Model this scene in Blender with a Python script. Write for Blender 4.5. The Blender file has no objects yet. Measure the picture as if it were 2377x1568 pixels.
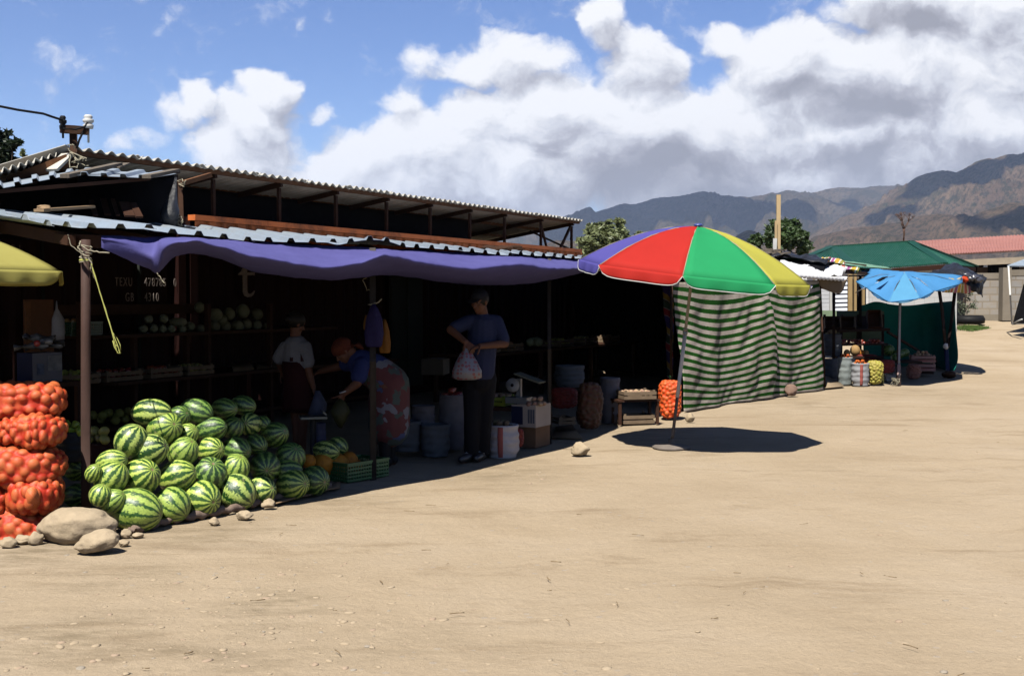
import bpy, math, random
import numpy as np
from mathutils import Vector, Matrix, noise
R = math.radians
PI = math.pi
rnd = random.Random(7)
sc = bpy.context.scene
COL = sc.collection
V = Vector
# ------------------------------------------------------------------ camera
FPX, U0, V0, HZ, CH = 2750.0, 1188.5, 784.0, 690.0, 1.6
TILT = math.atan((V0 - HZ) / FPX)
cam_data = bpy.data.cameras.new('camera')
cam = bpy.data.objects.new('camera', cam_data)
COL.objects.link(cam)
cam.location = (0, 0, CH)
cam.rotation_euler = (PI / 2 - TILT, 0, 0)
cam_data.sensor_width = 36.0
cam_data.lens = 36.0 * FPX / 2377.0
cam_data.clip_start = 0.1
cam_data.clip_end = 60000
sc.camera = cam

def smooth(t):
    t = min(1.0, max(0.0, t))
    return t * t * (3 - 2 * t)

def gh(x, y):
    return 1.0 * smooth((y - 21.5) / 16.0) * smooth((x + 2) / 6.0)

_ca, _sa = math.cos(TILT), math.sin(TILT)
def ray(u, v):
    a, b = (u - U0) / FPX, -(v - V0) / FPX
    d = V((a, _ca + b * _sa, b * _ca - _sa))
    return d / d.y
def P(u, v, Y):
    return V((0, 0, CH)) + ray(u, v) * Y
def G(u, v):
    d = ray(u, v)
    Y = 8.0
    for _ in range(60):
        g = gh(d.x * Y, Y)
        Yn = (g - CH) / d.z if d.z < -1e-4 else 60
        Y = 0.6 * Y + 0.4 * min(Yn, 80)
    p = V((0, 0, CH)) + d * Y
    p.z = gh(p.x, p.y)
    return p
def ppm(Y):
    return FPX / Y

# ------------------------------------------------------------------ objects
def thing(name, label, cat, loc=(0, 0, 0), rotz=0, group=None):
    o = bpy.data.objects.new(name, None)
    COL.objects.link(o)
    o.empty_display_size = 0.1
    o.location = loc
    o.rotation_euler = (0, 0, rotz)
    return tag(o, label, cat, group)
def tag(o, label=None, cat=None, group=None, kind=None):
    if label: o['label'] = label
    if cat: o['category'] = cat
    if group: o['group'] = group
    if kind: o['kind'] = kind
    return o
def link_mesh(name, me, parent=None):
    o = bpy.data.objects.new(name, me)
    COL.objects.link(o)
    if parent is not None: o.parent = parent
    return o
def dup(root, loc=None, rot=None, scale=None, label=None, group=None):
    r = root.copy()
    COL.objects.link(r)
    if loc is not None: r.location = loc
    if rot is not None: r.rotation_euler = rot
    if scale is not None: r.scale = scale
    if label: r['label'] = label
    if group: r['group'] = group
    for ch in list(root.children):
        c = ch.copy(); COL.objects.link(c); c.parent = r
        for g in ch.children:
            d = g.copy(); COL.objects.link(d); d.parent = c
    return r

def frame_of(d, upv=(0, 0, 1)):
    d = V(d).normalized()
    u = V(upv)
    if abs(d.dot(u)) > 0.98: u = V((0, 1, 0)) if abs(d.y) < 0.9 else V((1, 0, 0))
    x = d.cross(u).normalized()
    return d, x, x.cross(d).normalized()

class MB:
    def __init__(s): s.v = []; s.f = []; s.m = []; s.uv = None; s.a = None
    def add(s, vs, fs, mi=0):
        n = len(s.v)
        s.v.extend([tuple(p) for p in vs])
        s.f.extend([tuple(i + n for i in f) for f in fs])
        s.m.extend([mi] * len(fs))
        return s
    def box(s, c, d, rot=None, mi=0, taper=1.0):
        c = V(c); vs = []
        for z in (-.5, .5):
            k = taper if z > 0 else 1
            for x, y in ((-.5, -.5), (.5, -.5), (.5, .5), (-.5, .5)):
                p = V((x * d[0] * k, y * d[1] * k, z * d[2]))
                if rot is not None: p = rot @ p
                vs.append(c + p)
        return s.add(vs, [(3, 2, 1, 0), (4, 5, 6, 7), (0, 1, 5, 4), (1, 2, 6, 5), (2, 3, 7, 6), (3, 0, 4, 7)], mi)
    def beam(s, a, b, w, h, up=(0, 0, 1), mi=0):
        a, b = V(a), V(b)
        d, x, y = frame_of(b - a, up)
        vs = []
        for p in (a, b):
            for i, j in ((-1, -1), (1, -1), (1, 1), (-1, 1)):
                vs.append(p + x * (i * w / 2) + y * (j * h / 2))
        return s.add(vs, [(0, 1, 2, 3), (7, 6, 5, 4), (0, 4, 5, 1), (1, 5, 6, 2), (2, 6, 7, 3), (3, 7, 4, 0)], mi)
    def tube(s, pts, r, n=8, cap=True, mi=0, rnd_end=False):
        pts = [V(p) for p in pts]
        rs = list(r) if hasattr(r, '__len__') else [r] * len(pts)
        if rnd_end:
            d0 = (pts[0] - pts[1]).normalized(); d1 = (pts[-1] - pts[-2]).normalized()
            r0, r1 = rs[0], rs[-1]
            pre = [(pts[0] + d0 * r0 * q, r0 * math.sqrt(max(0, 1 - q * q))) for q in (.97, .8, .45)]
            post = [(pts[-1] + d1 * r1 * q, r1 * math.sqrt(max(0, 1 - q * q))) for q in (.45, .8, .97)]
            pts = [p for p, _ in pre] + pts + [p for p, _ in post]
            rs = [q for _, q in pre] + rs + [q for _, q in post]
        base = len(s.v); vs = []; fs = []
        up = None
        for i, p in enumerate(pts):
            d = (pts[min(i + 1, len(pts) - 1)] - pts[max(i - 1, 0)])
            if d.length < 1e-9: d = V((0, 0, 1))
            d.normalize()
            if up is None: _, x, y = frame_of(d)
            else:
                x = (up - d * up.dot(d)); x.normalize(); y = d.cross(x)
            up = x
            for k in range(n):
                a = 2 * PI * k / n
                vs.append(p + (x * math.cos(a) + y * math.sin(a)) * rs[i])
        for i in range(len(pts) - 1):
            for k in range(n):
                k2 = (k + 1) % n
                fs.append((i * n + k, i * n + k2, (i + 1) * n + k2, (i + 1) * n + k))
        if cap:
            fs.append(tuple(reversed(range(n))))
            fs.append(tuple((len(pts) - 1) * n + k for k in range(n)))
        return s.add(vs, fs, mi)
    def cap(s, a, b, r0, r1, n=12, mi=0):
        return s.tube([a, b], [r0, r1], n, True, mi, True)
    def lathe(s, prof, n=20, c=(0, 0, 0), mi=0, fn=None, cap=True, rot=None):
        c = V(c); vs = []; fs = []
        for i, (r, z) in enumerate(prof):
            for k in range(n):
                a = 2 * PI * k / n
                rr = r * (fn(a, z, i) if fn else 1)
                p = V((rr * math.cos(a), rr * math.sin(a), z))
                if rot is not None: p = rot @ p
                vs.append(c + p)
        for i in range(len(prof) - 1):
            for k in range(n):
                k2 = (k + 1) % n
                fs.append((i * n + k, i * n + k2, (i + 1) * n + k2, (i + 1) * n + k))
        if cap:
            fs.append(tuple(reversed(range(n))))
            fs.append(tuple((len(prof) - 1) * n + k for k in range(n)))
        return s.add(vs, fs, mi)
    def ball(s, c, r, nu=16, nv=10, rot=None, mi=0, amp=0, fr=1.5, seed=0):
        c = V(c)
        if not hasattr(r, '__len__'): r = (r, r, r)
        vs = []; fs = []
        for i in range(nv + 1):
            t = PI * i / nv
            for k in range(nu):
                a = 2 * PI * k / nu
                d = V((math.sin(t) * math.cos(a), math.sin(t) * math.sin(a), math.cos(t)))
                q = 1 + (amp * noise.fractal(d * fr + V((seed * 3.7, seed, 0)), 1, 2, 4) if amp else 0)
                p = V((d.x * r[0], d.y * r[1], d.z * r[2])) * q
                if rot is not None: p = rot @ p
                vs.append(c + p)
        for i in range(nv):
            for k in range(nu):
                k2 = (k + 1) % nu
                fs.append((i * nu + k, (i + 1) * nu + k, (i + 1) * nu + k2, i * nu + k2))
        return s.add(vs, fs, mi)
    def grid(s, rows, mi=0, flip=False, uv=None):
        nr, nc = len(rows), len(rows[0])
        fs = []
        for i in range(nr - 1):
            for j in range(nc - 1):
                f = (i * nc + j, i * nc + j + 1, (i + 1) * nc + j + 1, (i + 1) * nc + j)
                fs.append(tuple(reversed(f)) if flip else f)
        return s.add([p for r in rows for p in r], fs, mi)
    def build(s, name, mats, parent=None, smooth_=True, off=None, solid=0, uvs=None, solidoff=0, angle=None):
        me = bpy.data.meshes.new(name)
        off = V(off) if off is not None else V((0, 0, 0))
        me.from_pydata([(p[0] - off.x, p[1] - off.y, p[2] - off.z) for p in s.v], [], s.f)
        if not isinstance(mats, (list, tuple)): mats = [mats]
        for m in mats: me.materials.append(m)
        if len(mats) > 1: me.polygons.foreach_set('material_index', s.m)
        me.polygons.foreach_set('use_smooth', [bool(smooth_)] * len(s.f))
        if uvs is not None:
            l = me.uv_layers.new(name='UVMap')
            for i, lp in enumerate(me.loops):
                l.data[i].uv = uvs[lp.vertex_index]
        if s.a is not None:
            at = me.attributes.new('tone', 'FLOAT', 'POINT')
            at.data.foreach_set('value', s.a)
        me.update()
        if smooth_ and angle: me.set_sharp_from_angle(angle=R(angle))
        o = link_mesh(name, me, parent)
        if solid:
            md = o.modifiers.new('solid', 'SOLIDIFY'); md.thickness = solid; md.offset = solidoff
        return o
def one(mb, name, mats, label, cat, loc=None, group=None, **kw):
    """a thing that is one mesh; the mesh is given in world space and its origin moved to loc"""
    loc = V(loc) if loc is not None else V(mb.v[0])
    o = mb.build(name, mats, None, off=loc, **kw)
    o.location = loc
    return tag(o, label, cat, group)

def remesh(mb, voxel, smooth_it=6, fac=0.5):
    me = bpy.data.meshes.new('tmp'); me.from_pydata(mb.v, [], mb.f); me.update()
    o = bpy.data.objects.new('tmp', me); COL.objects.link(o)
    m = o.modifiers.new('r', 'REMESH'); m.mode = 'VOXEL'; m.voxel_size = voxel
    if smooth_it:
        q = o.modifiers.new('s', 'SMOOTH'); q.iterations = smooth_it; q.factor = fac
    dg = bpy.context.evaluated_depsgraph_get()
    res = bpy.data.meshes.new_from_object(o.evaluated_get(dg), depsgraph=dg)
    bpy.data.objects.remove(o); bpy.data.meshes.remove(me)
    return res
def remeshed(mb, name, mat, parent, voxel=.008, it=5, fac=.5):
    me = remesh(mb, voxel, it, fac); me.name = name
    me.materials.clear(); me.materials.append(mat)
    me.polygons.foreach_set('use_smooth', [True] * len(me.polygons))
    return link_mesh(name, me, parent)

# ------------------------------------------------------------------ materials
def _n(nt, t, **kw):
    n = nt.nodes.new(t)
    for k, v in kw.items():
        if k in n.inputs.keys() if hasattr(n.inputs, 'keys') else False: n.inputs[k].default_value = v
        else: setattr(n, k, v)
    return n
def c4(c): return (c[0], c[1], c[2], 1)
def new_mat(name):
    m = bpy.data.materials.new(name); m.use_nodes = True
    nt = m.node_tree
    return m, nt, nt.nodes['Principled BSDF']
def coords(nt, scale=(1, 1, 1), kind='Object'):
    tc = nt.nodes.new('ShaderNodeTexCoord'); mp = nt.nodes.new('ShaderNodeMapping')
    mp.inputs['Scale'].default_value = scale
    nt.links.new(tc.outputs[kind], mp.inputs['Vector'])
    return mp.outputs['Vector']
def noise_n(nt, vec, scale, detail=4, rough=.6, dist=0):
    n = nt.nodes.new('ShaderNodeTexNoise')
    n.inputs['Scale'].default_value = scale; n.inputs['Detail'].default_value = detail
    n.inputs['Roughness'].default_value = rough; n.inputs['Distortion'].default_value = dist
    if vec is not None: nt.links.new(vec, n.inputs['Vector'])
    return n.outputs['Fac']
def ramp(nt, fac, stops, interp='LINEAR'):
    r = nt.nodes.new('ShaderNodeValToRGB'); r.color_ramp.interpolation = interp
    e = r.color_ramp.elements
    while len(e) < len(stops): e.new(.5)
    for i, (p, c) in enumerate(stops):
        e[i].position = p; e[i].color = c4(c) if len(c) == 3 else c
    nt.links.new(fac, r.inputs['Fac'])
    return r.outputs['Color']
def mathn(nt, op, a, b=None, clamp=False):
    m = nt.nodes.new('ShaderNodeMath'); m.operation = op; m.use_clamp = clamp
    for i, x in enumerate((a, b)):
        if x is None: continue
        if isinstance(x, (int, float)): m.inputs[i].default_value = x
        else: nt.links.new(x, m.inputs[i])
    return m.outputs[0]
def mixc(nt, fac, a, b, mode='MIX'):
    m = nt.nodes.new('ShaderNodeMix'); m.data_type = 'RGBA'; m.blend_type = mode
    for s, x in ((m.inputs[0], fac), (m.inputs[6], a), (m.inputs[7], b)):
        if isinstance(x, (int, float)): s.default_value = x
        elif isinstance(x, (tuple, list)): s.default_value = c4(x)
        else: nt.links.new(x, s)
    return m.outputs[2]
def bump(nt, bs, h, strength=.3, dist=.01):
    b = nt.nodes.new('ShaderNodeBump'); b.inputs['Strength'].default_value = strength
    b.inputs['Distance'].default_value = dist
    nt.links.new(h, b.inputs['Height']); nt.links.new(b.outputs[0], bs.inputs['Normal'])
def mat(name, c, rough=.7, c2=None, scale=6, bmp=0, bscale=30, metal=0, spec=.5, contrast=.25, vec=(1, 1, 1), sheen=0, dirt=None, trans=0, rand=0, bdist=.01, streak=None):
    m, nt, bs = new_mat(name)
    bs.inputs['Roughness'].default_value = rough
    bs.inputs['Metallic'].default_value = metal
    bs.inputs['Specular IOR Level'].default_value = spec if (spec != .5 or rough < .5) else .10
    v = coords(nt, vec)
    c2 = c2 or tuple(x * .72 for x in c)
    f = noise_n(nt, v, scale, 6, .65)
    col = ramp(nt, f, [(.5 - contrast, c2), (.5 + contrast, c)])
    if dirt:
        f2 = noise_n(nt, v, scale * .35, 8, .75, .4)
        col = mixc(nt, ramp(nt, f2, [(.5, (0, 0, 0)), (.68, (1, 1, 1))]), col, dirt)
    if streak:
        v2 = coords(nt, streak[1])
        f3 = noise_n(nt, v2, streak[2], 5, .7)
        col = mixc(nt, ramp(nt, f3, [(.48, (0, 0, 0)), (.66, (1, 1, 1))]), col, streak[0])
    if rand:
        oi = nt.nodes.new('ShaderNodeObjectInfo')
        hs = nt.nodes.new('ShaderNodeHueSaturation')
        nt.links.new(mathn(nt, 'ADD', mathn(nt, 'MULTIPLY', oi.outputs['Random'], rand), 1 - rand / 2), hs.inputs['Value'])
        nt.links.new(mathn(nt, 'ADD', mathn(nt, 'MULTIPLY', oi.outputs['Random'], rand * .08), .5 - rand * .04), hs.inputs['Hue'])
        nt.links.new(col, hs.inputs['Color']); col = hs.outputs[0]
    nt.links.new(col, bs.inputs['Base Color'])
    if bmp:
        bump(nt, bs, noise_n(nt, v, bscale, 6, .7), bmp, bdist)
    if sheen: bs.inputs['Sheen Weight'].default_value = sheen
    if trans:
        out = nt.nodes['Material Output']
        tr = nt.nodes.new('ShaderNodeBsdfTranslucent'); ms = nt.nodes.new('ShaderNodeMixShader')
        nt.links.new(col, tr.inputs['Color'])
        ms.inputs[0].default_value = trans
        nt.links.new(bs.outputs[0], ms.inputs[1]); nt.links.new(tr.outputs[0], ms.inputs[2])
        nt.links.new(ms.outputs[0], out.inputs['Surface'])
    return m
M = {}
M['rust'] = mat('rusty_iron', (.075, .036, .02), .85, (.035, .018, .012), 14, .4, 60)
M['rust_orange'] = mat('orange_primer_wood', (.24, .11, .05), .8, (.12, .055, .028), 9, .3, 40)
M['container_orange'] = mat('container_orange_paint_lit', (.75, .21, .065), .55, (.62, .16, .045), 3, .15, 25, dirt=(.12, .045, .025))  # rail orange raised in the colour, since the sun only grazes it
M['container_red_shaded'] = mat('container_maroon_paint_shaded', (.022, .004, .0025), .7, (.013, .003, .002), 2, .15, 25)  # container walls, with the shade under the awning darkened into the colour
M['container_green'] = mat('greygreen_door_paint', (.035, .04, .034), .6, scale=2)
M['galv'] = mat('galvanised_sheet', (.50, .59, .67), .45, (.41, .49, .56), 3, .12, 20, metal=.35, dirt=(.46, .50, .54), streak=((.46, .50, .54), (1, 8, 8), .8))
M['asb'] = mat('asbestos_cement_sheet', (.66, .63, .56), .9, (.48, .46, .41), 5, .3, 50, dirt=(.36, .33, .28))
M['wood'] = mat('bare_pine', (.42, .29, .17), .8, (.28, .18, .10), 3, .3, 25, vec=(1, 1, 8))
M['wood_old'] = mat('weathered_wood', (.24, .20, .16), .9, (.12, .10, .08), 6, .4, 30, vec=(8, 1, 1))
M['wood_brown'] = mat('brown_shelf_wood', (.075, .034, .02), .75, (.045, .02, .012), 5, .2, 25)
M['crate'] = mat('crate_slats', (.26, .19, .125), .85, (.17, .12, .08), 8, .3, 40)
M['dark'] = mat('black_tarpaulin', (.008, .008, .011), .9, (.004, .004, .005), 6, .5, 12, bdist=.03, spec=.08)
M['blackplastic'] = mat('black_bin_liner', (.02, .022, .028), .40, (.012, .013, .016), 4, .7, 14, bdist=.03, spec=.3)
M['purple'] = mat('purple_tarpaulin', (.115, .11, .33), .75, (.09, .085, .265), 5, .35, 9, bdist=.02, trans=.02)
M['rock'] = mat('river_boulder', (.54, .43, .29), .95, (.38, .30, .20), 7, .7, 30, dirt=(.27, .21, .145), spec=.2)
M['rope'] = mat('pale_cord', (.42, .38, .28), .9)
M['twine'] = mat('yellow_green_twine', (.55, .56, .16), .8)
M['white_paint'] = mat('white_paint', (.72, .72, .70), .6, scale=3)
M['cardboard'] = mat('cardboard', (.30, .20, .12), .9, (.24, .16, .09), 4)
M['black'] = mat('black_rubber', (.015, .015, .017), .6)
M['metal'] = mat('grey_metal', (.35, .36, .38), .4, metal=.8)
# ------------------------------------------------------------------ light, sky
SUN_AZ, SUN_EL = R(22), R(57.5)
L = V((math.sin(SUN_AZ) * math.cos(SUN_EL), math.cos(SUN_AZ) * math.cos(SUN_EL), -math.sin(SUN_EL)))  # the way light travels
sd = bpy.data.lights.new('sun', 'SUN'); sd.energy = 5.0; sd.angle = R(.5); sd.color = (1, .95, .86)
so = bpy.data.objects.new('sun', sd); COL.objects.link(so)
so.rotation_euler = L.to_track_quat('-Z', 'Y').to_euler()
w = bpy.data.worlds.new('World'); sc.world = w; w.use_nodes = True
nt = w.node_tree; nt.nodes.clear()
out = nt.nodes.new('ShaderNodeOutputWorld')
sky = nt.nodes.new('ShaderNodeTexSky'); sky.sky_type = 'NISHITA'; sky.sun_disc = False
sky.sun_elevation = SUN_EL
sky.sun_rotation = math.atan2(-L.x, -L.y) % (2 * PI)
sky.altitude = 1600; sky.air_density = 1.0; sky.dust_density = .1; sky.ozone_density = 4.0
bg = nt.nodes.new('ShaderNodeBackground'); bg.inputs['Strength'].default_value = SKY_STRENGTH = .046
hsv = nt.nodes.new('ShaderNodeHueSaturation'); hsv.inputs['Saturation'].default_value = 1.14; hsv.inputs['Hue'].default_value = .513; hsv.inputs['Value'].default_value = 1.0
nt.links.new(sky.outputs[0], hsv.inputs['Color']); nt.links.new(hsv.outputs[0], bg.inputs['Color'])
tc = nt.nodes.new('ShaderNodeTexCoord')
sep = nt.nodes.new('ShaderNodeSeparateXYZ'); nt.links.new(tc.outputs['Generated'], sep.inputs[0])
X, Yc, Zc = sep.outputs
ysafe = mathn(nt, 'MAXIMUM', Yc, .15)
px = mathn(nt, 'DIVIDE', X, ysafe); pz = mathn(nt, 'DIVIDE', Zc, ysafe)
comb = nt.nodes.new('ShaderNodeCombineXYZ'); nt.links.new(px, comb.inputs[0]); nt.links.new(pz, comb.inputs[1])
pl = comb.outputs[0]
def vmath(op, a, b=None):
    m = nt.nodes.new('ShaderNodeVectorMath'); m.operation = op
    for i, x in enumerate((a, b)):
        if x is None: continue
        if isinstance(x, (tuple, list)): m.inputs[i].default_value = x
        else: nt.links.new(x, m.inputs[i])
    return m
# domain warp so that the outlines of the cloud masses billow
wn = nt.nodes.new('ShaderNodeTexNoise'); wn.inputs['Scale'].default_value = 9; wn.inputs['Detail'].default_value = 7; wn.inputs['Roughness'].default_value = .56
nt.links.new(pl, wn.inputs['Vector'])
wv = vmath('SCALE', vmath('SUBTRACT', wn.outputs['Color'], (.5, .5, .5)).outputs[0]); wv.inputs['Scale'].default_value = .085
plw = vmath('ADD', pl, wv.outputs[0]).outputs[0]
def blobs(vec, lst):
    acc = None
    for (u, v, ru, rv, wt) in lst:
        r0 = ray(u, v)
        a = vmath('SUBTRACT', vec, (r0.x, r0.z, 0)).outputs[0]
        a = vmath('MULTIPLY', a, (FPX / ru, FPX / rv, 0)).outputs[0]
        dt = vmath('DOT_PRODUCT', a, a).outputs['Value']
        f = mathn(nt, 'MULTIPLY', mathn(nt, 'SUBTRACT', 1.0, dt, True), wt)
        if acc is None: acc = f
        else:
            m = nt.nodes.new('ShaderNodeMath'); m.operation = 'SMOOTH_MAX'; m.inputs[2].default_value = .08
            nt.links.new(acc, m.inputs[0]); nt.links.new(f, m.inputs[1]); acc = m.outputs[0]
    return acc
mass = [(640, 235, 75, 75, .9), (600, 300, 110, 90, .9), (560, 370, 200, 90, .8), (485, 250, 62, 62, .5), (420, 285, 80, 55, .38), (320, 330, 85, 38, .36), (735, 290, 50, 34, .36),
        (850, 400, 170, 100, .95), (1000, 360, 220, 120, 1), (1100, 420, 560, 130, 1), (1120, 290, 150, 110, .9), (1290, 270, 220, 140, 1), (920, 260, 80, 50, .46),
        (1200, 140, 150, 70, .72), (1080, 150, 150, 60, .6), (980, 140, 70, 55, .5), (1400, 45, 80, 85, .85), (1460, 80, 90, 60, .7), (1490, 160, 130, 90, .85), (1560, 330, 500, 170, 1),
        (1850, 130, 190, 120, .95), (2080, 190, 330, 170, 1), (1690, 80, 95, 45, .5), (1900, 300, 500, 180, 1), (2300, 250, 240, 280, 1), (2120, 30, 260, 90, .9), (2330, 60, 150, 130, .9),
        (1900, 420, 800, 130, 1), (2700, 200, 400, 400, 1), (700, 38, 34, 30, .2), (-500, 350, 500, 160, .6), (2900, 300, 600, 400, .9), (250, 470, 300, 60, .6), (30, 440, 160, 90, .6)]
def fbm(vec, scale, detail=9, rough=.58):
    n = nt.nodes.new('ShaderNodeTexNoise'); n.inputs['Scale'].default_value = scale
    n.inputs['Detail'].default_value = detail; n.inputs['Roughness'].default_value = rough
    nt.links.new(vec, n.inputs['Vector']); return n.outputs['Fac']
def field(vec, det=9):
    sq = vmath('MULTIPLY', vec, (1, 1.25, 1)).outputs[0]
    n_ = mathn(nt, 'MULTIPLY', mathn(nt, 'SUBTRACT', fbm(sq, 17, det, .62), .5), 1.45)
    return mathn(nt, 'ADD', blobs(vec, mass), n_)
f0 = field(plw); f1 = field(vmath('ADD', plw, (-.007, .017, 0)).outputs[0], 6)
cov = nt.nodes.new('ShaderNodeMapRange'); cov.interpolation_type = 'SMOOTHSTEP'
cov.inputs['From Min'].default_value = .08; cov.inputs['From Max'].default_value = .50
nt.links.new(f0, cov.inputs['Value'])
front = nt.nodes.new('ShaderNodeMapRange'); front.inputs['From Min'].default_value = .2; front.inputs['From Max'].default_value = .45
nt.links.new(Yc, front.inputs['Value'])
covf = mathn(nt, 'MULTIPLY', cov.outputs[0], front.outputs[0])
rel = mathn(nt, 'MULTIPLY', mathn(nt, 'SUBTRACT', f0, f1), 1.25)
dark = blobs(plw, [(2000, 255, 290, 75, .95), (1700, 420, 620, 95, .85), (2200, 60, 320, 90, .55), (1220, 180, 130, 40, .42), (1480, 170, 120, 50, .45),
                   (2150, 420, 560, 110, .9), (1250, 450, 300, 70, .45), (600, 370, 160, 50, .3), (970, 160, 60, 40, .35), (1340, 330, 200, 40, .25), (420, 310, 90, 50, .4), (930, 280, 80, 40, .4)])
n2 = fbm(vmath('MULTIPLY', pl, (1, 1.5, 1)).outputs[0], 9, 5, .5)
sh = mathn(nt, 'ADD', mathn(nt, 'ADD', .79, rel), mathn(nt, 'MULTIPLY', mathn(nt, 'SUBTRACT', n2, .5), .8))
sh = mathn(nt, 'SUBTRACT', sh, mathn(nt, 'MULTIPLY', dark, .8), True)
ccol = ramp(nt, sh, [(0, (.34, .34, .38)), (.3, (.48, .48, .53)), (.62, (.74, .755, .81)), (1.0, (1.0, 1.0, 1.02))])
bc = nt.nodes.new('ShaderNodeBackground'); bc.inputs['Strength'].default_value = .355
nt.links.new(ccol, bc.inputs['Color'])
mx = nt.nodes.new('ShaderNodeMixShader')
nt.links.new(covf, mx.inputs[0]); nt.links.new(bg.outputs[0], mx.inputs[1]); nt.links.new(bc.outputs[0], mx.inputs[2])
nt.links.new(mx.outputs[0], out.inputs['Surface'])
sc.view_settings.view_transform = 'Standard'; sc.view_settings.look = 'None'
sc.view_settings.exposure = 1.5; sc.view_settings.gamma = 1; sc.view_settings.use_curve_mapping = False
sc.cycles.max_bounces = 6; sc.cycles.diffuse_bounces = 1; sc.cycles.glossy_bounces = 3; sc.cycles.transparent_max_bounces = 8
sc.cycles.volume_bounces = 0
sc.cycles.use_denoising = True

# ------------------------------------------------------------------ ground
def axis(lo, hi, fine0, fine1, step):
    a = list(np.arange(fine0, fine1 + 1e-6, step))
    s = step; x = a[0]; pre = []
    while x > lo: s *= 1.25; x -= s; pre.append(x)
    s = step; x = a[-1]; post = []
    while x < hi: s *= 1.25; x += s; post.append(x)
    return pre[::-1] + a + post
gx = axis(-5500, 5500, -5, 12, .11); gy = axis(-300, 8500, 4, 24, .11)
def relief(x, y):
    if y > 60 or abs(x) > 60: return 0
    f = noise.fractal(V((x * .6, y * .6, 0)), 1, 2, 4) * .012
    f += noise.noise(V((x * .35 + y * .12, y * .9 - x * .5, 3))) * .010
    f += noise.noise(V((x * 4, y * 4, 9))) * .003
    for c0, sl, cv in ((-.6, .60, .012), (1.6, .52, .006), (3.4, .22, .020)):
        cx = c0 + sl * (y - 5) + cv * (y - 5) ** 2 * .5
        for o_ in (-.72, .72):
            q = abs(x - cx - o_ * 1.15)
            if q < .5:
                g_ = .55 + .6 * noise.noise(V((x * .7, y * .7, c0 * 5)))
                f += (-.013 * math.exp(-(q / .12) ** 2) + .007 * math.exp(-((q - .22) / .07) ** 2)) * max(0, g_)
    return f * (1 if y > 3 else 0) - .014
mb = MB()
rows = [[(x, y, gh(x, y) + relief(x, y)) for x in gx] for y in gy]
mb.grid(rows)
m, nt, bs = new_mat('dusty_track')
bs.inputs['Roughness'].default_value = .95; bs.inputs['Specular IOR Level'].default_value = .05
v = coords(nt)
c = ramp(nt, noise_n(nt, v, .5, 8, .6, .3), [(.3, (.43, .335, .225)), (.5, (.485, .385, .265)), (.7, (.52, .42, .30))])
vs_ = coords(nt, (1, 3.2, 1))
c = mixc(nt, ramp(nt, noise_n(nt, vs_, .55, 9, .72, .6), [(.54, (0, 0, 0)), (.70, (.75, .75, .75))]), c, (.30, .22, .14))
c = mixc(nt, ramp(nt, noise_n(nt, vs_, 2.2, 8, .8), [(.55, (0, 0, 0)), (.75, (.55, .55, .55))]), c, (.33, .25, .165))
c = mixc(nt, ramp(nt, noise_n(nt, v, 60, 4, .8), [(.35, (.75, .75, .75)), (.65, (1.18, 1.18, 1.18))]), c, (0, 0, 0)) if False else mixc(nt, 1.0, c, ramp(nt, noise_n(nt, v, 45, 5, .85), [(.3, (.84, .84, .84)), (.5, (.97, .97, .97)), (.7, (1.07, 1.07, 1.07))]), 'MULTIPLY')
vo = nt.nodes.new('ShaderNodeTexVoronoi'); vo.inputs['Scale'].default_value = 9; nt.links.new(v, vo.inputs['Vector'])
st = mathn(nt, 'MULTIPLY', mathn(nt, 'LESS_THAN', vo.outputs['Distance'], .16), mathn(nt, 'GREATER_THAN', noise_n(nt, v, 1.3, 4, .7), .54))
c = mixc(nt, mathn(nt, 'MULTIPLY', st, .55), c, (.46, .40, .33))
# damp and oily stains, with shapes of their own
def stain(c, u, v, ru, rv, strength, colour=(.235, .185, .12)):
    p = G(u, v); q = G(u + ru, v); q2 = G(u, v - rv)
    a = vmath('MULTIPLY', vmath('SUBTRACT', coords(nt), (p.x, p.y, 0)).outputs[0], (1 / max(.05, abs(q.x - p.x)), 1 / max(.05, abs(q2.y - p.y)), 0)).outputs[0]
    d = vmath('LENGTH', a).outputs['Value']
    f = mathn(nt, 'SUBTRACT', 1.15, d, True)
    f = mathn(nt, 'MULTIPLY', f, ramp(nt, noise_n(nt, vs_, 2.2, 8, .75), [(.42, (0, 0, 0)), (.60, (1, 1, 1))]))
    return mixc(nt, mathn(nt, 'MULTIPLY', f, strength, True), c, colour)
for st_ in ((640, 1400, 170, 60, 1.0), (250, 1330, 200, 40, .8), (150, 1470, 300, 70, .8), (420, 1520, 500, 60, .7), (60, 1280, 200, 40, 1.1), (480, 1230, 260, 40, .9), (1180, 1090, 160, 40, .9), (1520, 1010, 140, 50, .7), (1000, 1480, 300, 60, .4), (1900, 1085, 240, 30, .35), (800, 1150, 200, 30, .8), (1850, 930, 260, 40, .6), (2100, 905, 200, 30, .7)):
    c = stain(c, *st_[:4], st_[4] * .7)
nt.links.new(c, bs.inputs['Base Color'])
h = mathn(nt, 'ADD', mathn(nt, 'MULTIPLY', noise_n(nt, v, 3.0, 10, .72), 1.0), mathn(nt, 'MULTIPLY', noise_n(nt, v, 30, 6, .75), .22))
h = mathn(nt, 'ADD', h, mathn(nt, 'MULTIPLY', st, .1))
bump(nt, bs, h, .7, .06)
M['ground'] = m
g = mb.build('ground', m); g['kind'] = 'structure'

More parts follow.
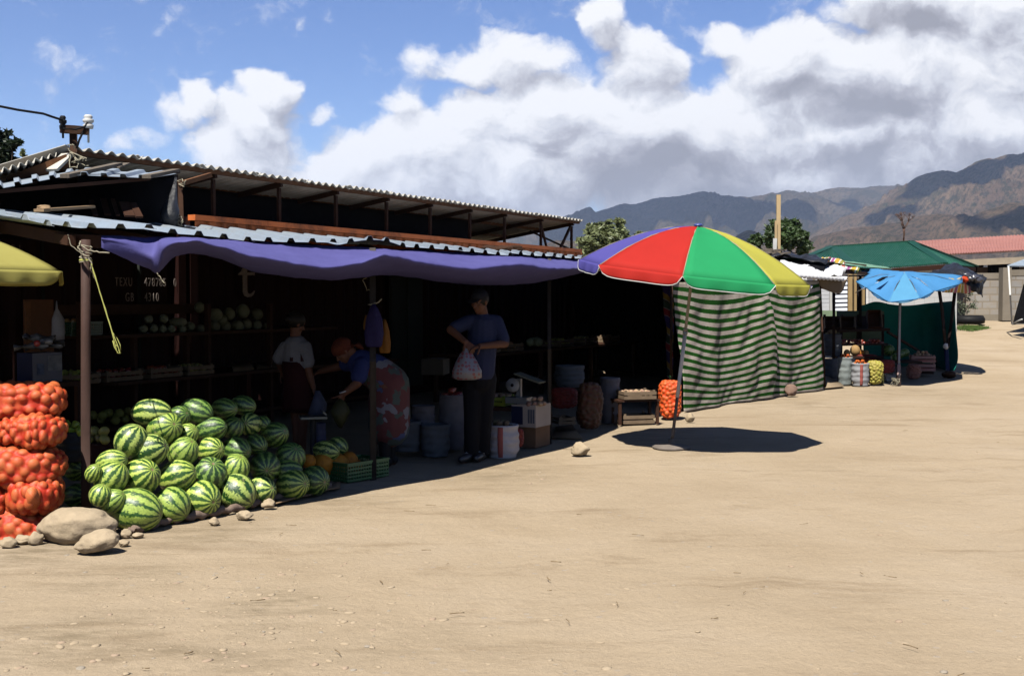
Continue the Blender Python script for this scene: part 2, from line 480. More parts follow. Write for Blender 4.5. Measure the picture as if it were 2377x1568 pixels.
# gravel trodden into the track (nobody could count it)
mb = MB()
r2 = random.Random(5)
def peb(u, v, s):
    p = G(u, v); x, y = p.x, p.y
    if x < -3.0 + (y - 7.4) * .72 and y > 7.2: return
    mb.ball((x, y, gh(x, y) + relief(x, y) + s * .02), (s * r2.uniform(.8, 1.6), s * r2.uniform(.7, 1.1), s * r2.uniform(.18, .38)), 7, 5, Matrix.Rotation(r2.random() * 6, 3, 'Z'), amp=.35, seed=int(r2.random() * 99), mi=0 if r2.random() < .6 else (1 if r2.random() < .6 else 2))
for i in range(850):
    k = r2.random()
    if k < .42: u, v = r2.gauss(620, 260), r2.gauss(1400, 60)
    elif k < .62: u, v = r2.uniform(-40, 900), r2.uniform(1440, 1600)
    elif k < .70: u, v = r2.gauss(1180, 70), r2.gauss(1085, 14)
    else: u, v = r2.uniform(0, 2400), 960 + 640 * r2.random() ** .8
    if v < 1000 and u < 1500 or v > 1620 or v < 930: continue
    peb(u, v, .003 + .019 * r2.random() ** (3.2 if v > 1300 else 4.5) * (1.25 if v > 1440 and r2.random() < .25 else 1))
o = mb.build('gravel', [mat('pale_gravel', (.48, .385, .27), .95, (.42, .33, .225), 3), mat('pink_gravel', (.45, .34, .25), .95, (.40, .30, .21), 3), mat('grey_gravel', (.41, .36, .29), .95, (.33, .28, .22), 3)])
tag(o, kind='stuff')
# straw and twigs trodden about
mb = MB()
for i in range(45):
    p = G(r2.uniform(200, 2370), 930 + 660 * r2.random() ** .9)
    if p.x < -3.0 + (p.y - 7.4) * .72: continue
    a = r2.uniform(0, 6.28); l = r2.uniform(.02, .09); d = V((math.cos(a), math.sin(a), 0)) * l
    mb.tube([p + V((0, 0, .004)), p + d * .5 + V((d.y * .06, -d.x * .06, .004)), p + d + V((0, 0, .004))], r2.uniform(.0015, .003), 5)
o = mb.build('litter', mat('straw_litter', (.34, .24, .13), .9, (.14, .09, .05), 1.5)); tag(o, kind='stuff')
# ------------------------------------------------------------------ mountains
def interp(tab, u):
    if u <= tab[0][0]: return tab[0][1]
    for (a, x), (b, y) in zip(tab, tab[1:]):
        if u <= b:
            t = (u - a) / (b - a); t = t * t * (3 - 2 * t) * .5 + t * .5
            return x + (y - x) * t
    return tab[-1][1]
def mountain(name, prof, Yc_, depth, u0, u1, nu, nd, material, gul, seed):
    """ridge whose crest stands Yc_ metres off; prof gives the crest as a skyline"""
    rows = []
    for j in range(nd + 1):
        t = j / nd                       # 0 foot, ~.75 crest, 1 behind
        Yd = Yc_ - depth * (0.78 - t)
        k = (t / .78) if t <= .78 else 1 - (t - .78) * 1.6
        row = []
        for i in range(nu + 1):
            u = u0 + (u1 - u0) * i / nu
            X = (u - U0) / FPX * Yc_
            H = (ray(u, interp(prof, u)).z * Yc_ + CH)
            kk = max(0, k)
            n1 = noise.hetero_terrain(V((X / 900, Yd / 2300, seed)), 1, 2, 6, .6)
            rg = 1 - abs(noise.fractal(V((X / gul + Yd / gul * .25 + seed * 3, Yd / (gul * 2.6), seed)), .8, 2.1, 6)) * 2.2
            rg2 = 1 - abs(noise.noise(V((X / (gul * .36), Yd / (gul * 1.1), seed + 5)))) * 2
            env = math.sin(min(1, kk) * PI) * .9 + .12
            h = H * (kk ** 1.15) + H * env * (.40 * (rg - .45) + .12 * (rg2 - .5) + .06 * (n1 - .6))
            if t > .7: h = min(h, H * (1 + .015 * (rg2 - .5)))
            row.append((X + Yd * 0, Yd, max(-5, h)))
        rows.append(row)
    o = MB().grid(rows).build(name, material)
    o['kind'] = 'structure'
    return o
def hill_mat(name, a, b, g1, sc_=.004):
    m, nt, bs = new_mat(name); bs.inputs['Roughness'].default_value = 1; bs.inputs['Specular IOR Level'].default_value = 0
    v = coords(nt)
    c = ramp(nt, noise_n(nt, v, sc_, 8, .65, .5), [(.35, a), (.65, b)])
    c = mixc(nt, ramp(nt, noise_n(nt, v, sc_ * 2.5, 10, .75), [(.5, (0, 0, 0)), (.62, (1, 1, 1))]), c, g1)
    c = mixc(nt, ramp(nt, noise_n(nt, v, sc_ * 14, 6, .7), [(.48, (0, 0, 0)), (.58, (.85, .85, .85))]), c, tuple(x * .75 for x in g1))
    nt.links.new(c, bs.inputs['Base Color'])
    bump(nt, bs, noise_n(nt, v, sc_ * 3, 12, .78), 1.0, 75)
    return m
hm1 = hill_mat('far_mountain_slopes', (.13, .10, .07), (.24, .18, .12), (.07, .075, .045))
hm2 = hill_mat('brown_mountain_slopes', (.24, .155, .098), (.42, .285, .175), (.10, .10, .052))
hm3 = hill_mat('dry_foothill_slopes', (.31, .21, .14), (.42, .29, .19), (.15, .135, .08), .006)
mountain('mountains', [(300, 640), (900, 600), (1150, 560), (1250, 530), (1340, 495), (1400, 477), (1480, 460), (1560, 456), (1620, 450), (1680, 442), (1750, 454), (1830, 446), (1900, 440), (2000, 432), (2080, 430), (2200, 445), (2600, 450)],
         6500, 3400, 700, 2700, 420, 110, hm1, 620, 1)
mountain('mountains', [(1400, 640), (1700, 600), (1800, 580), (1880, 552), (1925, 525), (1960, 503), (2030, 474), (2080, 443), (2130, 409), (2155, 405), (2190, 413), (2240, 392), (2270, 374), (2310, 362), (2350, 366), (2390, 380), (2500, 350), (2700, 420)],
         4300, 2100, 1400, 2750, 380, 110, hm2, 430, 4)
mountain('hills', [(800, 640), (1150, 600), (1250, 572), (1290, 558), (1400, 560), (1500, 590), (1620, 575), (1700, 548), (1730, 533), (1790, 545), (1850, 580), (1890, 548), (1990, 528), (2080, 512), (2170, 497), (2230, 508), (2290, 487), (2350, 470), (2420, 480), (2700, 470)],
         2500, 900, 700, 2750, 380, 90, hm3, 260, 8)
# unseen cumulus high overhead, placed so that their shadows lie on the slopes
mb = MB(); r3 = random.Random(3)
def cloud(cx, cy, cz, rx, ry):
    for i in range(7):
        a = r3.random() * 6.28; q = r3.random() ** .5
        mb.ball((cx + math.cos(a) * rx * q * .7, cy + math.sin(a) * ry * q * .7, cz + r3.uniform(0, 60)), (rx * r3.uniform(.35, .6), ry * r3.uniform(.35, .6), 110), 20, 10, amp=.35, fr=1.6, seed=i)
def cloud_over(u, v, Yt, rx, ry, alt=2600):
    p = P(u, v, Yt); k = (alt - p.z) / -L.z
    q = p - L * k
    cloud(q.x, q.y, alt, rx, ry)
for (u, v, Y_, rx, ry) in ((1380, 520, 6000, 420, 900), (1600, 510, 6000, 430, 900), (1760, 540, 5600, 240, 500), (1440, 500, 6000, 200, 330), (1560, 470, 6000, 160, 260), (1690, 490, 6000, 260, 420), (1800, 520, 5600, 120, 200), (1950, 460, 6100, 140, 240),
                           (2330, 430, 4050, 210, 260), (2160, 450, 4050, 110, 240), (2080, 500, 3900, 90, 120), (2255, 400, 4200, 60, 90),
                           (2345, 515, 2350, 110, 120), (2250, 505, 2400, 50, 70), (1740, 560, 2450, 60, 80), (1880, 520, 3700, 70, 90)):
    cloud_over(u, v, Y_, rx, ry)
cm = mat('cloud_white', (.85, .85, .87), 1.0, (.8, .8, .82))
o = mb.build('clouds', cm); o['kind'] = 'stuff'
# the air
hz = MB(); hz.box((0, 5000, 380), (18000, 13500, 780))
m = bpy.data.materials.new('hazy_air'); m.use_nodes = True; nt = m.node_tree; nt.nodes.clear()
oo = nt.nodes.new('ShaderNodeOutputMaterial'); pv = nt.nodes.new('ShaderNodeVolumePrincipled')
pv.inputs['Color'].default_value = (.58, .72, 1, 1); pv.inputs['Density'].default_value = 5.5e-5; pv.inputs['Anisotropy'].default_value = .2
nt.links.new(pv.outputs[0], oo.inputs['Volume'])
o = hz.build('haze', m, smooth_=False); o['kind'] = 'stuff'
# ------------------------------------------------------------------ containers
ANG = R(27)
D = V((math.sin(ANG), math.cos(ANG), 0)); N = V((math.cos(ANG), -math.sin(ANG), 0))
C0 = V((-4.12, 14.9, 0)); RZ = -ANG + PI / 2        # local x runs along the row
def row(s, n, z): return C0 + D * s + N * n + V((0, 0, z))
ROT = Matrix((( D.x, -N.x, 0), (D.y, -N.y, 0), (0, 0, 1)))   # x along row, y into the container
def text(body, name, size, loc, parent, m, ext=.002, sx=.8, align='LEFT'):
    cu = bpy.data.curves.new(name, 'FONT'); cu.body = body; cu.size = size; cu.extrude = ext; cu.align_x = align
    cu.space_character = 1.25
    cu.materials.append(m)
    tmp = bpy.data.objects.new('tmp', cu); COL.objects.link(tmp)
    dg = bpy.context.evaluated_depsgraph_get()
    me = bpy.data.meshes.new_from_object(tmp.evaluated_get(dg), depsgraph=dg); me.name = name
    bpy.data.objects.remove(tmp)
    o = bpy.data.objects.new(name, me); COL.objects.link(o); o.parent = parent
    o.location = loc; o.rotation_euler = (PI / 2, 0, 0); o.scale = (sx, 1, 1)
    return o
def container(s0, length, height, label, col, doors, name='shipping_container'):
    t = thing(name, label, 'shipping container', row(s0, 0, 0), math.atan2(D.y, D.x))
    w_, pit = 2.4, .275
    mb = MB()
    # trapezoid-corrugated sides
    def side(y0, sgn):
        rows = [[], []]
        x = .08; pts = []
        while x < length - .1:
            for dx, dy in ((0, 0), (.07, 0), (.14, .035), (.21, .035), (.275, 0)):
                if x + dx < length - .08: pts.append((x + dx, y0 + sgn * dy))
            x += pit
        for z, rw in ((.16, 0), (height - .12, 1)):
            rows[rw] = [(a, b, z) for a, b in pts]
        mb.grid(rows)
    side(.03, 1); side(w_ - .03, -1)
    mb.box((length / 2, w_ / 2, height - .05), (length - .1, w_ - .06, .02))
    mb.box((length / 2, w_ / 2, .14), (length - .1, w_ - .06, .04))
    mb.box((length - .05, w_ / 2, height / 2), (.04, w_ - .1, height - .2)); mb.box((.05, w_ / 2, height / 2), (.04, w_ - .1, height - .2))
    mb.build('side_wall', col, t, smooth_=False)
    fr = MB()
    for y in (0, w_):
        fr.box((length / 2, y, height - .07), (length, .08, .13)); fr.box((length / 2, y, .08), (length, .08, .16))
        for x in (0.05, length - .05): fr.box((x, y, height / 2), (.13, .13, height - .02))
    for x in (.05, length - .05):
        fr.box((x, w_ / 2, height - .065), (.09, w_, .12)); fr.box((x, w_ / 2, .08), (.09, w_, .15))
    fr.build('corner_frame', col, t, smooth_=False)
    return t
letter_m = mat('faded_white_lettering', (.42, .36, .33), .7, (.25, .2, .18), 20)
c1 = container(-12.25, 12.2, 2.62, 'maroon shipping container with a white serial number, behind the vegetable shelves', M['container_red_shaded'], True)
c2 = container(.06, 12.05, 2.62, 'long container with an orange top rail above the awning roof and a letter t', M['container_red_shaded'], False)
# wider pressed rail on the top of the orange container
mb = MB(); x = 0; pts = []
while x < 12.0:
    for dx, dy in ((0, 0), (.16, 0), (.19, .03), (.24, .03), (.27, 0)): pts.append((x + dx, dy))
    x += .275
mb.grid([[(a, -.13 + b, 2.30) for a, b in pts], [(a, -.13 + b, 2.56) for a, b in pts]])
mb.box((6.0, -.10, 2.60), (12.05, .12, .07))
mb.build('top_rail', M['container_orange'], c2, smooth_=False)
# lock rods and lettering of the maroon container
mb = MB()
for sx in (-1.62, -.80, .0 - .33 - 1.9, -3.2):
    mb.tube([(12.25 + sx, -.03, .25), (12.25 + sx, -.03, 2.5)], .022, 8)
mb.build('lock_rod', M['container_green'], c1)
text('TEXU', 'lettering', .145, (12.25 - 1.20, -.045, 1.735), c1, letter_m, sx=.66)
text('478785', 'lettering', .145, (12.25 - .73, -.045, 1.735), c1, letter_m, sx=.70)
text('0', 'lettering', .145, (12.25 - .235, -.045, 1.735), c1, letter_m, sx=.70)
text('GB', 'lettering', .145, (12.25 - 1.04, -.045, 1.555), c1, letter_m, sx=.66)
text('4310', 'lettering', .145, (12.25 - .73, -.045, 1.555), c1, letter_m, sx=.70)
text('45G1', 'lettering', .20, (12.25 - 2.85, -.045, 2.02), c1, mat('dim_lettering', (.16, .13, .12), .8), sx=.66)
# the serif letter t as a solid
mb = MB()
tp = [(.10, .62), (.19, .62), (.19, .44), (.36, .44), (.36, .385), (.19, .385), (.19, .10), (.215, .055), (.26, .05), (.31, .075), (.345, .11), (.36, .10), (.33, .04), (.28, .0), (.2, -.01), (.13, .015), (.095, .08), (.09, .385), (.0, .385), (.0, .41), (.06, .45), (.09, .5)]
n = len(tp)
mb.add([(a, 0, b) for a, b in tp] + [(a, -.012, b) for a, b in tp], [tuple(range(n)), tuple(reversed(range(n, 2 * n)))] + [(i, (i + 1) % n, n + (i + 1) % n, n + i) for i in range(n)])
o = mb.build('lettering', letter_m, c2, smooth_=False); o.location = (.86, -.09, 1.61); o.scale = (.92, 1, .74)
# grey-green leaf standing open
mb = MB(); mb.box((4.98, -.12, 1.25), (.95, .05, 2.2)); mb.box((4.98, -.16, 1.25), (.06, .02, 2.1))
mb.build('door', M['container_green'], c2, smooth_=False)

def cloth(name, rows_pts, m, label, cat, amp=.04, fr=2.0, nsub=6, thick=.004, parent=None, seed=0, kind=None, group=None):
    """bilinear-spline cloth through a small net of points, wrinkled"""
    src = [[V(p) for p in r_] for r_ in rows_pts]
    nr, nc = len(src), len(src[0])
    def cr(p0, p1, p2, p3, t_):
        return .5 * ((2 * p1) + (p2 - p0) * t_ + (2 * p0 - 5 * p1 + 4 * p2 - p3) * t_ ** 2 + (3 * p1 - p0 - 3 * p2 + p3) * t_ ** 3)
    def dense(seq):
        out_ = []
        for i_ in range(len(seq) - 1):
            p0 = seq[max(i_ - 1, 0)]; p1 = seq[i_]; p2 = seq[i_ + 1]; p3 = seq[min(i_ + 2, len(seq) - 1)]
            if i_ == 0: p0 = p1 * 2 - p2
            if i_ == len(seq) - 2: p3 = p2 * 2 - p1
            for k_ in range(nsub): out_.append(cr(p0, p1, p2, p3, k_ / nsub))
        out_.append(seq[-1].copy()); return out_
    rr = [dense(r_) for r_ in src]
    cols = [dense([rr[i_][j_] for i_ in range(nr)]) for j_ in range(len(rr[0]))]
    rows_ = [[cols[j_][i_] for j_ in range(len(cols))] for i_ in range(len(cols[0]))]
    a, b = len(rows_), len(rows_[0])
    nrm = (rows_[0][-1] - rows_[0][0]).cross(rows_[-1][0] - rows_[0][0]).normalized()
    for i_ in range(a):
        for j_ in range(b):
            p = rows_[i_][j_]
            q = noise.fractal(V((p.x * fr, p.y * fr, p.z * fr * .5 + seed)), 1, 2, 3)
            q += .5 * (1 - abs(noise.noise(V((p.x * fr * 1.7 + p.z, p.y * fr * 1.7, p.z * fr + seed * 3)))) * 2)
            rows_[i_][j_] = p + nrm * q * amp
    uvs = [(j_ / (b - 1), 1 - i_ / (a - 1)) for i_ in range(a) for j_ in range(b)]
    mb_ = MB().grid(rows_)
    if parent is not None: return mb_.build(name, m, parent, off=parent.matrix_world.translation if False else parent.location, solid=thick, uvs=uvs)
    o_ = one(mb_, name, m, label, cat, loc=rows_[a // 2][b // 2], solid=thick, uvs=uvs, group=group)
    if kind: o_['kind'] = kind
    return o_
# ------------------------------------------------------------------ upper roof on its steel frame
fz, bz = 3.27, 2.86
t = thing('canopy_roof', 'long corrugated fibre-cement roof on rusty steel posts above the orange container', 'roof', row(0, 0, 2.62))
def corr(a, b, c_, d, pitch, amp, prof='sin', n=8, thick=0):
    """corrugated sheet: a-b is the wavy edge, d-c the opposite one"""
    a, b, c_, d = map(V, (a, b, c_, d))
    L_ = (b - a).length; k = max(1, int(L_ / pitch)); up = (b - a).cross(d - a).normalized()
    if up.z < 0: up = -up
    cols = []
    for i in range(k * n + 1):
        ph = (i % n) / n
        if prof == 'sin': q = math.cos(2 * PI * ph) * amp
        else: q = amp if .36 < ph < .64 else (-amp if (ph < .26 or ph > .74) else 0)
        f = i / (k * n)
        if prof != 'sin': f = (i // n + [0, .27, .36, .37, .63, .64, .74, .9][i % n]) / k if n == 8 else f
        cols.append((min(f, 1), q))
    rows = []
    for r_ in range(5):
        g_ = r_ / 4
        rows.append([a.lerp(b, f).lerp(d.lerp(c_, f), g_) + up * q for f, q in cols])
    return MB().grid(rows)
org = row(0, 0, 2.62)
r4 = random.Random(4)
s = -1.85; i = 0
while s < 12.2:
    e = min(s + 1.12, 12.35)
    dz = .0 + .006 * (i % 2) + r4.uniform(-.004, .004)
    mb = corr(row(s - .03, .04 + r4.uniform(-.02, .02), fz + dz), row(e + .03, .04 + r4.uniform(-.02, .02), fz + dz), row(e + .03, -2.55, bz + dz), row(s - .03, -2.55, bz + dz), .165, .025)
    mb.build('roof_sheet', M['asb'], t, off=org, solid=.008)
    s += 1.09; i += 1
fm = M['rust']
posts = [.61, 1.97, 3.33, 4.72, 6.08, 7.48, 8.85, 10.47, 12.0]
for k, s in enumerate(posts + [-.08]):
    MB().beam(row(s, -.05, 2.6), row(s, -.05, fz - .14), .045, .045, up=D).build('post', fm, t, smooth_=False, off=org)
    MB().beam(row(s, -2.3, 2.6), row(s, -2.3, bz - .10), .045, .045, up=D).build('post', fm, t, smooth_=False, off=org)
    MB().beam(row(s, .0, fz - .085), row(s, -2.5, bz - .085), .05, .07).build('rafter', fm, t, smooth_=False, off=org)
for n_, z in ((-.02, fz - .045), (-.85, fz - .18), (-1.7, fz - .31), (-2.45, bz - .04)):
    MB().beam(row(-1.8, n_, z + .0), row(12.3, n_, z), .06, .055).build('purlin', M['rust_orange'] if n_ != -.02 else M['rust_orange'], t, smooth_=False, off=org)
MB().beam(row(12.0, -.05, 2.62), row(11.9, -1.0, fz - .22), .04, .04).build('brace', fm, t, smooth_=False, off=org)
MB().beam(row(10.75, -.05, 2.62), row(10.45, -.05, fz - .14), .04, .04).build('brace', fm, t, smooth_=False, off=org)
MB().beam(row(11.4, -.05, 2.62), row(11.95, -.05, fz - .14), .045, .045).build('brace', fm, t, smooth_=False, off=org)
MB().beam(P(417, 427, 12.95), P(488, 406, 13.5), .05, .05).build('rafter', M['rust_orange'], t, smooth_=False, off=org)
cloth('loft_shade_sheet', [[row(-1.6, -.75, fz - .18), row(2, -.75, fz - .18), row(5, -.75, fz - .18), row(8.7, -.75, fz - .18)], [row(-1.6, -.7, 2.64), row(2, -.7, 2.64), row(5, -.7, 2.64), row(8.7, -.7, 2.64)]], M['dark'],
      'black sheet added to keep the loft under the long roof dark', 'tarpaulin', .04)  # sheet put in so that the loft behind the posts goes black
# left return of that roof
t2 = thing('gable_roof', 'old grey fibre-cement roof end at the left of the long roof, wooden purlins under it', 'roof', P(60, 400, 13))
A_, B_, C_, D_ = P(-60, 418, 11.6), P(136, 357, 13.4), P(120, 402, 15.4), P(-60, 446, 14.2)
mb = corr(P(-70, 417, 11.5), P(150, 353, 13.5), P(120, 398, 15.6), P(-70, 440, 14.6), .17, .024)
mb.build('roof_sheet', M['asb'], t2, off=t2.location, solid=.01)
MB().beam(P(-40, 425, 13.2), P(150, 390, 14.6), .07, .09).build('purlin', M['wood'], t2, smooth_=False, off=t2.location)
MB().beam(P(-40, 412, 12.6), P(125, 380, 14.2), .07, .07).build('purlin', M['wood'], t2, smooth_=False, off=t2.location)
MB().beam(P(20, 425, 12.8), P(158, 372, 13.2), .05, .14).build('barge_board', M['rust_orange'], t2, smooth_=False, off=t2.location)
mb = MB(); mb.beam(P(119, 395, 13.0), P(158, 358, 13.25), .17, .03)
mb.build('ridge_cap', M['asb'], t2, smooth_=False, off=t2.location)

# ------------------------------------------------------------------ middle sheet-metal roof, left
org = P(200, 405, 11.2)
t3 = thing('lean_to_roof', 'small blue-grey sheet metal roof at the upper left, weathered planks weighing it down', 'roof', org)
mb = corr(P(-70, 447, 10.2), P(176, 400, 11.4), P(182, 392, 13.2), P(-70, 430, 12.6), .20, .016, 'trap')
mb.build('roof_sheet', M['galv'], t3, smooth_=False, off=org, solid=.004)
mb = corr(P(170, 402, 11.3), P(348, 410, 12.1), P(410, 400, 13.9), P(176, 391, 13.1), .20, .016, 'trap')
mb.build('roof_sheet', M['galv'], t3, smooth_=False, off=org, solid=.004)
for a, b, h_ in ((P(150, 411, 11.15), P(275, 388, 12.6), .06), (P(340, 412, 12.0), P(408, 402, 13.2), .06), (P(268, 391, 12.4), P(292, 386, 13.0), .03)):
    MB().beam(a + V((0, 0, .01)), b + V((0, 0, .03)), .09, h_ * .6).build('plank', M['wood_old'], t3, smooth_=False, off=org)
MB().beam(P(-70, 450, 10.3), P(345, 415, 12.2), .05, .035).build('front_beam', M['wood_brown'], t3, smooth_=False, off=org)
# black sheeting put in for the dark void between the two roofs
cloth('shade_sheeting', [[P(-70, 440, 12.4), P(150, 415, 12.9), P(300, 410, 13.2), P(412, 405, 13.7)],
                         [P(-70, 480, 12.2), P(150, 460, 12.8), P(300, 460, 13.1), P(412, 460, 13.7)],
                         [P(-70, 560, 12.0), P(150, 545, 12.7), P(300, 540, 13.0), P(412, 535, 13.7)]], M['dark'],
      'black sheeting standing for the dark void under the small metal roof', 'tarpaulin', .08)
for (a, b, w_) in ((P(212, 465, 12.4), P(222, 500, 11.8), .05), (P(240, 462, 12.4), P(250, 498, 11.9), .06), (P(262, 463, 12.3), P(274, 500, 11.9), .04),
                   (P(288, 470, 12.1), P(302, 502, 11.8), .10), (P(308, 472, 12.1), P(324, 504, 11.8), .07)):
    mb = MB().beam(a, b, w_, .02)
    one(mb, 'leaning_board', M['wood_brown'], 'grey board leaning in the dark loft above the awning roof', 'board', loc=b, group='boards leaning in the loft', smooth_=False)
mb = MB().beam(P(90, 488, 10.4), P(210, 480, 11.2), .10, .025); mb.ball(P(105, 484, 10.5), (.07, .05, .03), 10, 6, amp=.4)
one(mb, 'plank', M['wood'], 'pale plank end lying in the dark loft at the upper left', 'plank', loc=P(90, 488, 10.4), smooth_=False)
# rusty post at the container corner with a black bag tied on it
mb = MB().beam(P(418, 418, 12.9), P(421, 530, 12.7), .05, .05)
one(mb, 'corner_post', M['rust'], 'rusty upright at the left end of the orange rail, cord tied round its top', 'post', loc=P(421, 530, 12.7), smooth_=False)
mb = MB()
bp = [P(404, 412, 12.6), P(406, 440, 12.55), P(400, 468, 12.5), P(393, 490, 12.4), P(392, 505, 12.35), P(398, 517, 12.35), P(408, 524, 12.4)]
mb.tube(bp, [.012, .025, .06, .10, .10, .07, .02], 16)
mb.v = [tuple(V(p) + V((noise.noise(V(p) * 9), noise.noise(V(p) * 9 + V((5, 0, 0))), 0)) * .04) for p in mb.v]
one(mb, 'plastic_bag', M['blackplastic'], 'black bin bag tied to the rusty post above the awning roof', 'bag', loc=bp[-1])
def cord(pts, r=.006, m='rope', label='', name='cord', wig=.0, seed=1, cat='cord', group=None):
    pts = [V(p) for p in pts]; dn = []
    rr_ = random.Random(seed)
    for i_ in range(len(pts) - 1):
        for k_ in range(4):
            dn.append(pts[i_].lerp(pts[i_ + 1], k_ / 4) + V((rr_.uniform(-wig, wig), rr_.uniform(-wig, wig), rr_.uniform(-wig, wig))))
    dn.append(pts[-1])
    return one(MB().tube(dn, r, 5), name, M[m], label, cat, loc=pts[0], group=group)
cord([P(412, 420, 12.8), P(420, 417, 12.8), P(426, 424, 12.8), P(415, 428, 12.8), P(424, 432, 12.7), P(432, 418, 12.7)], .006, 'rope', 'pale cord knotted round the top of the rusty corner post', wig=.02)
cord([P(410, 495, 12.4), P(416, 503, 12.4), P(422, 512, 12.4), P(408, 516, 12.4), P(419, 505, 12.4), P(424, 522, 12.4), P(410, 520, 12.4)], .006, 'rope', 'pale cord tied round the neck of the black bag', wig=.02, seed=4)

# ------------------------------------------------------------------ mast
org = P(171, 420, 13.2)
t = thing('power_mast', 'rusty steel mast with a crossarm and insulators rising over the roof at the left', 'mast', org)
MB().tube([P(172, 425, 13.2), P(170, 292, 13.2)], .045, 12).build('pole', M['rust'], t, off=org)
MB().beam(P(140, 299, 13.15), P(207, 304, 13.2), .06, .09).build('crossarm', M['rust'], t, off=org, smooth_=False)
def insul(u, v, Y, m, s=1):
    c = P(u, v, Y)
    MB().lathe([(.012, -.17 * s), (.012, -.04), (.045 * s, -.04), (.05 * s, 0), (.03 * s, .015), (.05 * s, .03), (.052 * s, .06), (.03 * s, .07), (.045 * s, .085), (.03 * s, .11), (.0, .112)], 14, c - org, rot=None).build('insulator', m, t)
insul(146, 292, 13.15, M['black'], .8); insul(205, 290, 13.2, M['white_paint'], 1.15)
for pts in ([P(147, 301 - 2, 13.1), P(175, 300, 13.1), P(197, 294, 13.15), P(203, 284, 13.15)], [P(198, 292, 13.15), P(192, 308, 13.15), P(184, 325, 13.15), P(178, 345, 13.15)]):
    MB().tube(pts, .012, 6).build('wire', M['black'], t, off=org)
cord([P(-260, 210, 12), P(-120, 232, 12.3), P(0, 247, 12.6), P(40, 255, 12.7), P(100, 264, 12.9), P(120, 271, 13), P(145, 279, 13.1)], .014, 'black', 'black power cable running from the left to the mast', name='power_cable', cat='cable')
rr5 = random.Random(9)
for k in range(4):
    p0 = P(171 + rr5.uniform(-3, 6), 345 + k * 8, 13.1)
    pts = [p0]
    for j in range(6): pts.append(p0 + V((rr5.uniform(-.06, .16), rr5.uniform(-.08, .02), rr5.uniform(-.16, .06))))
    cord(pts, .006, 'rope', 'tangle of pale cord wound round the foot of the mast', wig=.01, seed=k, group='cord tangle on the mast')

# ------------------------------------------------------------------ awning roof
K = [V((-4.15, 8.95, 0)), V((-3.76, 8.72, 0)), V((-2.93, 8.30, 0)), V((-1.23, 10.5, 0)), V((.41, 13.1, 0)), V((.86, 13.83, 0))]
KU = [(-80, 505), (0, 501), (60, 512), (120, 524), (181, 534), (282, 535), (363, 535), (404, 543), (467, 549), (580, 560), (744, 567), (963, 578), (1150, 590), (1355, 600)]
def edge(u):
    """plan position of the eave under view column u"""
    k = (u - U0) / FPX
    for a, b in zip(K, K[1:]):
        d = b - a
        den = d.x - k * d.y
        t_ = (k * a.y - a.x) / den
        if t_ <= 1 or b is K[-1]:
            return a + d * t_
def back(u):
    k = (u - U0) / FPX
    s_ = (k * C0.y - C0.x) / (D.x - k * D.y)
    return C0 + D * s_
def lin(tab, u):
    if u <= tab[0][0]: return tab[0][1]
    for (a, x), (b, y) in zip(tab, tab[1:]):
        if u <= b: return x + (y - x) * (u - a) / (b - a)
    return tab[-1][1]
def eavep(u):
    e = edge(u); return P(u, lin(KU, u), e.y)
def backp(s): return row(s, .12, 2.47)
org = V((-1.2, 12, 2.3))
t = thing('awning_roof', 'low ribbed galvanised roof in front of the containers, shading the produce stall', 'roof', org)
# sheets run back from the eave, roughly square to it
eps = []                      # arc-length along the eave
us = list(range(-80, 1360, 4)); pts = [eavep(u) for u in us]
acc = [0]
for a, b in zip(pts, pts[1:]): acc.append(acc[-1] + (b - a).length)
def at_len(l):
    for i_ in range(len(acc) - 1):
        if acc[i_ + 1] >= l: return pts[i_].lerp(pts[i_ + 1], (l - acc[i_]) / max(1e-9, acc[i_ + 1] - acc[i_]))
    return pts[-1].copy()
tot = acc[-1]; s0b, s1b = -6.6, 12.1
l = 0; i = 0; r6 = random.Random(12)
while l < tot - .1:
    l2 = min(l + .92, tot)
    f0, f1 = l / tot, l2 / tot
    k_ = 9
    n_per = 12; W_ = (l2 - l)
    cols = []
    lift = r6.uniform(0, .012) + .008 * (i % 2); ov = .03; sk = r6.uniform(-.05, .06)
    nn = int(W_ / .215 + .5) * 6
    for c_ in range(nn + 1):
        q = c_ / nn; ph = (c_ % 6)
        hgt = .034 if ph in (3, 4) else 0
        fr_ = (c_ // 6 + [0, .28, .52, .62, .80, .90][ph]) / (nn // 6) if c_ < nn else 1
        ll = l + (W_ + ov) * min(fr_, 1)
        cols.append((min(ll, tot), hgt))
    rows_ = []
    for j in range(9):
        g_ = j / 8
        rw = []
        for ll, hh in cols:
            e = at_len(ll)
            sb = s0b + (s1b - s0b) * (ll / tot)
            b_ = backp(sb)
            dirv = (b_ - e)
            p = e + dirv * g_ * .995 - dirv.normalized() * (0.02 + sk * .3) * (1 - g_)
            p.z = e.z + (b_.z - e.z) * g_ + hh + lift + (.016 * noise.noise(V((ll * 1.5, g_ * 3, i)))) * (1 - g_)
            if i == 4 and j == 0: p.z += .05 * math.sin(min(1, (ll - l) / W_) * PI)
            rw.append(p)
        rows_.append(rw)
    MB().grid(rows_).build('roof_sheet', M['galv'], t, smooth_=False, off=org, solid=.002)
    l = l2; i += 1
def eline(u0, u1, dz, din, w_, h_, m, nm):
    uu = [u0 + (u1 - u0) * q / 6 for q in range(7)]
    for a, b in zip(uu, uu[1:]):
        pa, pb = eavep(a) + V((0, 0, dz)), eavep(b) + V((0, 0, dz))
        dr = (backp(3) - eavep(600)); dr.z = 0; dr.normalize()
        MB().beam(pa + dr * din, pb + dr * din + (pb - pa) * .0, w_, h_).build(nm, m, t, smooth_=False, off=org)
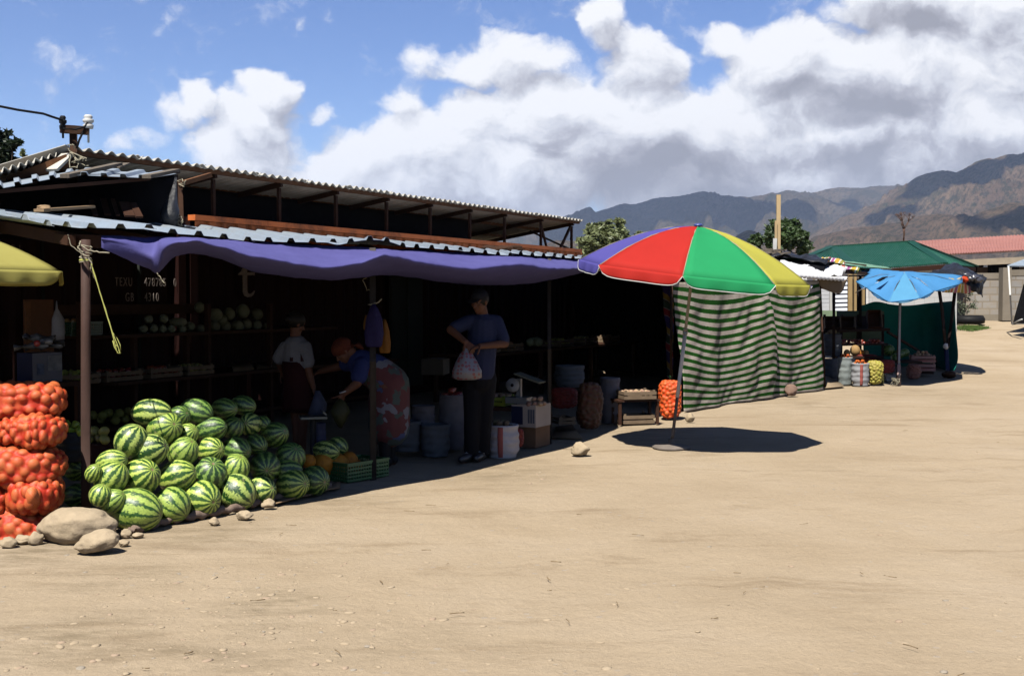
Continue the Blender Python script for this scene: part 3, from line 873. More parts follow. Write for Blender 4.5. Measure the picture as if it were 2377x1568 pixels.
eline(-80, 400, -.075, .18, .07, .09, M['wood_brown'], 'eave_beam')
eline(400, 1350, -.06, .18, .07, .07, M['wood_brown'], 'eave_beam')
for q in range(10):
    e = at_len(tot * (q + .5) / 10); b_ = backp(s0b + (s1b - s0b) * (q + .5) / 10)
    MB().beam(e + V((0, 0, -.08)) + (b_ - e) * .03, b_ + V((0, 0, -.06)), .06, .07).build('rafter', M['wood_brown'], t, smooth_=False, off=org)
# scrap lying on that roof
mb = MB()
for k in range(5):
    c = P(1140 + k * 14, 577 + (k % 2) * 2, 19.5); mb.ball(c, (.14, .12, .05), 12, 7, amp=.6, seed=k)
one(mb, 'scrap_heap', M['rust'], 'small heap of rusty scrap lying on the awning roof near its far end', 'scrap', loc=P(1160, 578, 19.5))
mb = MB().beam(P(395, 524, 12.6), P(470, 532, 12.4), .12, .02)
one(mb, 'rag', M['blackplastic'], 'strip of black rag lying on the awning roof beside the rusty post', 'rag', loc=P(430, 530, 12.4), smooth_=False)

# posts carrying the eave
def pole(u, vt, vb, r, m, label, name='awning_post', yy=None, lean=0):
    e = edge(u); Yp = (yy or e.y)
    b = P(u, vb, Yp); b.z = min(b.z, 0.0) if yy is None else 0; b.z = -.02
    tp_ = P(u - lean, vt, Yp)
    mb = MB(); mb.tube([b, b.lerp(tp_, .33), b.lerp(tp_, .66), tp_], [r * 1.02, r, r, r * .97], 16)
    return one(mb, name, m, label, 'post', loc=b)
pole(199, 556, 1220, .033, M['rust'] if False else mat('brown_iron_pipe', (.105, .060, .048), .7, (.06, .036, .03), 10, .3, 60, vec=(1, 1, .4)), 'thick brown iron pipe holding the awning roof beside the watermelons', yy=8.36)
p2 = V((-1.23, 10.5, 0))
for (px_, vt, vb, rr_, lab) in ((866, 575, 1110, .03, 'slim iron pipe between the crate of orange melons and the dark stall'), (1276, 600, 1026, .022, 'thin brown post beside the white carton at the far end of the stall')):
    g0 = G(px_, vb); tp_ = P(px_ - 1, vt, g0.y)
    one(MB().tube([g0 - V((0, 0, .02)), tp_], [rr_, rr_ * .95], 14), 'awning_post', mat('worn_pipe', (.085, .075, .07), .7, (.05, .04, .035), 12, .3, 50), lab, 'post', loc=g0)
# cords and the twine on the thick pipe
Yp = 8.24
for k in range(4):
    v_ = 575 + k * 9
    mb = MB(); c = P(199, v_, 8.32)
    mb.tube([c + V((math.cos(a) * .04, math.sin(a) * .04, .02 * math.sin(a * .5 + k))) for a in np.linspace(0, 2 * PI, 14)], .005, 5)
    one(mb, 'cord', M['rope'], 'pale cord wound round the top of the thick brown pipe', 'cord', loc=c, group='cord turns on the thick pipe')
cord([P(188, 560, Yp), P(181, 576, Yp), P(190, 588, Yp), P(205, 594, Yp), P(212, 612, Yp), P(211, 625, Yp)], .006, 'rope', 'loop of pale cord hanging from the top of the thick brown pipe', wig=.006)
cord([P(186, 566, Yp), P(196, 575, Yp), P(206, 582, Yp), P(230, 585, Yp), P(254, 587, Yp)], .005, 'rope', 'pale cord pointing out sideways from the thick brown pipe', wig=.004, seed=3)
mb = MB(); c = P(199, 604, 8.32)
mb.tube([c + V((math.cos(a) * .037, math.sin(a) * .037, 0)) for a in np.linspace(0, 2 * PI, 14)], .009, 6)
one(mb, 'twine', M['twine'], 'yellow twine band tied round the thick brown pipe', 'twine', loc=c)
mb = MB(); r7 = random.Random(2)
for k in range(2):
    o_ = k * .012
    pt = []
    for q in range(22):
        f = q / 21
        u = 211 + 62 * f + (6 * (f > .8) * (f - .8) * 5 * (k % 2)); v_ = 612 + 200 * f + (8 * (f ** 6))
        pt.append(P(u + r7.uniform(-.5, .5) + k * .8 * (1 - f * .3), v_, 8.2 - .12 * f) + V((0, k * .004, 0)))
    mb.tube(pt, .003, 5)
pt = [P(270, 800, 8.08), P(276, 812, 8.08), P(279, 820, 8.08), P(274, 819, 8.08), P(266, 806, 8.08), P(262, 790, 8.08)]
mb.tube(pt, .0035, 5); mb.tube([P(262, 772, 8.08), P(272, 785, 8.08), P(279, 800, 8.08), P(280, 812, 8.08)], .003, 5)
one(mb, 'twine', M['twine'], 'frayed yellow-green twine blowing from the thick brown pipe', 'twine', loc=P(211, 612, 8.2))
cord([P(158, 545, 8.1), P(165, 570, 8.1), P(192, 590, 8.1), P(215, 635, 8.3), P(222, 652, 8.3)], .003, 'rope', 'thin string hanging under the eave left of the thick pipe', wig=.003)

# ------------------------------------------------------------------ purple tarpaulin under the eave
def near(u, v, dn): # point dn metres nearer the lane than the eave
    e = edge(u); n_ = V((.80, -.60, 0)); q = e + n_ * dn
    # keep it under the same view column
    k = (u - U0) / FPX
    for _ in range(8):
        sft = (k * q.y - q.x); dd = V((.6, .8, 0)); q = q + dd * (sft / (dd.x - k * dd.y))
    return P(u, v, q.y)
cols_ = [ # u, v top, v crest, v hem, out crest, out hem
 (236, 545, 556, 575, .00, .0), (300, 546, 574, 604, .03, .0), (345, 548, 590, 622, .10, .02), (363, 548, 592, 634, .20, .02), (378, 548, 572, 622, .50, .14), (404, 549, 560, 596, .66, .22), (430, 550, 558, 590, .72, .16), (458, 551, 557, 590, .76, .10), (510, 553, 570, 600, .76, .04), (570, 556, 587, 624, .76, .0),
 (650, 562, 602, 639, .76, .0), (705, 566, 611, 646, .76, .0), (770, 570, 617, 649, .76, .0), (840, 573, 607, 643, .76, .0), (893, 576, 590, 638, .78, .0), (950, 578, 600, 642, .74, .0), (1020, 582, 612, 653, .72, .0),
 (1095, 586, 620, 660, .70, .0), (1160, 590, 615, 661, .68, .0), (1214, 592, 611, 659, .68, .0), (1270, 596, 620, 651, .55, .0), (1320, 598, 622, 640, .42, .02), (1362, 602, 620, 630, .2, .05)]
r_top = [near(u, a, -.10) for u, a, b, c_, d_, e_ in cols_]
r_mid0 = [near(u, a * .45 + b * .55, d_ * .35) for u, a, b, c_, d_, e_ in cols_]
r_cr = [near(u, b, d_) for u, a, b, c_, d_, e_ in cols_]
r_mid = [near(u, b * .45 + c_ * .55, (d_ * .72 + e_ * .28)) for u, a, b, c_, d_, e_ in cols_]
r_hem = [near(u, c_, e_) for u, a, b, c_, d_, e_ in cols_]
cloth('awning_tarpaulin', [r_top, r_mid0, r_cr, r_mid, r_hem], M['purple'], 'violet blue tarpaulin sagging in swags under the awning roof edge', 'tarpaulin', .010, 4.5, 9, .003)
cord([P(365, 633, 8.4), P(369, 640, 8.4), P(377, 650, 8.4), P(383, 657, 8.4)], .004, 'rope', 'frayed cord at the low corner of the violet tarpaulin', wig=.004)
for u_, v0_, v1_ in ((845, 648, 672),):
    cord([P(u_ + 12, v0_ - 14, 11.0), P(u_ - 4, v0_ + 4, 11.0), P(u_ + 8, v1_, 11.0), P(u_ + 20, v1_ - 2, 11.0), P(u_ + 16, v0_ - 8, 11.0)], .004, 'rope', 'loop of cord dangling beneath the violet tarpaulin %s' % ('near the hanging bags' if u_ < 900 else 'at the top of the thin brown post'), wig=.01)
# ------------------------------------------------------------------ watermelons
def melon_mesh():
    mb = MB()
    nu, nv = 48, 28
    vs = []; fs = []
    for i in range(nv + 1):
        t_ = PI * i / nv
        for k in range(nu):
            a = 2 * PI * k / nu
            rr_ = math.sin(t_) * (1 + .012 * math.cos(a * 10) * math.sin(t_))
            z = math.cos(t_)
            z -= .05 * math.exp(-(math.sin(t_) / .12) ** 2) * (1 if z > 0 else -1)
            vs.append((rr_ * math.cos(a), rr_ * math.sin(a), z))
    for i in range(nv):
        for k in range(nu):
            k2 = (k + 1) % nu
            fs.append((i * nu + k, (i + 1) * nu + k, (i + 1) * nu + k2, i * nu + k2))
    mb.add(vs, fs)
    return mb
def melon_mat(name, pale, darkc, n_str, thr, jag, pale2):
    m, nt, bs = new_mat(name)
    bs.inputs['Roughness'].default_value = .34; bs.inputs['Specular IOR Level'].default_value = .45
    v = coords(nt)
    sp = nt.nodes.new('ShaderNodeSeparateXYZ'); nt.links.new(v, sp.inputs[0])
    oi = nt.nodes.new('ShaderNodeObjectInfo')
    offs = nt.nodes.new('ShaderNodeCombineXYZ'); nt.links.new(mathn(nt, 'MULTIPLY', oi.outputs['Random'], 40), offs.inputs[0])
    va = nt.nodes.new('ShaderNodeVectorMath'); va.operation = 'ADD'; nt.links.new(v, va.inputs[0]); nt.links.new(offs.outputs[0], va.inputs[1])
    vv = va.outputs[0]
    th = mathn(nt, 'ARCTAN2', sp.outputs[1], sp.outputs[0])
    rad = mathn(nt, 'SQRT', mathn(nt, 'ADD', mathn(nt, 'MULTIPLY', sp.outputs[0], sp.outputs[0]), mathn(nt, 'MULTIPLY', sp.outputs[1], sp.outputs[1])))
    w1 = mathn(nt, 'MULTIPLY', mathn(nt, 'SUBTRACT', noise_n(nt, vv, 2.4, 4, .55), .5), 1.15)
    w2 = mathn(nt, 'MULTIPLY', mathn(nt, 'SUBTRACT', noise_n(nt, vv, 9, 4, .7), .5), jag)
    w2 = mathn(nt, 'MULTIPLY', w2, rad)
    a = mathn(nt, 'ADD', mathn(nt, 'MULTIPLY', th, n_str), mathn(nt, 'MULTIPLY', mathn(nt, 'ADD', mathn(nt, 'MULTIPLY', w1, rad), w2), 5.0))
    s_ = mathn(nt, 'ADD', mathn(nt, 'MULTIPLY', mathn(nt, 'SINE', a), .5), .5)
    s_ = mathn(nt, 'ADD', s_, mathn(nt, 'MULTIPLY', mathn(nt, 'SUBTRACT', noise_n(nt, vv, 12, 6, .8), .5), 1.5))
    s_ = mathn(nt, 'ADD', s_, mathn(nt, 'MULTIPLY', mathn(nt, 'SUBTRACT', oi.outputs['Random'], .5), .34))
    pal = ramp(nt, noise_n(nt, vv, 16, 4, .7), [(.34, pale2), (.50, pale), (.68, tuple(min(1, x * 1.25 + .05) for x in pale))])
    c = mixc(nt, ramp(nt, s_, [(thr - .10, (0, 0, 0)), (thr + .06, (1, 1, 1))]), pal, darkc)
    # thin veins inside the dark bands
    c = mixc(nt, ramp(nt, noise_n(nt, vv, 24, 5, .8), [(.55, (0, 0, 0)), (.66, (.55, .55, .55))]), c, tuple(x * 1.9 for x in darkc))
    # earth stain and the pale scar at the poles
    c = mixc(nt, ramp(nt, noise_n(nt, vv, 1.6, 6, .7), [(.60, (0, 0, 0)), (.74, (.75, .75, .75))]), c, (.42, .38, .18))
    c = mixc(nt, ramp(nt, rad, [(.045, (1, 1, 1)), (.10, (0, 0, 0))]), c, (.26, .17, .09))
    hs = nt.nodes.new('ShaderNodeHueSaturation')
    nt.links.new(mathn(nt, 'ADD', mathn(nt, 'MULTIPLY', oi.outputs['Random'], .32), .82), hs.inputs['Value'])
    nt.links.new(mathn(nt, 'ADD', mathn(nt, 'MULTIPLY', oi.outputs['Random'], -.02), .51), hs.inputs['Hue'])
    nt.links.new(c, hs.inputs['Color'])
    nt.links.new(hs.outputs[0], bs.inputs['Base Color'])
    nt.links.new(ramp(nt, noise_n(nt, vv, 3, 6, .7), [(.4, (.34, .34, .34)), (.65, (.62, .62, .62))]), bs.inputs['Roughness'])
    bump(nt, bs, noise_n(nt, vv, 5, 4, .6), .12, .02)
    return m
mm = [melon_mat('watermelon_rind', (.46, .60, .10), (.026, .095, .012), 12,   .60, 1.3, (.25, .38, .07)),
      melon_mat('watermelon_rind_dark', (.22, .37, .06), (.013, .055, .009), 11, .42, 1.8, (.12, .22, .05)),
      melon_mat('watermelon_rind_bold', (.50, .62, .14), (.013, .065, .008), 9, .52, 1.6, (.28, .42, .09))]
base = melon_mesh()
melon_me = []
for k in range(3):
    o = base.build('watermelon', mm[k]); melon_me.append(o.data); bpy.data.objects.remove(o)
def YF(u): return 8.13 + .00357 * (u - 315)
# u, v, width, height, pole (u, v) in view or None, kind, label, extra depth
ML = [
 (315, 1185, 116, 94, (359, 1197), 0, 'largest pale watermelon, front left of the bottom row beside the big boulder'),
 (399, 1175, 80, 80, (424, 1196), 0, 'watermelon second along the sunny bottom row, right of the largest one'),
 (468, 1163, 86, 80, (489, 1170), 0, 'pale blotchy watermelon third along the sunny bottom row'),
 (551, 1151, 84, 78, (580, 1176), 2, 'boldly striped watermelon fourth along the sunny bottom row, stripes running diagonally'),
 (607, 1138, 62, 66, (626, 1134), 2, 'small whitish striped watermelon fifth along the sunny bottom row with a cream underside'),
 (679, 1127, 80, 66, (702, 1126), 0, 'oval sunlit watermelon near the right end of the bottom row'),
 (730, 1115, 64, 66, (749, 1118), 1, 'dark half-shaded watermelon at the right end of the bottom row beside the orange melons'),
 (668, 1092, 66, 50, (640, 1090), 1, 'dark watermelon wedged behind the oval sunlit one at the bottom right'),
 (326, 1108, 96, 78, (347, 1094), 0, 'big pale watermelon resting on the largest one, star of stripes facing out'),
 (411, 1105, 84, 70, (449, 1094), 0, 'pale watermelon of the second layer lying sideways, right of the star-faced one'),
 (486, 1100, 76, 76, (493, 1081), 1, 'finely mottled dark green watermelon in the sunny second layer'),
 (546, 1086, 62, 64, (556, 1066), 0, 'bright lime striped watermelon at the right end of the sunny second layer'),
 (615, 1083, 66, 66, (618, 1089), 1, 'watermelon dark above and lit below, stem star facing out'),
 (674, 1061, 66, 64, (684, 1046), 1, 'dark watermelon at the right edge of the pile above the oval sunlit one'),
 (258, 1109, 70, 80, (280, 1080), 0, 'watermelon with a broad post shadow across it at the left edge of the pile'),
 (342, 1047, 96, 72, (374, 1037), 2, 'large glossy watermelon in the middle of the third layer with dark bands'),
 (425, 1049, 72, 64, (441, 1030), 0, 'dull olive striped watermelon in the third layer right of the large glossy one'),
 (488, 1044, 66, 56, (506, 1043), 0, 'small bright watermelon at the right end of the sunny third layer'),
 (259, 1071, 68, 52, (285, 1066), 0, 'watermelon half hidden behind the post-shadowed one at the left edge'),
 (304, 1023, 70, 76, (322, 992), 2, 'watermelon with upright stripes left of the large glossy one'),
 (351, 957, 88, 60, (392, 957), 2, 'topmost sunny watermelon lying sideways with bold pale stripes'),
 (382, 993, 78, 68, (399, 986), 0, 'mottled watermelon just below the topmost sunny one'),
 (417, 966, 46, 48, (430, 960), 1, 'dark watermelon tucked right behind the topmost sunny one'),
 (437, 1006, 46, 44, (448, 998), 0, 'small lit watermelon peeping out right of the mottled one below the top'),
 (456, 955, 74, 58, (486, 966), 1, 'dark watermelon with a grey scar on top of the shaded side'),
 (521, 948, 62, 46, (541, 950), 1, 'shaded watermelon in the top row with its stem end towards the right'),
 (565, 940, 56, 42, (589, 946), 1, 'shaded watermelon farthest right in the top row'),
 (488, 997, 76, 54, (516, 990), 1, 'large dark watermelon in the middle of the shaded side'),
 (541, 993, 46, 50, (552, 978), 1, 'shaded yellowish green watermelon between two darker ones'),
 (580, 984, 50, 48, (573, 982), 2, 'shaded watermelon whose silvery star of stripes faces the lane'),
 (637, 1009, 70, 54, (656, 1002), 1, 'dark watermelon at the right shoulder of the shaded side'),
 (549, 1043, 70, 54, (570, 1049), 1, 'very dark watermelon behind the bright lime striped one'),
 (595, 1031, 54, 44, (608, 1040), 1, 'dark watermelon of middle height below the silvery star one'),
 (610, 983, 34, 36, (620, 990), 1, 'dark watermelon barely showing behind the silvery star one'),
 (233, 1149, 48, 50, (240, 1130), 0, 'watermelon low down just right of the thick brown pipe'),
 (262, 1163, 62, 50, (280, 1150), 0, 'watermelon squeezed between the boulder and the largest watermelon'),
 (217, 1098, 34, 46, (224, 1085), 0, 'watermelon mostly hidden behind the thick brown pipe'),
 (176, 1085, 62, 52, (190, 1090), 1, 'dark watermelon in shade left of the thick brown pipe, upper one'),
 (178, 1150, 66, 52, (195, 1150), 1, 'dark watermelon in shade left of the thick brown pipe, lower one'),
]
def place_melon(u, v, w_, h_, pole_, kind, label, Y=None, zmin=None):
    k = (v - HZ) / FPX; Yf = YF(u)
    if Y is None:
        t_ = (1.46 - k * Yf) / (1.05 + k)
        Y = Yf + max(-.03, t_)
    big, small = max(w_, h_), min(w_, h_)
    sc_ = Y / FPX / 2 * 1.09
    c = P(u, v, Y)
    dirv = V((1, 0, 0)); hx = 1
    if pole_:
        du, dv = (pole_[0] - u), (pole_[1] - v)
        x_ = du * sc_ * 2; z_ = -dv * sc_ * 2
        ra = big * sc_ * 1.05
        yy = -math.sqrt(max(.04, ra * ra - x_ * x_ - z_ * z_))
        fw_ = ray(u, v).normalized(); rt_ = fw_.cross(V((0, 0, 1))).normalized(); up_ = rt_.cross(fw_)
        x_ *= 1.25; z_ *= 1.25; hh_ = math.hypot(x_, z_) / ra
        if hh_ > .93: x_ *= .93 / hh_; z_ *= .93 / hh_
        yy = -math.sqrt(max(.0, ra * ra - x_ * x_ - z_ * z_))
        rr_ = math.sqrt(x_ * x_ + yy * yy + z_ * z_); hx = math.hypot(x_, z_) / rr_
        dirv = (rt_ * x_ + up_ * z_ + fw_ * yy).normalized()
    # visible width comes from the shape: long axis along dirv
    sx = abs(dirv.x); b_ = small * sc_
    a_ = big * sc_
    if hx < .6: a_ = max(a_, b_ * 1.12); b_ = (big + small) / 2 * sc_
    if c.z < b_ * .9: c = P(u, v, Y); c.z = max(c.z, b_ * .9)
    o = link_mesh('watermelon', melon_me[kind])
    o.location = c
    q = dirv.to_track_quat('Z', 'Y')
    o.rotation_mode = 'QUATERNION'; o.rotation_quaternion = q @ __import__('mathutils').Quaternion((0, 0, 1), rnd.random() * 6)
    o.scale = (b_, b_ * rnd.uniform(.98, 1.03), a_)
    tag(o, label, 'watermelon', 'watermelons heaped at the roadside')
    return o
for mdef in ML: place_melon(*mdef, Y=(9.0 if mdef[0] < 180 else None))
place_melon(757, 1046, 60, 44, (786, 1052), 2, 'long striped watermelon lying behind the orange melons', Y=10.35)
place_melon(785, 1035, 46, 40, (800, 1045), 2, 'watermelon at the back, above the orange melons on the right', Y=10.7)

# ------------------------------------------------------------------ net sacks
def lumpy(a, b, c_, r, seed, nu=110, nv=70, e=.62, amp=.85, flat=0, ends=0, pe=.8):
    """a x b x c_ half-axes of a stuffed net sack; r radius of what is inside"""
    th = np.linspace(0, 2 * PI, nu, endpoint=False); ph = np.linspace(-PI / 2, PI / 2, nv)
    T, F_ = np.meshgrid(th, ph)
    f = lambda x, q: np.sign(x) * np.abs(x) ** q
    x = a * f(np.sin(F_), .75); y = b * f(np.cos(F_), pe) * f(np.cos(T), e); z = c_ * f(np.cos(F_), pe) * f(np.sin(T), e)
    Pn = np.stack([x, y, z], -1).reshape(-1, 3)
    rs_ = np.random.RandomState(seed)
    idx = rs_.permutation(len(Pn)); cen = []
    for i_ in idx:
        p = Pn[i_]
        if all(((p - q) ** 2).sum() > (1.72 * r) ** 2 for q in cen): cen.append(p)
    cen = np.array(cen); cr_ = r * rs_.uniform(.85, 1.15, len(cen))
    d2 = ((Pn[:, None, :] - cen[None]) ** 2).sum(-1)
    hh = np.sqrt(np.clip((cr_[None] * 1.12) ** 2 - d2, 0, None)) * .9
    h_ = np.maximum(hh.max(1), r * .30); who = hh.argmax(1)
    nrm = Pn / np.array([a * a, b * b, c_ * c_]); nrm /= np.linalg.norm(nrm, axis=1, keepdims=True) + 1e-9
    sag = np.zeros(len(Pn))
    out_ = Pn + nrm * (h_[:, None] * amp - r * .35)
    for i_ in range(len(out_)):
        p = out_[i_]; q = noise.noise(V(p) * 3 + V((seed, 0, 0))) * .03
        out_[i_] = p + nrm[i_] * q
    mb = MB()
    fs = []
    for i_ in range(nv - 1):
        for k_ in range(nu):
            k2 = (k_ + 1) % nu
            fs.append((i_ * nu + k_, i_ * nu + k2, (i_ + 1) * nu + k2, (i_ + 1) * nu + k_))
    mb.add(out_.tolist(), fs)
    wq = np.clip((h_ / r - .42) / .45, 0, 1); tn = rs_.uniform(0, 1, len(cen))[who] * .62
    mb.a = [float(q) for q in tn * wq + (1 - wq) * 1.0]
    return mb
def net_mat(name, fruit, fruit2, net, fine=260, amount=.45):
    m, nt, bs = new_mat(name)
    bs.inputs['Roughness'].default_value = .55; bs.inputs['Specular IOR Level'].default_value = .3
    at = nt.nodes.new('ShaderNodeAttribute'); at.attribute_name = 'tone'
    v = coords(nt)
    bs.inputs['Specular IOR Level'].default_value = .25; c = ramp(nt, at.outputs['Fac'], [(0, fruit), (.62, fruit2), (.88, net), (1, net)])
    c = mixc(nt, ramp(nt, noise_n(nt, v, 14, 5, .7), [(.45, (0, 0, 0)), (.7, (.5, .5, .5))]), c, tuple(min(1, x * 1.4) for x in fruit))
    wv_ = nt.nodes.new('ShaderNodeTexWave'); wv_.inputs['Scale'].default_value = fine / 6; wv_.inputs['Distortion'].default_value = 2.5; wv_.inputs['Detail'].default_value = 2
    nt.links.new(v, wv_.inputs['Vector']); wv_.wave_type = 'BANDS'; wv_.bands_direction = 'DIAGONAL'
    w2_ = nt.nodes.new('ShaderNodeTexWave'); w2_.inputs['Scale'].default_value = fine / 6; w2_.inputs['Distortion'].default_value = 2.5
    mp = nt.nodes.new('ShaderNodeMapping'); mp.inputs['Rotation'].default_value = (0, 0, 1.6); mp.inputs['Scale'].default_value = (1, 1, -1)
    nt.links.new(v, mp.inputs['Vector']); nt.links.new(mp.outputs[0], w2_.inputs['Vector']); w2_.bands_direction = 'DIAGONAL'
    n_ = mathn(nt, 'MAXIMUM', wv_.outputs['Fac'], w2_.outputs['Fac'])
    n_ = mathn(nt, 'MULTIPLY', ramp(nt, n_, [(.55, (0, 0, 0)), (.85, (1, 1, 1))]), amount)
    c = mixc(nt, n_, c, net)
    nt.links.new(c, bs.inputs['Base Color'])
    bump(nt, bs, n_, .3, .003)
    return m
onion = net_mat('onions_in_orange_net', (.74, .22, .065), (.56, .10, .025), (.56, .03, .008), amount=.5)
onion_hot = net_mat('bright_orange_net', (.62, .16, .03), (.50, .10, .02), (.80, .07, .008))
A = lumpy(.42, .20, .135, .040, 1, nu=150, nv=110); B = lumpy(.36, .21, .115, .039, 2, nu=150, nv=100); Cc = lumpy(.46, .22, .15, .037, 3, nu=160, nv=120)
def sack(mb, u, v, Y, rz, ry, scl, label, name='onion_sack', m=None, neck=None, group=None):
    t = thing(name, label, 'sack', P(u, v, Y), rz, group)
    t.rotation_euler = (0, ry, rz); t.scale = scl
    o = mb.build('net', m or onion, t)
    if neck:
        nb = MB(); x0, sg = neck
        pr = [(V((x0, 0, .0))), V((x0 + sg * .04, 0, .01)), V((x0 + sg * .09, 0, .02)), V((x0 + sg * .13, .01, .03))]
        nb.tube(pr, [.07, .022, .03, .055], 14)
        nb.v = [tuple(V(p) + V((0, noise.noise(V(p) * 40), noise.noise(V(p) * 40 + V((3, 3, 3))))) * .012) for p in nb.v]
        nb.build('neck', m or onion, t)
        tb = MB(); c_ = V((x0 + sg * .045, 0, .01))
        tb.tube([c_ + V((0, math.cos(q) * .026, math.sin(q) * .026)) for q in np.linspace(0, 2 * PI, 12)], .006, 6)
        for q in range(4):
            dd = V((sg * .03, rnd.uniform(-.07, .07), rnd.uniform(-.08, .05)))
            tb.tube([c_ + V((0, 0, .02)), c_ + dd * .5 + V((0, 0, .03)), c_ + dd], .004, 5)
        tb.build('tie', mat('green_string', (.10, .32, .22), .6), t)
    return t
sack(A, 2, 929, 8.25, R(8), R(1), (1, 1.1, 1.0), 'orange net sack of onions, topmost of the stack at the left edge')
sack(B, 74, 997, 8.15, R(4), R(3), (.62, 1.1, .93), 'orange net onion sack in the second tier of the stack, seam facing the lane')
sack(B, -70, 999, 8.2, R(5), R(-3), (.85, 1, .95), 'orange net onion sack cut off by the left edge in the second tier', neck=(.36, 1))
sack(Cc, -6, 1078, 8.1, R(2), R(-1), (1.0, 1.05, .93), 'widest orange net sack of onions, third tier of the stack')
sack(B, 82, 1142, 8.1, R(-72), 0, (.75, .82, 1.08), 'orange net sack of onions seen end on, tied with green string', neck=(.34, 1))
sack(B, -18, 1154, 8.1, R(-75), 0, (.75, .80, 1.0), 'orange onion sack seen end on, cut by the left edge, tied with green string', neck=(.34, 1))
sack(Cc, 8, 1218, 8.05, R(6), R(6), (.92, .9, .82), 'orange net sack of onions lying lowest on the ground behind the boulders')

# ------------------------------------------------------------------ stones
def rock(u, v, w_, h_, label, Yoff=0, seed=0, depth=.8, name='boulder', cat='stone', group=None, ang=0, amp=.2, m=None, nu=40, facet=.75):
    b_ = G(u, v + h_ / 2); Y = b_.y + Yoff
    s = Y / FPX / 2
    c = P(u, v, Y); c.z -= .20 * h_ * s
    mb = MB(); mb.ball((0, 0, 0), (w_ * s, w_ * s * depth, h_ * s), nu, nu * 5 // 8, None, amp=amp, fr=1.3, seed=seed)
    rm_ = Matrix.Rotation(R(ang), 3, 'Y'); vs_r = []
    for p in mb.v:
        p = V(p); d_ = V((p.x / (w_ * s), p.y / (w_ * s * depth), p.z / (h_ * s)))
        # worn facets: planes that shave the lump
        for q_ in range(7):
            n_ = V((math.sin(seed * 3.1 + q_ * 2.4), math.cos(seed * 1.7 + q_ * 1.9), math.sin(seed + q_ * 1.3) * .8)).normalized()
            e_ = d_.dot(n_) - .80
            if e_ > 0: d_ -= n_ * e_ * facet
        if d_.z < -.7: d_.z = -.7 + (d_.z + .7) * .3
        d_ += d_.normalized() * (.05 * noise.noise(d_ * 3.1 + V((seed, 2, 0))) + .02 * noise.noise(d_ * 8 + V((seed, 5, 0))))
        vs_r.append(tuple(rm_ @ V((d_.x * w_ * s, d_.y * w_ * s * depth, d_.z * h_ * s))))
    mb.v = vs_r
    o = mb.build(name, m or M['rock']); o.location = c
    return tag(o, label, cat, group)
rock(177, 1213, 178, 92, 'big pale oval boulder at the foot of the thick brown pipe', .1, 3, .7, amp=.10, nu=64, facet=.35)
rock(226, 1251, 100, 54, 'pale boulder lying in front of the big oval one', -.02, 8, .8, ang=-12, amp=.12, nu=56, facet=.45)
small = [(20, 1256, 40, 28, 'grey pebble at the far left in front of the onion sacks'), (53, 1250, 44, 24, 'flat grey stone under the lowest onion sack'), (83, 1246, 38, 34, 'rounded stone between the onion sacks and the big boulder'),
         (84, 1222, 30, 24, 'small stone leaning against the left side of the big boulder'), (290, 1236, 30, 24, 'small stone between the boulders and the largest watermelon'), (287, 1258, 26, 18, 'pebble right of the front boulder'),
         (497, 1208, 26, 20, 'angular stone on the sand below the third bottom watermelon'), (568, 1193, 40, 24, 'pointed stone under the boldly striped watermelon'), (624, 1167, 34, 22, 'stone wedged under the small whitish watermelon'),
         (1346, 1040, 46, 34, 'lone pale stone on the sand right of the white carton'), (319, 1240, 30, 14, 'low stone by the end of the rolled sackcloth')]
for k, (u, v, w_, h_, lab) in enumerate(small):
    rock(u, v, w_, h_, lab, .03, k * 3 + 1, .8, name='stone', amp=.32, nu=28, facet=1.0, group='stones at the stall edge' if k != 9 else None)
rock(1601, 968, 24, 22, 'grey block of stone at the foot of the orange sack by the striped curtain', 0, 5, .8, name='stone', nu=26, amp=.3, facet=1.1)
rock(1836, 903, 30, 30, 'upright reddish stone holding down the striped curtain', -.1, 9, .7, name='stone', m=mat('reddish_stone', (.30, .20, .15), .95, (.20, .13, .10), 7, .5, 30), nu=26, amp=.3, facet=.8)
# dirty sackcloth rolled up along the front of the melons
mb = MB(); pts = []; rs2 = []
rq = random.Random(6)
for q in range(60):
    f = q / 59; u = 300 + 465 * f; v = 1242 - 107 * f - 3 * math.sin(f * 9)
    g0 = G(u, v); pts.append(g0 + V((0, .03, .028 + .01 * math.sin(q * 1.7)))); rs2.append(.026 + .012 * noise.noise(V((f * 14, 2, 0))))
mb.tube(pts, rs2, 12)
mb.v = [tuple(V(p) + V((0, 0, 1)) * .010 * noise.noise(V(p) * 22)) for p in mb.v]
one(mb, 'rolled_sackcloth', mat('dirty_sackcloth', (.33, .25, .19), .95, (.16, .11, .09), 8, .5, 40), 'dirty rolled sackcloth lying along the front of the watermelons', 'sackcloth', loc=pts[0])
mb = MB()
rows_ = [[G(640 + 150 * i_ / 10, 1172 - 38 * i_ / 10 - 12 * j_ / 4) + V((0, 0, .012 + .016 * abs(noise.noise(V((i_ * .8, j_ * .9, 2)))))) for i_ in range(11)] for j_ in range(5)]
mb.grid(rows_)
one(mb, 'flattened_carton', M['cardboard'], 'flattened cardboard lying under the right end of the watermelons', 'cardboard', solid=.006)
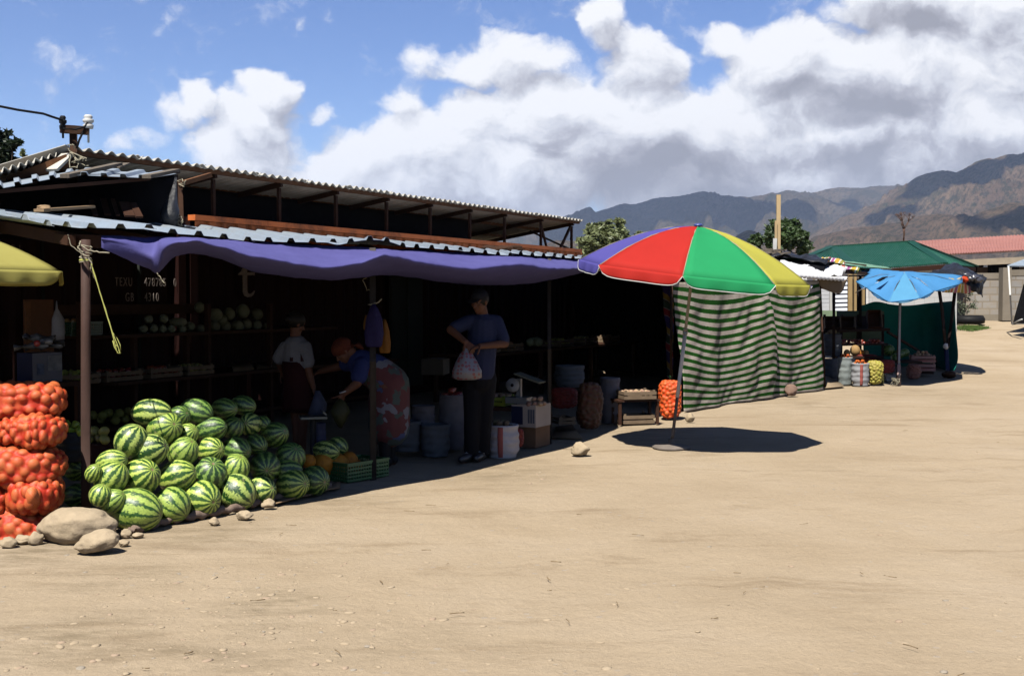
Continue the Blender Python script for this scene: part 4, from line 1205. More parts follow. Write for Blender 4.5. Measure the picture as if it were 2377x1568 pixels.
# ------------------------------------------------------------------ crates and produce
def crate(name, label, w_, d_, h_, loc, rz, m=None, group=None, slats=2, plastic=False):
    """slatted crate; local origin at the middle of its bottom"""
    t = thing(name, label, 'crate', loc, rz, group)
    m = m or M['crate']
    th = .009
    if plastic:
        mb = MB()
        for k in range(5):
            z = h_ * (k + .5) / 5
            for y in (-d_ / 2, d_ / 2): mb.box((0, y, z), (w_, .008, h_ / 5 * .45))
            for x in (-w_ / 2, w_ / 2): mb.box((x, 0, z), (.008, d_ - .01, h_ / 5 * .45))
        for k in range(17):
            x = -w_ / 2 + w_ * k / 16
            for y in (-d_ / 2 + .001, d_ / 2 - .001): mb.box((x, y, h_ / 2), (.010, .011, h_ - .004))
        for k in range(1, 12):
            y = -d_ / 2 + d_ * k / 12
            for x in (-w_ / 2 + .001, w_ / 2 - .001): mb.box((x, y, h_ / 2), (.011, .010, h_ - .004))
        mb.build('lattice', m, t, smooth_=False)
        b2 = MB(); b2.box((0, 0, .004), (w_ - .02, d_ - .02, .008)); b2.build('bottom', m, t, smooth_=False)
        b3 = MB()
        for y in (-d_ / 2, d_ / 2): b3.box((0, y, h_), (w_ + .02, .02, .016))
        for x in (-w_ / 2, w_ / 2): b3.box((x, 0, h_), (.02, d_ - .02, .015))
        b3.build('rim', m, t, smooth_=False)
        return t
    sh_ = h_ / slats * .72
    for k in range(slats):
        z = h_ * (k + .5) / slats
        for y in (-d_ / 2, d_ / 2): MB().box((0, y, z), (w_, th, sh_)).build('side_slat', m, t, smooth_=False)
        for x in (-w_ / 2 + .01, w_ / 2 - .01): MB().box((x, 0, z), (th, d_ - .02, sh_)).build('end_slat', m, t, smooth_=False)
    for x in (-w_ / 2 + .028, w_ / 2 - .028):
        for y in (-d_ / 2 + .018, d_ / 2 - .018): MB().box((x, y, h_ * .55), (.028, .026, h_ * 1.1)).build('corner_block', m, t, smooth_=False)
    mb = MB(); mb.box((0, 0, .006), (w_ - .03, d_ - .03, .01)); mb.build('bottom', m, t, smooth_=False)
    return t
PM = {}
def fruit_mesh(kind):
    if kind in PM: return PM[kind]
    mb = MB()
    if kind in ('tomato', 'apple', 'onion', 'orange_melon', 'cabbage', 'cantaloupe', 'potato', 'pear', 'yellow_apple', 'white_onion', 'honeydew'):
        amp = {'cabbage': .10, 'potato': .2, 'orange_melon': .03, 'honeydew': .04, 'pear': .15}.get(kind, .04)
        mb.ball((0, 0, 0), (1, 1, .9 if kind != 'pear' else 1.25), 20 if kind in ('orange_melon', 'honeydew', 'cabbage') else 12, 12 if kind in ('orange_melon', 'honeydew', 'cabbage') else 8, amp=amp)
        if kind in ('apple', 'tomato', 'onion', 'pear'): mb.tube([(0, 0, .8), (.05, 0, 1.15)], .07, 5)
    elif kind == 'marrow':
        mb.tube([(-2.2, 0, 0), (-1.9, 0, 0), (-1, 0, .03), (0, 0, .05), (1, 0, .03), (1.9, 0, 0), (2.2, 0, 0)], [.25, .7, .95, 1, .95, .72, .25], 16, rnd_end=False)
        mb.tube([(2.2, 0, 0), (2.5, 0, .05)], [.15, .2], 6)
    elif kind == 'pepper':
        mb.lathe([(.05, 1.35), (.12, 1.0), (.75, .85), (.95, .4), (.8, -.3), (.5, -1.0), (.15, -1.35), (0, -1.4)], 14, fn=lambda a, z, i: 1 + .13 * math.cos(3 * a))
    o = mb.build(kind, FM[kind]); me = o.data; bpy.data.objects.remove(o)
    PM[kind] = me
    return me
FM = {'tomato': mat('tomato_skin', (.30, .035, .015), .3, (.30, .05, .02), 2, rand=.5), 'apple': mat('apple_skin', (.40, .09, .03), .4, (.45, .32, .08), 2, rand=.5),
      'onion': mat('onion_skin', (.42, .20, .10), .5, (.30, .11, .06), 2, rand=.5), 'white_onion': mat('pale_onion_skin', (.52, .40, .26), .5, (.36, .18, .12), 1.5, rand=.5),
      'orange_melon': mat('orange_melon_rind', (.62, .27, .03), .55, (.50, .17, .02), 3, .15, 20, rand=.2, dirt=(.30, .10, .02)),
      'cabbage': mat('cabbage_leaf', (.42, .46, .30), .6, (.28, .34, .18), 2, rand=.3), 'honeydew': mat('honeydew_rind', (.24, .24, .16), .6, (.17, .18, .10), 2, rand=.3),
      'cantaloupe': mat('cantaloupe_rind', (.45, .30, .13), .7, (.33, .2, .08), 4, rand=.2), 'potato': mat('potato_skin', (.30, .22, .12), .8, (.2, .14, .08), 3, rand=.4),
      'pear': mat('pear_skin', (.42, .42, .10), .5, (.30, .30, .06), 2, rand=.4), 'yellow_apple': mat('yellow_apple_skin', (.48, .42, .10), .45, (.36, .30, .06), 2, rand=.4),
      'marrow': mat('marrow_skin', (.30, .31, .22), .5, (.22, .24, .15), 2, rand=.3), 'pepper': mat('pale_pepper_skin', (.50, .62, .06), .3, (.36, .50, .04), 1.5, rand=.3)}
def heap(kind, n, r, c, w_, d_, rz, label, group, layer=2, seed=1, name=None, flat=.85):
    """n separate fruits heaped on a w_ x d_ footprint centred at c"""
    me = fruit_mesh(kind); rs_ = random.Random(seed); placed = []
    cs, sn = math.cos(rz), math.sin(rz)
    tries = 0
    while len(placed) < n and tries < n * 60:
        tries += 1
        f = len(placed) / n; lay = 0 if f < .55 else (1 if f < .88 or layer < 3 else 2)
        sh_ = 1 - .28 * lay
        x = rs_.uniform(-.5, .5) * (w_ - r * 2) * sh_; y = rs_.uniform(-.5, .5) * (d_ - r * 2) * sh_
        z = r * .9 + lay * r * 1.35
        if any((x - a) ** 2 + (y - b) ** 2 + (z - q) ** 2 < (r * 1.62) ** 2 for a, b, q in placed): continue
        placed.append((x, y, z))
        o = link_mesh(name or kind, me)
        s_ = r * rs_.uniform(.88, 1.08)
        o.location = V(c) + V((x * cs - y * sn, x * sn + y * cs, z)); o.scale = (s_, s_, s_ * flat)
        o.rotation_euler = (rs_.uniform(-1, 1), rs_.uniform(-1, 1), rs_.uniform(0, 6))
        tag(o, label, (name or kind).replace('_', ' '), group)
# the crate of orange melons
g0 = G(810, 1117); cz = math.atan2(3.3 * .8, 2.25)
gm = mat('green_plastic', (.02, .16, .045), .4, (.015, .11, .03), 5)
ct = V((g0.x + .02, g0.y + .22, 0)); crate('plastic_crate', 'green plastic lattice crate on the ground holding orange melons', .50, .34, .16, ct, R(52), gm, plastic=True)
for k, (u, v, d_) in enumerate([(715, 1070, 38), (749, 1077, 56), (745, 1060, 40), (782, 1077, 58), (811, 1070, 46), (828, 1080, 30), (760, 1095, 26)]):
    Yk = ct.y - .04 + (0.1 if k in (2,) else 0) + (u - 790) * .0032
    o = link_mesh('orange_melon', fruit_mesh('orange_melon')); s_ = d_ * Yk / FPX / 2
    o.location = P(u, v, Yk); o.scale = (s_, s_, s_ * 1.0); o.rotation_euler = (k, k * 2, k)
    tag(o, ['orange melon half hidden beside the dark watermelons, leftmost of the row', 'round orange melon between the leftmost one and the big flattened one', 'orange melon peeping over the front row of melons', 'big russet-spotted orange melon in the middle of the green crate',
            'tall orange melon towards the right side of the green crate', 'small orange melon at the right corner of the green crate', 'small orange melon low behind the green crate slats'][k], 'melon', 'orange melons in the green crate')

# ------------------------------------------------------------------ shelving against the maroon container
SR = math.atan2(D.y, D.x)
def srow(u, n):     # point at n metres in front of the container wall under view column u
    k = (u - U0) / FPX
    base_ = C0 + N * n
    s_ = (k * base_.y - base_.x) / (D.x - k * D.y)
    return base_ + D * s_
org = srow(300, .6); 
def sp(u, v, n):
    q = srow(u, n); return P(u, v, q.y)
t = thing('shelf_unit', 'brown plank shelving full of vegetables against the maroon container', 'shelves', V((org.x, org.y, 0)))
off = t.location
def shelf_board(u0, u1, z, n0, n1, h_=.035, nm='shelf'):
    a0, a1 = srow(u0, n0), srow(u1, n0); b0, b1 = srow(u0, n1), srow(u1, n1)
    b0 = a0 + N * (n1 - n0); b1 = a1 + N * (n1 - n0)
    mb = MB()
    vs = [V((p.x, p.y, zz)) for zz in (z - h_, z) for p in (a0, a1, b1, b0)]
    mb.add(vs, [(3, 2, 1, 0), (4, 5, 6, 7), (0, 1, 5, 4), (1, 2, 6, 5), (2, 3, 7, 6), (3, 0, 4, 7)])
    mb.build(nm, M['wood_brown'], t, smooth_=False, off=off)
def zof(u, v, n): return sp(u, v, n).z
z1, z2, z3 = zof(300, 706, .15), zof(300, 776, .75), zof(300, 884, 1.0)
shelf_board(128, 480, z1, .10, .14, .12, 'back_rail')
shelf_board(120, 690, z2, .08, .78); shelf_board(120, 800, z3, .08, 1.05)
shelf_board(120, 800, zof(300, 905, 1.0) - .4, .08, .9)
for u, v0, v1, n_ in ((185, 700, 960, .70), (310, 775, 960, .72), (482, 705, 1000, .74), (626, 705, 1000, .74), (432, 776, 870, .70), (690, 770, 1000, .7)):
    q = srow(u, n_); za = P(u, v0, q.y).z
    MB().beam(V((q.x, q.y, 0)), V((q.x, q.y, za)), .06, .05, up=D).build('upright', M['wood_brown'], t, smooth_=False, off=off)
# cabinet board at the left end
q0 = sp(57, 695, 1.1); q1 = sp(124, 695, 1.1)
t4 = thing('cupboard', 'tall brown plywood cupboard at the left behind the onion sacks', 'cupboard', V((q0.x, q0.y, 0)))
ply = mat('orange_plywood', (.17, .075, .035), .7, (.11, .05, .025), 3, .2, 15)
MB().beam(V((q0.x, q0.y, q0.z * .5)), V((q1.x, q1.y, q0.z * .5)), .03, q0.z, up=(0, 0, 1)).build('front_panel', ply, t4, smooth_=False, off=t4.location) if False else None
mb = MB(); dv = (q1 - q0); dv.z = 0; nn = V((dv.y, -dv.x, 0)).normalized()
def slab(mb, a, b, z0, z1_, th_):
    n_ = V(((b - a).y, -(b - a).x, 0)).normalized() * th_
    vs = [V((p.x, p.y, z)) for z in (z0, z1_) for p in (a, b, b - n_, a - n_)]
    mb.add(vs, [(3, 2, 1, 0), (4, 5, 6, 7), (0, 1, 5, 4), (1, 2, 6, 5), (2, 3, 7, 6), (3, 0, 4, 7)])
slab(mb, q0, q1, .05, q0.z, .02); mb.build('front_panel', ply, t4, smooth_=False, off=t4.location)
mb = MB(); slab(mb, q0 + nn * .01 - dv * .0, q0 + nn * .01 + dv * .18, .05, q0.z - .02, .02); mb.build('side_post', M['rust_orange'], t4, smooth_=False, off=t4.location)
mb = MB(); slab(mb, q1 + nn * .0, q1 + D * -.0 - nn * .5 * 0 + dv * .06, .05, q0.z - .9, .45); mb.build('side_panel', M['wood'], t4, smooth_=False, off=t4.location)
# appliance carton with bottles on it
c = sp(92, 852, 1.75)
mb = MB(); rotb = Matrix.Rotation(SR, 3, 'Z')
t5 = thing('appliance_carton', 'dark blue appliance carton with a picture label in front of the brown cupboard', 'box', c - V((0, 0, .13)), SR - R(8))
MB().box((0, 0, .13), (.30, .24, .27)).build('carton', mat('navy_carton', (.02, .03, .09), .45, (.012, .018, .05), 2), t5, smooth_=False)
MB().box((.075, -.122, .17), (.14, .004, .14)).build('label', mat('grey_label', (.30, .30, .31), .6, (.12, .12, .13), 14), t5, smooth_=False)
MB().box((-.07, -.122, .12), (.07, .004, .10)).build('picture', mat('pot_picture', (.16, .2, .3), .5, (.03, .04, .08), 20), t5, smooth_=False)
mb = MB().box((0, 0, 0), (.6, .5, .04)); o = one(mb, 'side_table', M['wood_brown'], 'brown board table under the dark blue appliance carton', 'table', loc=(0, 0, 0), smooth_=False)
o.location = t5.location - V((0, 0, .022)); o.rotation_euler = (0, 0, SR)
for a in (-.25, .25):
    for b in (-.2, .2): MB().box((a, b, -o.location.z / 2), (.04, .04, o.location.z - .05)).build('leg', M['wood_brown'], o, smooth_=False)
clear = mat('clear_bottles', (.35, .36, .38), .15, (.2, .2, .22), 3)
mb = MB()
for k in range(7):
    a = rnd.uniform(0, 6.28); p = V((rnd.uniform(-.12, .12), rnd.uniform(-.08, .08), .05 + .04 * (k % 3)))
    mb.tube([p - V((math.cos(a), math.sin(a), .1)) * .10, p + V((math.cos(a), math.sin(a), .1)) * .06, p + V((math.cos(a), math.sin(a), .1)) * .11], [.035, .035, .012], 10)
t6 = mb.build('bottle_bag', clear); t6.location = t5.location + V((0, 0, .27)); tag(t6, 'bag of empty clear plastic bottles lying on the dark blue carton', 'bag')
MB().ball((.02, -.10, .08), (.03, .02, .03), 10, 6).build('red_cap', mat('red_cap', (.45, .03, .02), .4), t6)
mb = MB(); cc = sp(132, 745, 1.1)
mb.lathe([(.005, .20), (.012, .12), (.06, .02), (.085, -.12), (.07, -.18), (.0, -.19)], 16, cc, fn=lambda a, z, i: 1 + .18 * math.sin(3 * a + z * 20))
one(mb, 'carrier_bag', mat('thin_white_plastic', (.42, .42, .46), .5, (.3, .3, .33), 6), 'thin white carrier bag hanging at the right edge of the brown cupboard', 'bag', loc=cc)
# produce on the shelves
def onshelf(u, z, n): q = srow(u, n); return V((q.x, q.y, z))
marrow_uv = [(332, 763), (345, 741), (356, 762), (376, 763), (395, 764), (412, 748), (421, 764), (440, 757), (466, 763), (380, 740)]
for k, (u, v) in enumerate(marrow_uv):
    q = srow(u, .52); o = link_mesh('marrow', fruit_mesh('marrow')); s_ = 10.5 * q.y / FPX
    o.location = P(u, v, q.y + .02 * (k % 2)); o.scale = (s_ * (.9 + .2 * rnd.random()), s_, s_)
    o.rotation_euler = (0, 0, -R(63) + rnd.uniform(-.15, .15) + (1.2 if k == 5 else 0))
    tag(o, 'long pale marrow lying across the others on the upper shelf' if k == 5 else 'pale marrow lying end-on among its pile on the upper shelf', 'marrow', 'marrows piled on the upper shelf')
cab_uv = [(500, 730, 34), (532, 728, 30), (564, 722, 34), (596, 729, 30), (498, 757, 26), (522, 757, 30), (551, 757, 30), (572, 752, 28), (596, 755, 26), (618, 757, 18), (515, 742, 26), (463, 713, 26)]
for k, (u, v, d_) in enumerate(cab_uv):
    q = srow(u, .50); o = link_mesh('honeydew', fruit_mesh('honeydew')); s_ = d_ * q.y / FPX / 2
    o.location = P(u, v, q.y + (.05 if v > 750 else 0)); o.scale = (s_, s_, s_); o.rotation_euler = (k, k, k)
    tag(o, 'pale round melon standing alone on the top rail of the shelves' if k == 11 else 'pale round melon in the pile on the upper shelf', 'melon', 'pale melons piled on the upper shelf')
def slatcrate(u, z, n, w_, d_, h_, lab, fruit, nf, r_, flab, seed):
    q = onshelf(u, z, n); crate('fruit_crate', lab, w_, d_, h_, q, SR, group='slatted crates of the stall')
    heap(fruit, nf, r_, q + V((0, 0, .03)), w_ - .03, d_ - .03, SR, flab, flab, 2, seed)
slatcrate(168, z3 + .002, .80, .42, .34, .11, 'slatted crate of pears at the left end of the lower shelf', 'pear', 14, .035, 'pear in the leftmost crate of the lower shelf', 3)
slatcrate(262, z3 + .002, .80, .52, .34, .11, 'slatted crate of tomatoes right of the pears on the lower shelf', 'tomato', 26, .032, 'tomato in the slatted crate right of the pears', 4)
slatcrate(360, z3 + .002, .80, .50, .34, .11, 'slatted crate of tomatoes beside the yellow apples on the lower shelf', 'tomato', 26, .032, 'tomato in the slatted crate beside the yellow apples', 5)
slatcrate(440, z3 + .002, .80, .44, .34, .11, 'slatted crate of yellow apples at the right end of the lower shelf', 'yellow_apple', 24, .030, 'yellow apple in the rightmost slatted crate of the lower shelf', 6)
q = onshelf(178, z2 + .002, .52); crate('green_crate', 'dark green plastic crate of oranges at the left of the upper shelf', .42, .3, .14, q, SR, mat('dark_green_plastic', (.01, .07, .03), .4), plastic=True)
heap('apple', 12, .04, q + V((0, 0, .06)), .38, .26, SR, 'reddish fruit in the dark green crate on the upper shelf', 'fruit in the dark green crate', 2, 7)
for k, (u0_, u1_, lab) in enumerate(((542, 594, 'sheet of brown paper on the right of the lower shelf, nearer the melons'), (597, 650, 'sheet of brown paper on the lower shelf farther right'))):
    a, b = sp(u0_, 862, .95), sp(u1_, 862, .95); c_, d_ = sp(u1_ - 14, 841, .55), sp(u0_ - 4, 842, .55)
    one(MB().grid([[a, b], [d_, c_]]), 'paper_tray', M['cardboard'], lab, 'paper', solid=.01)
# buckets behind the pipe
def bucket_sack(u, v, w_, h_, Y, m, label, name='sack', cat='sack', seed=0, stripe=None, open_=True, group=None, tiers=5):
    """upright woven sack, rolled rim, crumpled"""
    s_ = Y / FPX; r_ = w_ * s_ / 2; H = h_ * s_
    b_ = P(u, v + h_ / 2, Y)
    t_ = thing(name, label, cat, b_, rnd.uniform(-.3, .3), group)
    pr = []
    for k in range(25):
        f = k / 24
        rr_ = r_ * (.80 + .2 * math.sin(min(1, f * 2.2) * PI / 2)) * (1 - .08 * f)
        if f > .93: rr_ = r_ * (.97 - (f - .93) * .6)
        rr_ *= 1 + .03 * math.sin(f * 26 + seed)
        pr.append((rr_, f * H))
    if open_: pr += [(r_ * .84, H * 1.0), (r_ * .80, H * .95), (r_ * .3, H * .93), (0.01, H * .93)]
    else: pr += [(r_ * .6, H * 1.03), (r_ * .15, H * 1.06), (r_ * .12, H * 1.12), (.01, H * 1.12)]
    mb_ = MB().lathe([(.01, 0.0)] + pr, 36)
    vs = []
    for p in mb_.v:
        p = V(p); q_ = noise.fractal(V((p.x * 7 / max(r_, .1) * .2, p.y * 7 / max(r_, .1) * .2, p.z * 9 + seed * 5)), 1, 2, 4)
        q_ += .7 * (1 - 2 * abs(noise.noise(V((p.x * 9, p.y * 9, p.z * 14 + seed)))))
        rr_ = V((p.x, p.y, 0)); 
        p = p + rr_ * .07 * q_
        vs.append(tuple(p))
    mb_.v = vs
    mb_.build('cloth', m, t_)
    if stripe:
        st_ = MB(); rows_ = []
        for k in range(14):
            f = .04 + .92 * k / 13
            rw = []
            for a in (-.16, -.05, .06, .17):
                an = -PI / 2 - .15 + a - t_.rotation_euler.z
                bb = None; p = V((math.cos(an), math.sin(an), 0))
                # follow the crumpled wall
                best = 0
                for q in vs:
                    if abs(q[2] - f * H) < H * .03:
                        d_ = math.hypot(q[0], q[1])
                        if (q[0] * p.x + q[1] * p.y) > d_ * .985: best = max(best, d_)
                rw.append(p * ((best or r_) + .004) + V((0, 0, f * H)))
            rows_.append(rw)
        st_.grid(rows_).build('stripe', stripe, t_, solid=.002)
    return t_
q = P(162, 1003, 8.95)
grey = mat('dark_grey_bucket', (.05, .055, .06), .5)
bucket_sack(165, 1035, 62, 70, 8.9, grey, 'grey tub of pale green peppers behind the onion sacks', 'tub', 'tub', 3)
heap('pepper', 16, .034, P(164, 1003, 8.9) - V((0, 0, .02)), .23, .23, 0, 'pale green pepper heaped in the grey tub', 'pale green peppers', 2, 8)
bucket_sack(232, 1060, 50, 70, 9.6, mat('maroon_carton', (.06, .02, .018), .7), 'dark maroon box of squashes behind the thick brown pipe', 'box', 'box', 2)
heap('yellow_apple', 9, .045, P(232, 1026, 9.6) - V((0, 0, .01)), .24, .24, 0, 'yellow squash in the dark maroon box behind the pipe', 'yellow squashes', 2, 9)
heap('pear', 14, .05, onshelf(250, zof(300, 905, 1.0) - .4, .5), .9, .45, SR, 'dull green fruit on the bottom shelf behind the thick pipe', 'fruit on the bottom shelf', 2, 10)

# ------------------------------------------------------------------ parasols
def parasol(name, label, base_, axis_, Rr, rise, hub_h, seq, rot0, mats, pole_parts, val=.11, trim=None, bow=.10, lift=None, sag=.04):
    """base_ foot of the pole, axis_ pole direction, hub_h height of the rim plane's centre along the pole"""
    ax = V(axis_).normalized()
    t_ = thing(name, label, 'parasol', base_)
    ex = (V((1, 0, 0)) - ax * ax.x).normalized(); ey = ax.cross(ex)
    cen = ax * hub_h
    n_ = 8
    def pt(theta, f):
        # f 0 hub, 1 rim
        a = theta % (2 * PI)
        sec = 2 * PI / n_
        loc_ = ((a - rot0) % sec) / sec
        cosf = math.cos(sec / 2) / math.cos((loc_ - .5) * sec)   # straight rim between the ribs
        rr_ = Rr * f * (1 - (1 - cosf) * (f ** 1.0))
        mid = math.sin(loc_ * PI)
        z = rise * (1 - f ** 1.75) - sag * mid * math.sin(f * PI) * 1.0
        return cen + ex * (rr_ * math.cos(a)) + ey * (rr_ * math.sin(a)) + ax * z
    nf, ns = 12, 10
    for k in range(n_):
        th0 = rot0 + k * 2 * PI / n_
        rows_ = [[pt(th0 + (2 * PI / n_) * (j / ns) * .9999 + 1e-5, i_ / nf) for j in range(ns + 1)] for i_ in range(nf + 1)]
        rows_[0] = [pt(th0 + 2 * PI / n_ * j / ns, .012) for j in range(ns + 1)]
        MB().grid(rows_).build('panel', mats[seq[k % len(seq)]], t_, solid=.003)
        # hanging valance of that panel
        vr = []
        for i_ in range(6):
            f = i_ / 5; rw = []
            for j in range(ns * 2 + 1):
                g_ = j / (ns * 2)
                p = pt(th0 + (2 * PI / n_) * g_ * .9999 + 1e-5, 1.0)
                e_ = min(g_, 1 - g_)
                dep = val * (1 - math.exp(-e_ * 22) * .92)
                outw = (ex * math.cos(th0 + 2 * PI / n_ * g_) + ey * math.sin(th0 + 2 * PI / n_ * g_))
                p = p - ax * dep * f + outw * (.014 * math.sin(f * PI * .6) + .010 * math.sin(g_ * 17 + k * 2) * f)
                rw.append(p)
            vr.append(rw)
        o_ = MB().grid(vr).build('valance', mats[seq[k % len(seq)]], t_, solid=.003)
        if trim: MB().tube([p for p in vr[-1]], .005, 6).build('hem', trim, o_)
        # rib and strut
        MB().tube([pt(th0, .03) - ax * .012, pt(th0, .35) - ax * .014, pt(th0, .7) - ax * .014, pt(th0, 1) - ax * .012], .0045, 6).build('rib', M['metal'], t_)
        if trim: MB().tube([pt(th0, .02) + ax * .001, pt(th0, .25) + ax * .001, pt(th0, .5) + ax * .001, pt(th0, .75) + ax * .001, pt(th0, 1) + ax * .001], .006, 6).build('seam', mat('khaki_seam', (.40, .36, .24), .8) if k == 0 and 'khaki' not in M and not M.update(khaki=1) else bpy.data.materials['khaki_seam'], t_)
        MB().tube([cen + ax * (rise * .35), pt(th0, .55) - ax * .014], .004, 6).build('strut', M['metal'], t_)
    MB().ball(cen + ax * (rise + .012), (.05, .05, .022), 14, 8).build('finial', mats[seq[0]] if not trim else mat('blue_cap', (.05, .07, .3), .4), t_)
    for (h0, h1, r_, m_) in pole_parts:
        MB().tube([ax * h0, ax * (h0 * .5 + h1 * .5), ax * (hub_h + rise if h1 is None else h1)] if h1 is not None else [ax * h0, ax * (hub_h + rise)], r_, 16).build('pole', m_, t_)
    return t_
def fabric(name, c, c2=None):
    m = mat(name, c, .75, c2 or tuple(x * .86 for x in c), 2.0, .25, 220, trans=.25, vec=(1, 1, 1), bdist=.002)
    return m
yl = fabric('faded_yellow_canvas', (.60, .55, .16), (.50, .45, .12))
tip = P(137, 633, 8.45)
parasol('yellow_parasol', 'faded yellow parasol cut off by the left edge, above the onion sacks', V((tip.x - .89, 8.45, 0)), (0, 0, 1), .90, .31, tip.z + .012, [0], R(0), [yl], [(0, None, .02, M['white_paint'])], val=.10, sag=.015)
# ------------------------------------------------------------------ people
skin = mat('skin', (.17, .075, .045), .55, (.14, .06, .035), 3)
hair_m = mat('dark_hair', (.015, .012, .01), .5, scale=30)
def limb(mb, pts, rs_):
    for i_ in range(len(pts) - 1): mb.cap(pts[i_], pts[i_ + 1], rs_[i_], rs_[i_ + 1], 14)
def head(mb, c, f, up, s=1.0):
    f = V(f).normalized(); up = V(up).normalized(); x = f.cross(up).normalized(); up = x.cross(f).normalized()
    Rm = Matrix((x, f, up)).transposed()
    q = lambda a, b, c_: c + Rm @ V((a, b, c_)) * s
    mb.ball(q(0, -.012, .028), (.074 * s, .092 * s, .088 * s), 24, 16, Rm)
    mb.ball(q(0, .022, -.035), (.056 * s, .062 * s, .072 * s), 20, 14, Rm)
    mb.ball(q(0, .050, -.086), (.026 * s, .024 * s, .022 * s), 12, 8, Rm)
    mb.tube([q(0, .070, .022), q(0, .092, -.012), q(0, .099, -.028)], [.008 * s, .011 * s, .014 * s], 10, rnd_end=True)
    mb.ball(q(0, .078, -.055), (.024 * s, .012 * s, .006 * s), 12, 8, Rm); mb.ball(q(0, .076, -.066), (.020 * s, .012 * s, .007 * s), 12, 8, Rm)
    mb.tube([q(-.045, .066, .030), q(0, .080, .034), q(.045, .066, .030)], [.009 * s, .010 * s, .009 * s], 8, rnd_end=True)
    for sg in (-1, 1):
        mb.ball(q(sg * .040, .050, -.022), (.024 * s, .024 * s, .022 * s), 12, 8, Rm)
        mb.ball(q(sg * .075, -.008, -.005), (.010 * s, .018 * s, .030 * s), 10, 8, Rm)
    return Rm, q
def eyes(q, Rm, t_, off, s=1.0):
    for sg in (-1, 1):
        o_ = MB().ball(q(sg * .031, .077, .012), (.012 * s, .006 * s, .007 * s), 12, 8, Rm).ball(q(sg * .031, .0825, .012), (.005 * s, .003 * s, .005 * s), 8, 6, Rm).build('eye', mat('eye_dark', (.03, .02, .015), .2), t_, off=off)
def hand(mb, wst, dr, palm_n, thumb, curl=.5, s=1.0):
    """wst wrist, dr pointing direction, palm_n way the palm faces, thumb side vector"""
    d = V(dr).normalized(); n_ = V(palm_n); n_ = (n_ - d * n_.dot(d)).normalized(); x = d.cross(n_).normalized()
    if x.dot(V(thumb)) < 0: x = -x
    c = V(wst)
    for k in range(4):
        off_ = (1.5 - k) * .0195 * s
        mb.cap(c + x * off_ * .55 + d * .008 * s, c + x * off_ + d * (.082 - .004 * abs(k - 1)) * s, .0135 * s, .0115 * s, 10)
    mb.ball(c + d * .045 * s + n_ * .004 * s, (.036 * s, .036 * s, .017 * s), 14, 8, Matrix((x, d, n_)).transposed())
    for k, ln in enumerate((.072, .080, .074, .058)):
        off_ = (1.5 - k) * .0205 * s; p = c + x * off_ + d * .084 * s
        sp_ = x * (1.5 - k) * .05; ang = curl * (.75 + .12 * k)
        dd = (d + sp_).normalized(); r_ = .0092 * s
        for j, fr_ in enumerate((.45, .31, .24)):
            ang_j = ang * (1 if j else .7)
            dd = (dd * math.cos(ang_j) + n_ * math.sin(ang_j)).normalized()
            p2_ = p + dd * ln * s * fr_; mb.cap(p, p2_, r_, r_ * .92, 8); p = p2_; r_ *= .92
    p = c + x * .026 * s + d * .018 * s; dd = (d * .6 + x * .75 + n_ * .35).normalized(); r_ = .0118 * s
    for fr_ in (.040, .032, .026):
        p2_ = p + dd * fr_ * s; mb.cap(p, p2_, r_, r_ * .93, 8); p = p2_; r_ *= .93
        dd = (dd + n_ * curl * .5 + d * .25).normalized()
def foot(mb, ank, f, s=1.0, m_=None):
    f = V(f).normalized()
    mb.cap(ank - f * .03 + V((0, 0, -.045)), ank + f * .12 + V((0, 0, -.055)), .036, .034, 12)
    mb.cap(ank + f * .10 + V((0, 0, -.058)), ank + f * .17 + V((0, 0, -.064)), .038, .028, 12)
    mb.cap(ank, ank + V((0, 0, -.05)), .036, .036, 12)

# --- man with a bag
Ym = 11.64
def pm(u, v, dy=0): return P(u, v, Ym + dy)
foot0 = pm(1107, 1066); foot0.z = 0
t = thing('person', 'man in dark cap, blue polo shirt and black trousers holding up a spotted bag', 'person', foot0)
off = foot0
hc = pm(1113, 700, -.06)
mb = MB()
Rm, q = head(mb, hc, (-.55, -.78, -.28), (-.10, -.30, .95), .98)
limb(mb, [hc + V((.012, .03, -.05)), pm(1121, 737)], [.056, .062])
sR, sL = pm(1152, 747, .05), pm(1087, 747, -.02)
eR, wR, hR = pm(1172, 797, -.02), pm(1114, 803, -.26), pm(1096, 805, -.31)
eL, wL = pm(1046, 765, -.16), pm(1080, 793, -.30)
pel = pm(1114, 872)
limb(mb, [sR, eR, wR], [.052, .042, .029]); limb(mb, [sL, eL, wL], [.052, .042, .029])
limb(mb, [pm(1119, 755), pm(1117, 800), pm(1115, 840), pel], [.12, .135, .13, .13])
limb(mb, [sL + V((.06, 0, 0)), sR - V((.06, 0, 0))], [.07, .07])
hipL, hipR = pm(1098, 878), pm(1129, 878, .03)
kL, kR = pm(1096, 965, -.04), pm(1124, 965, .03)
aL, aR = pm(1094, 1047, -.05), pm(1120, 1048, .05)
aL.z = aR.z = .085
limb(mb, [hipL, kL, aL], [.085, .058, .042]); limb(mb, [hipR, kR, aR], [.085, .058, .042])
foot(mb, aL, (-.5, -.85, 0)); foot(mb, aR, (-.3, -.95, 0))
hand(mb, wR, hR - wR, (-.2, .1, -1), (0, -1, 0), .9); hand(mb, wL, V((.7, -.25, -.65)), (.2, .5, -.6), (0, -1, .2), 1.0)
remeshed(mb, 'body', skin, t, .0062, 6).location = (0, 0, 0)
for o in t.children: o.location = -off if o.name.startswith('body') else o.location
eyes(q, Rm, t, off)
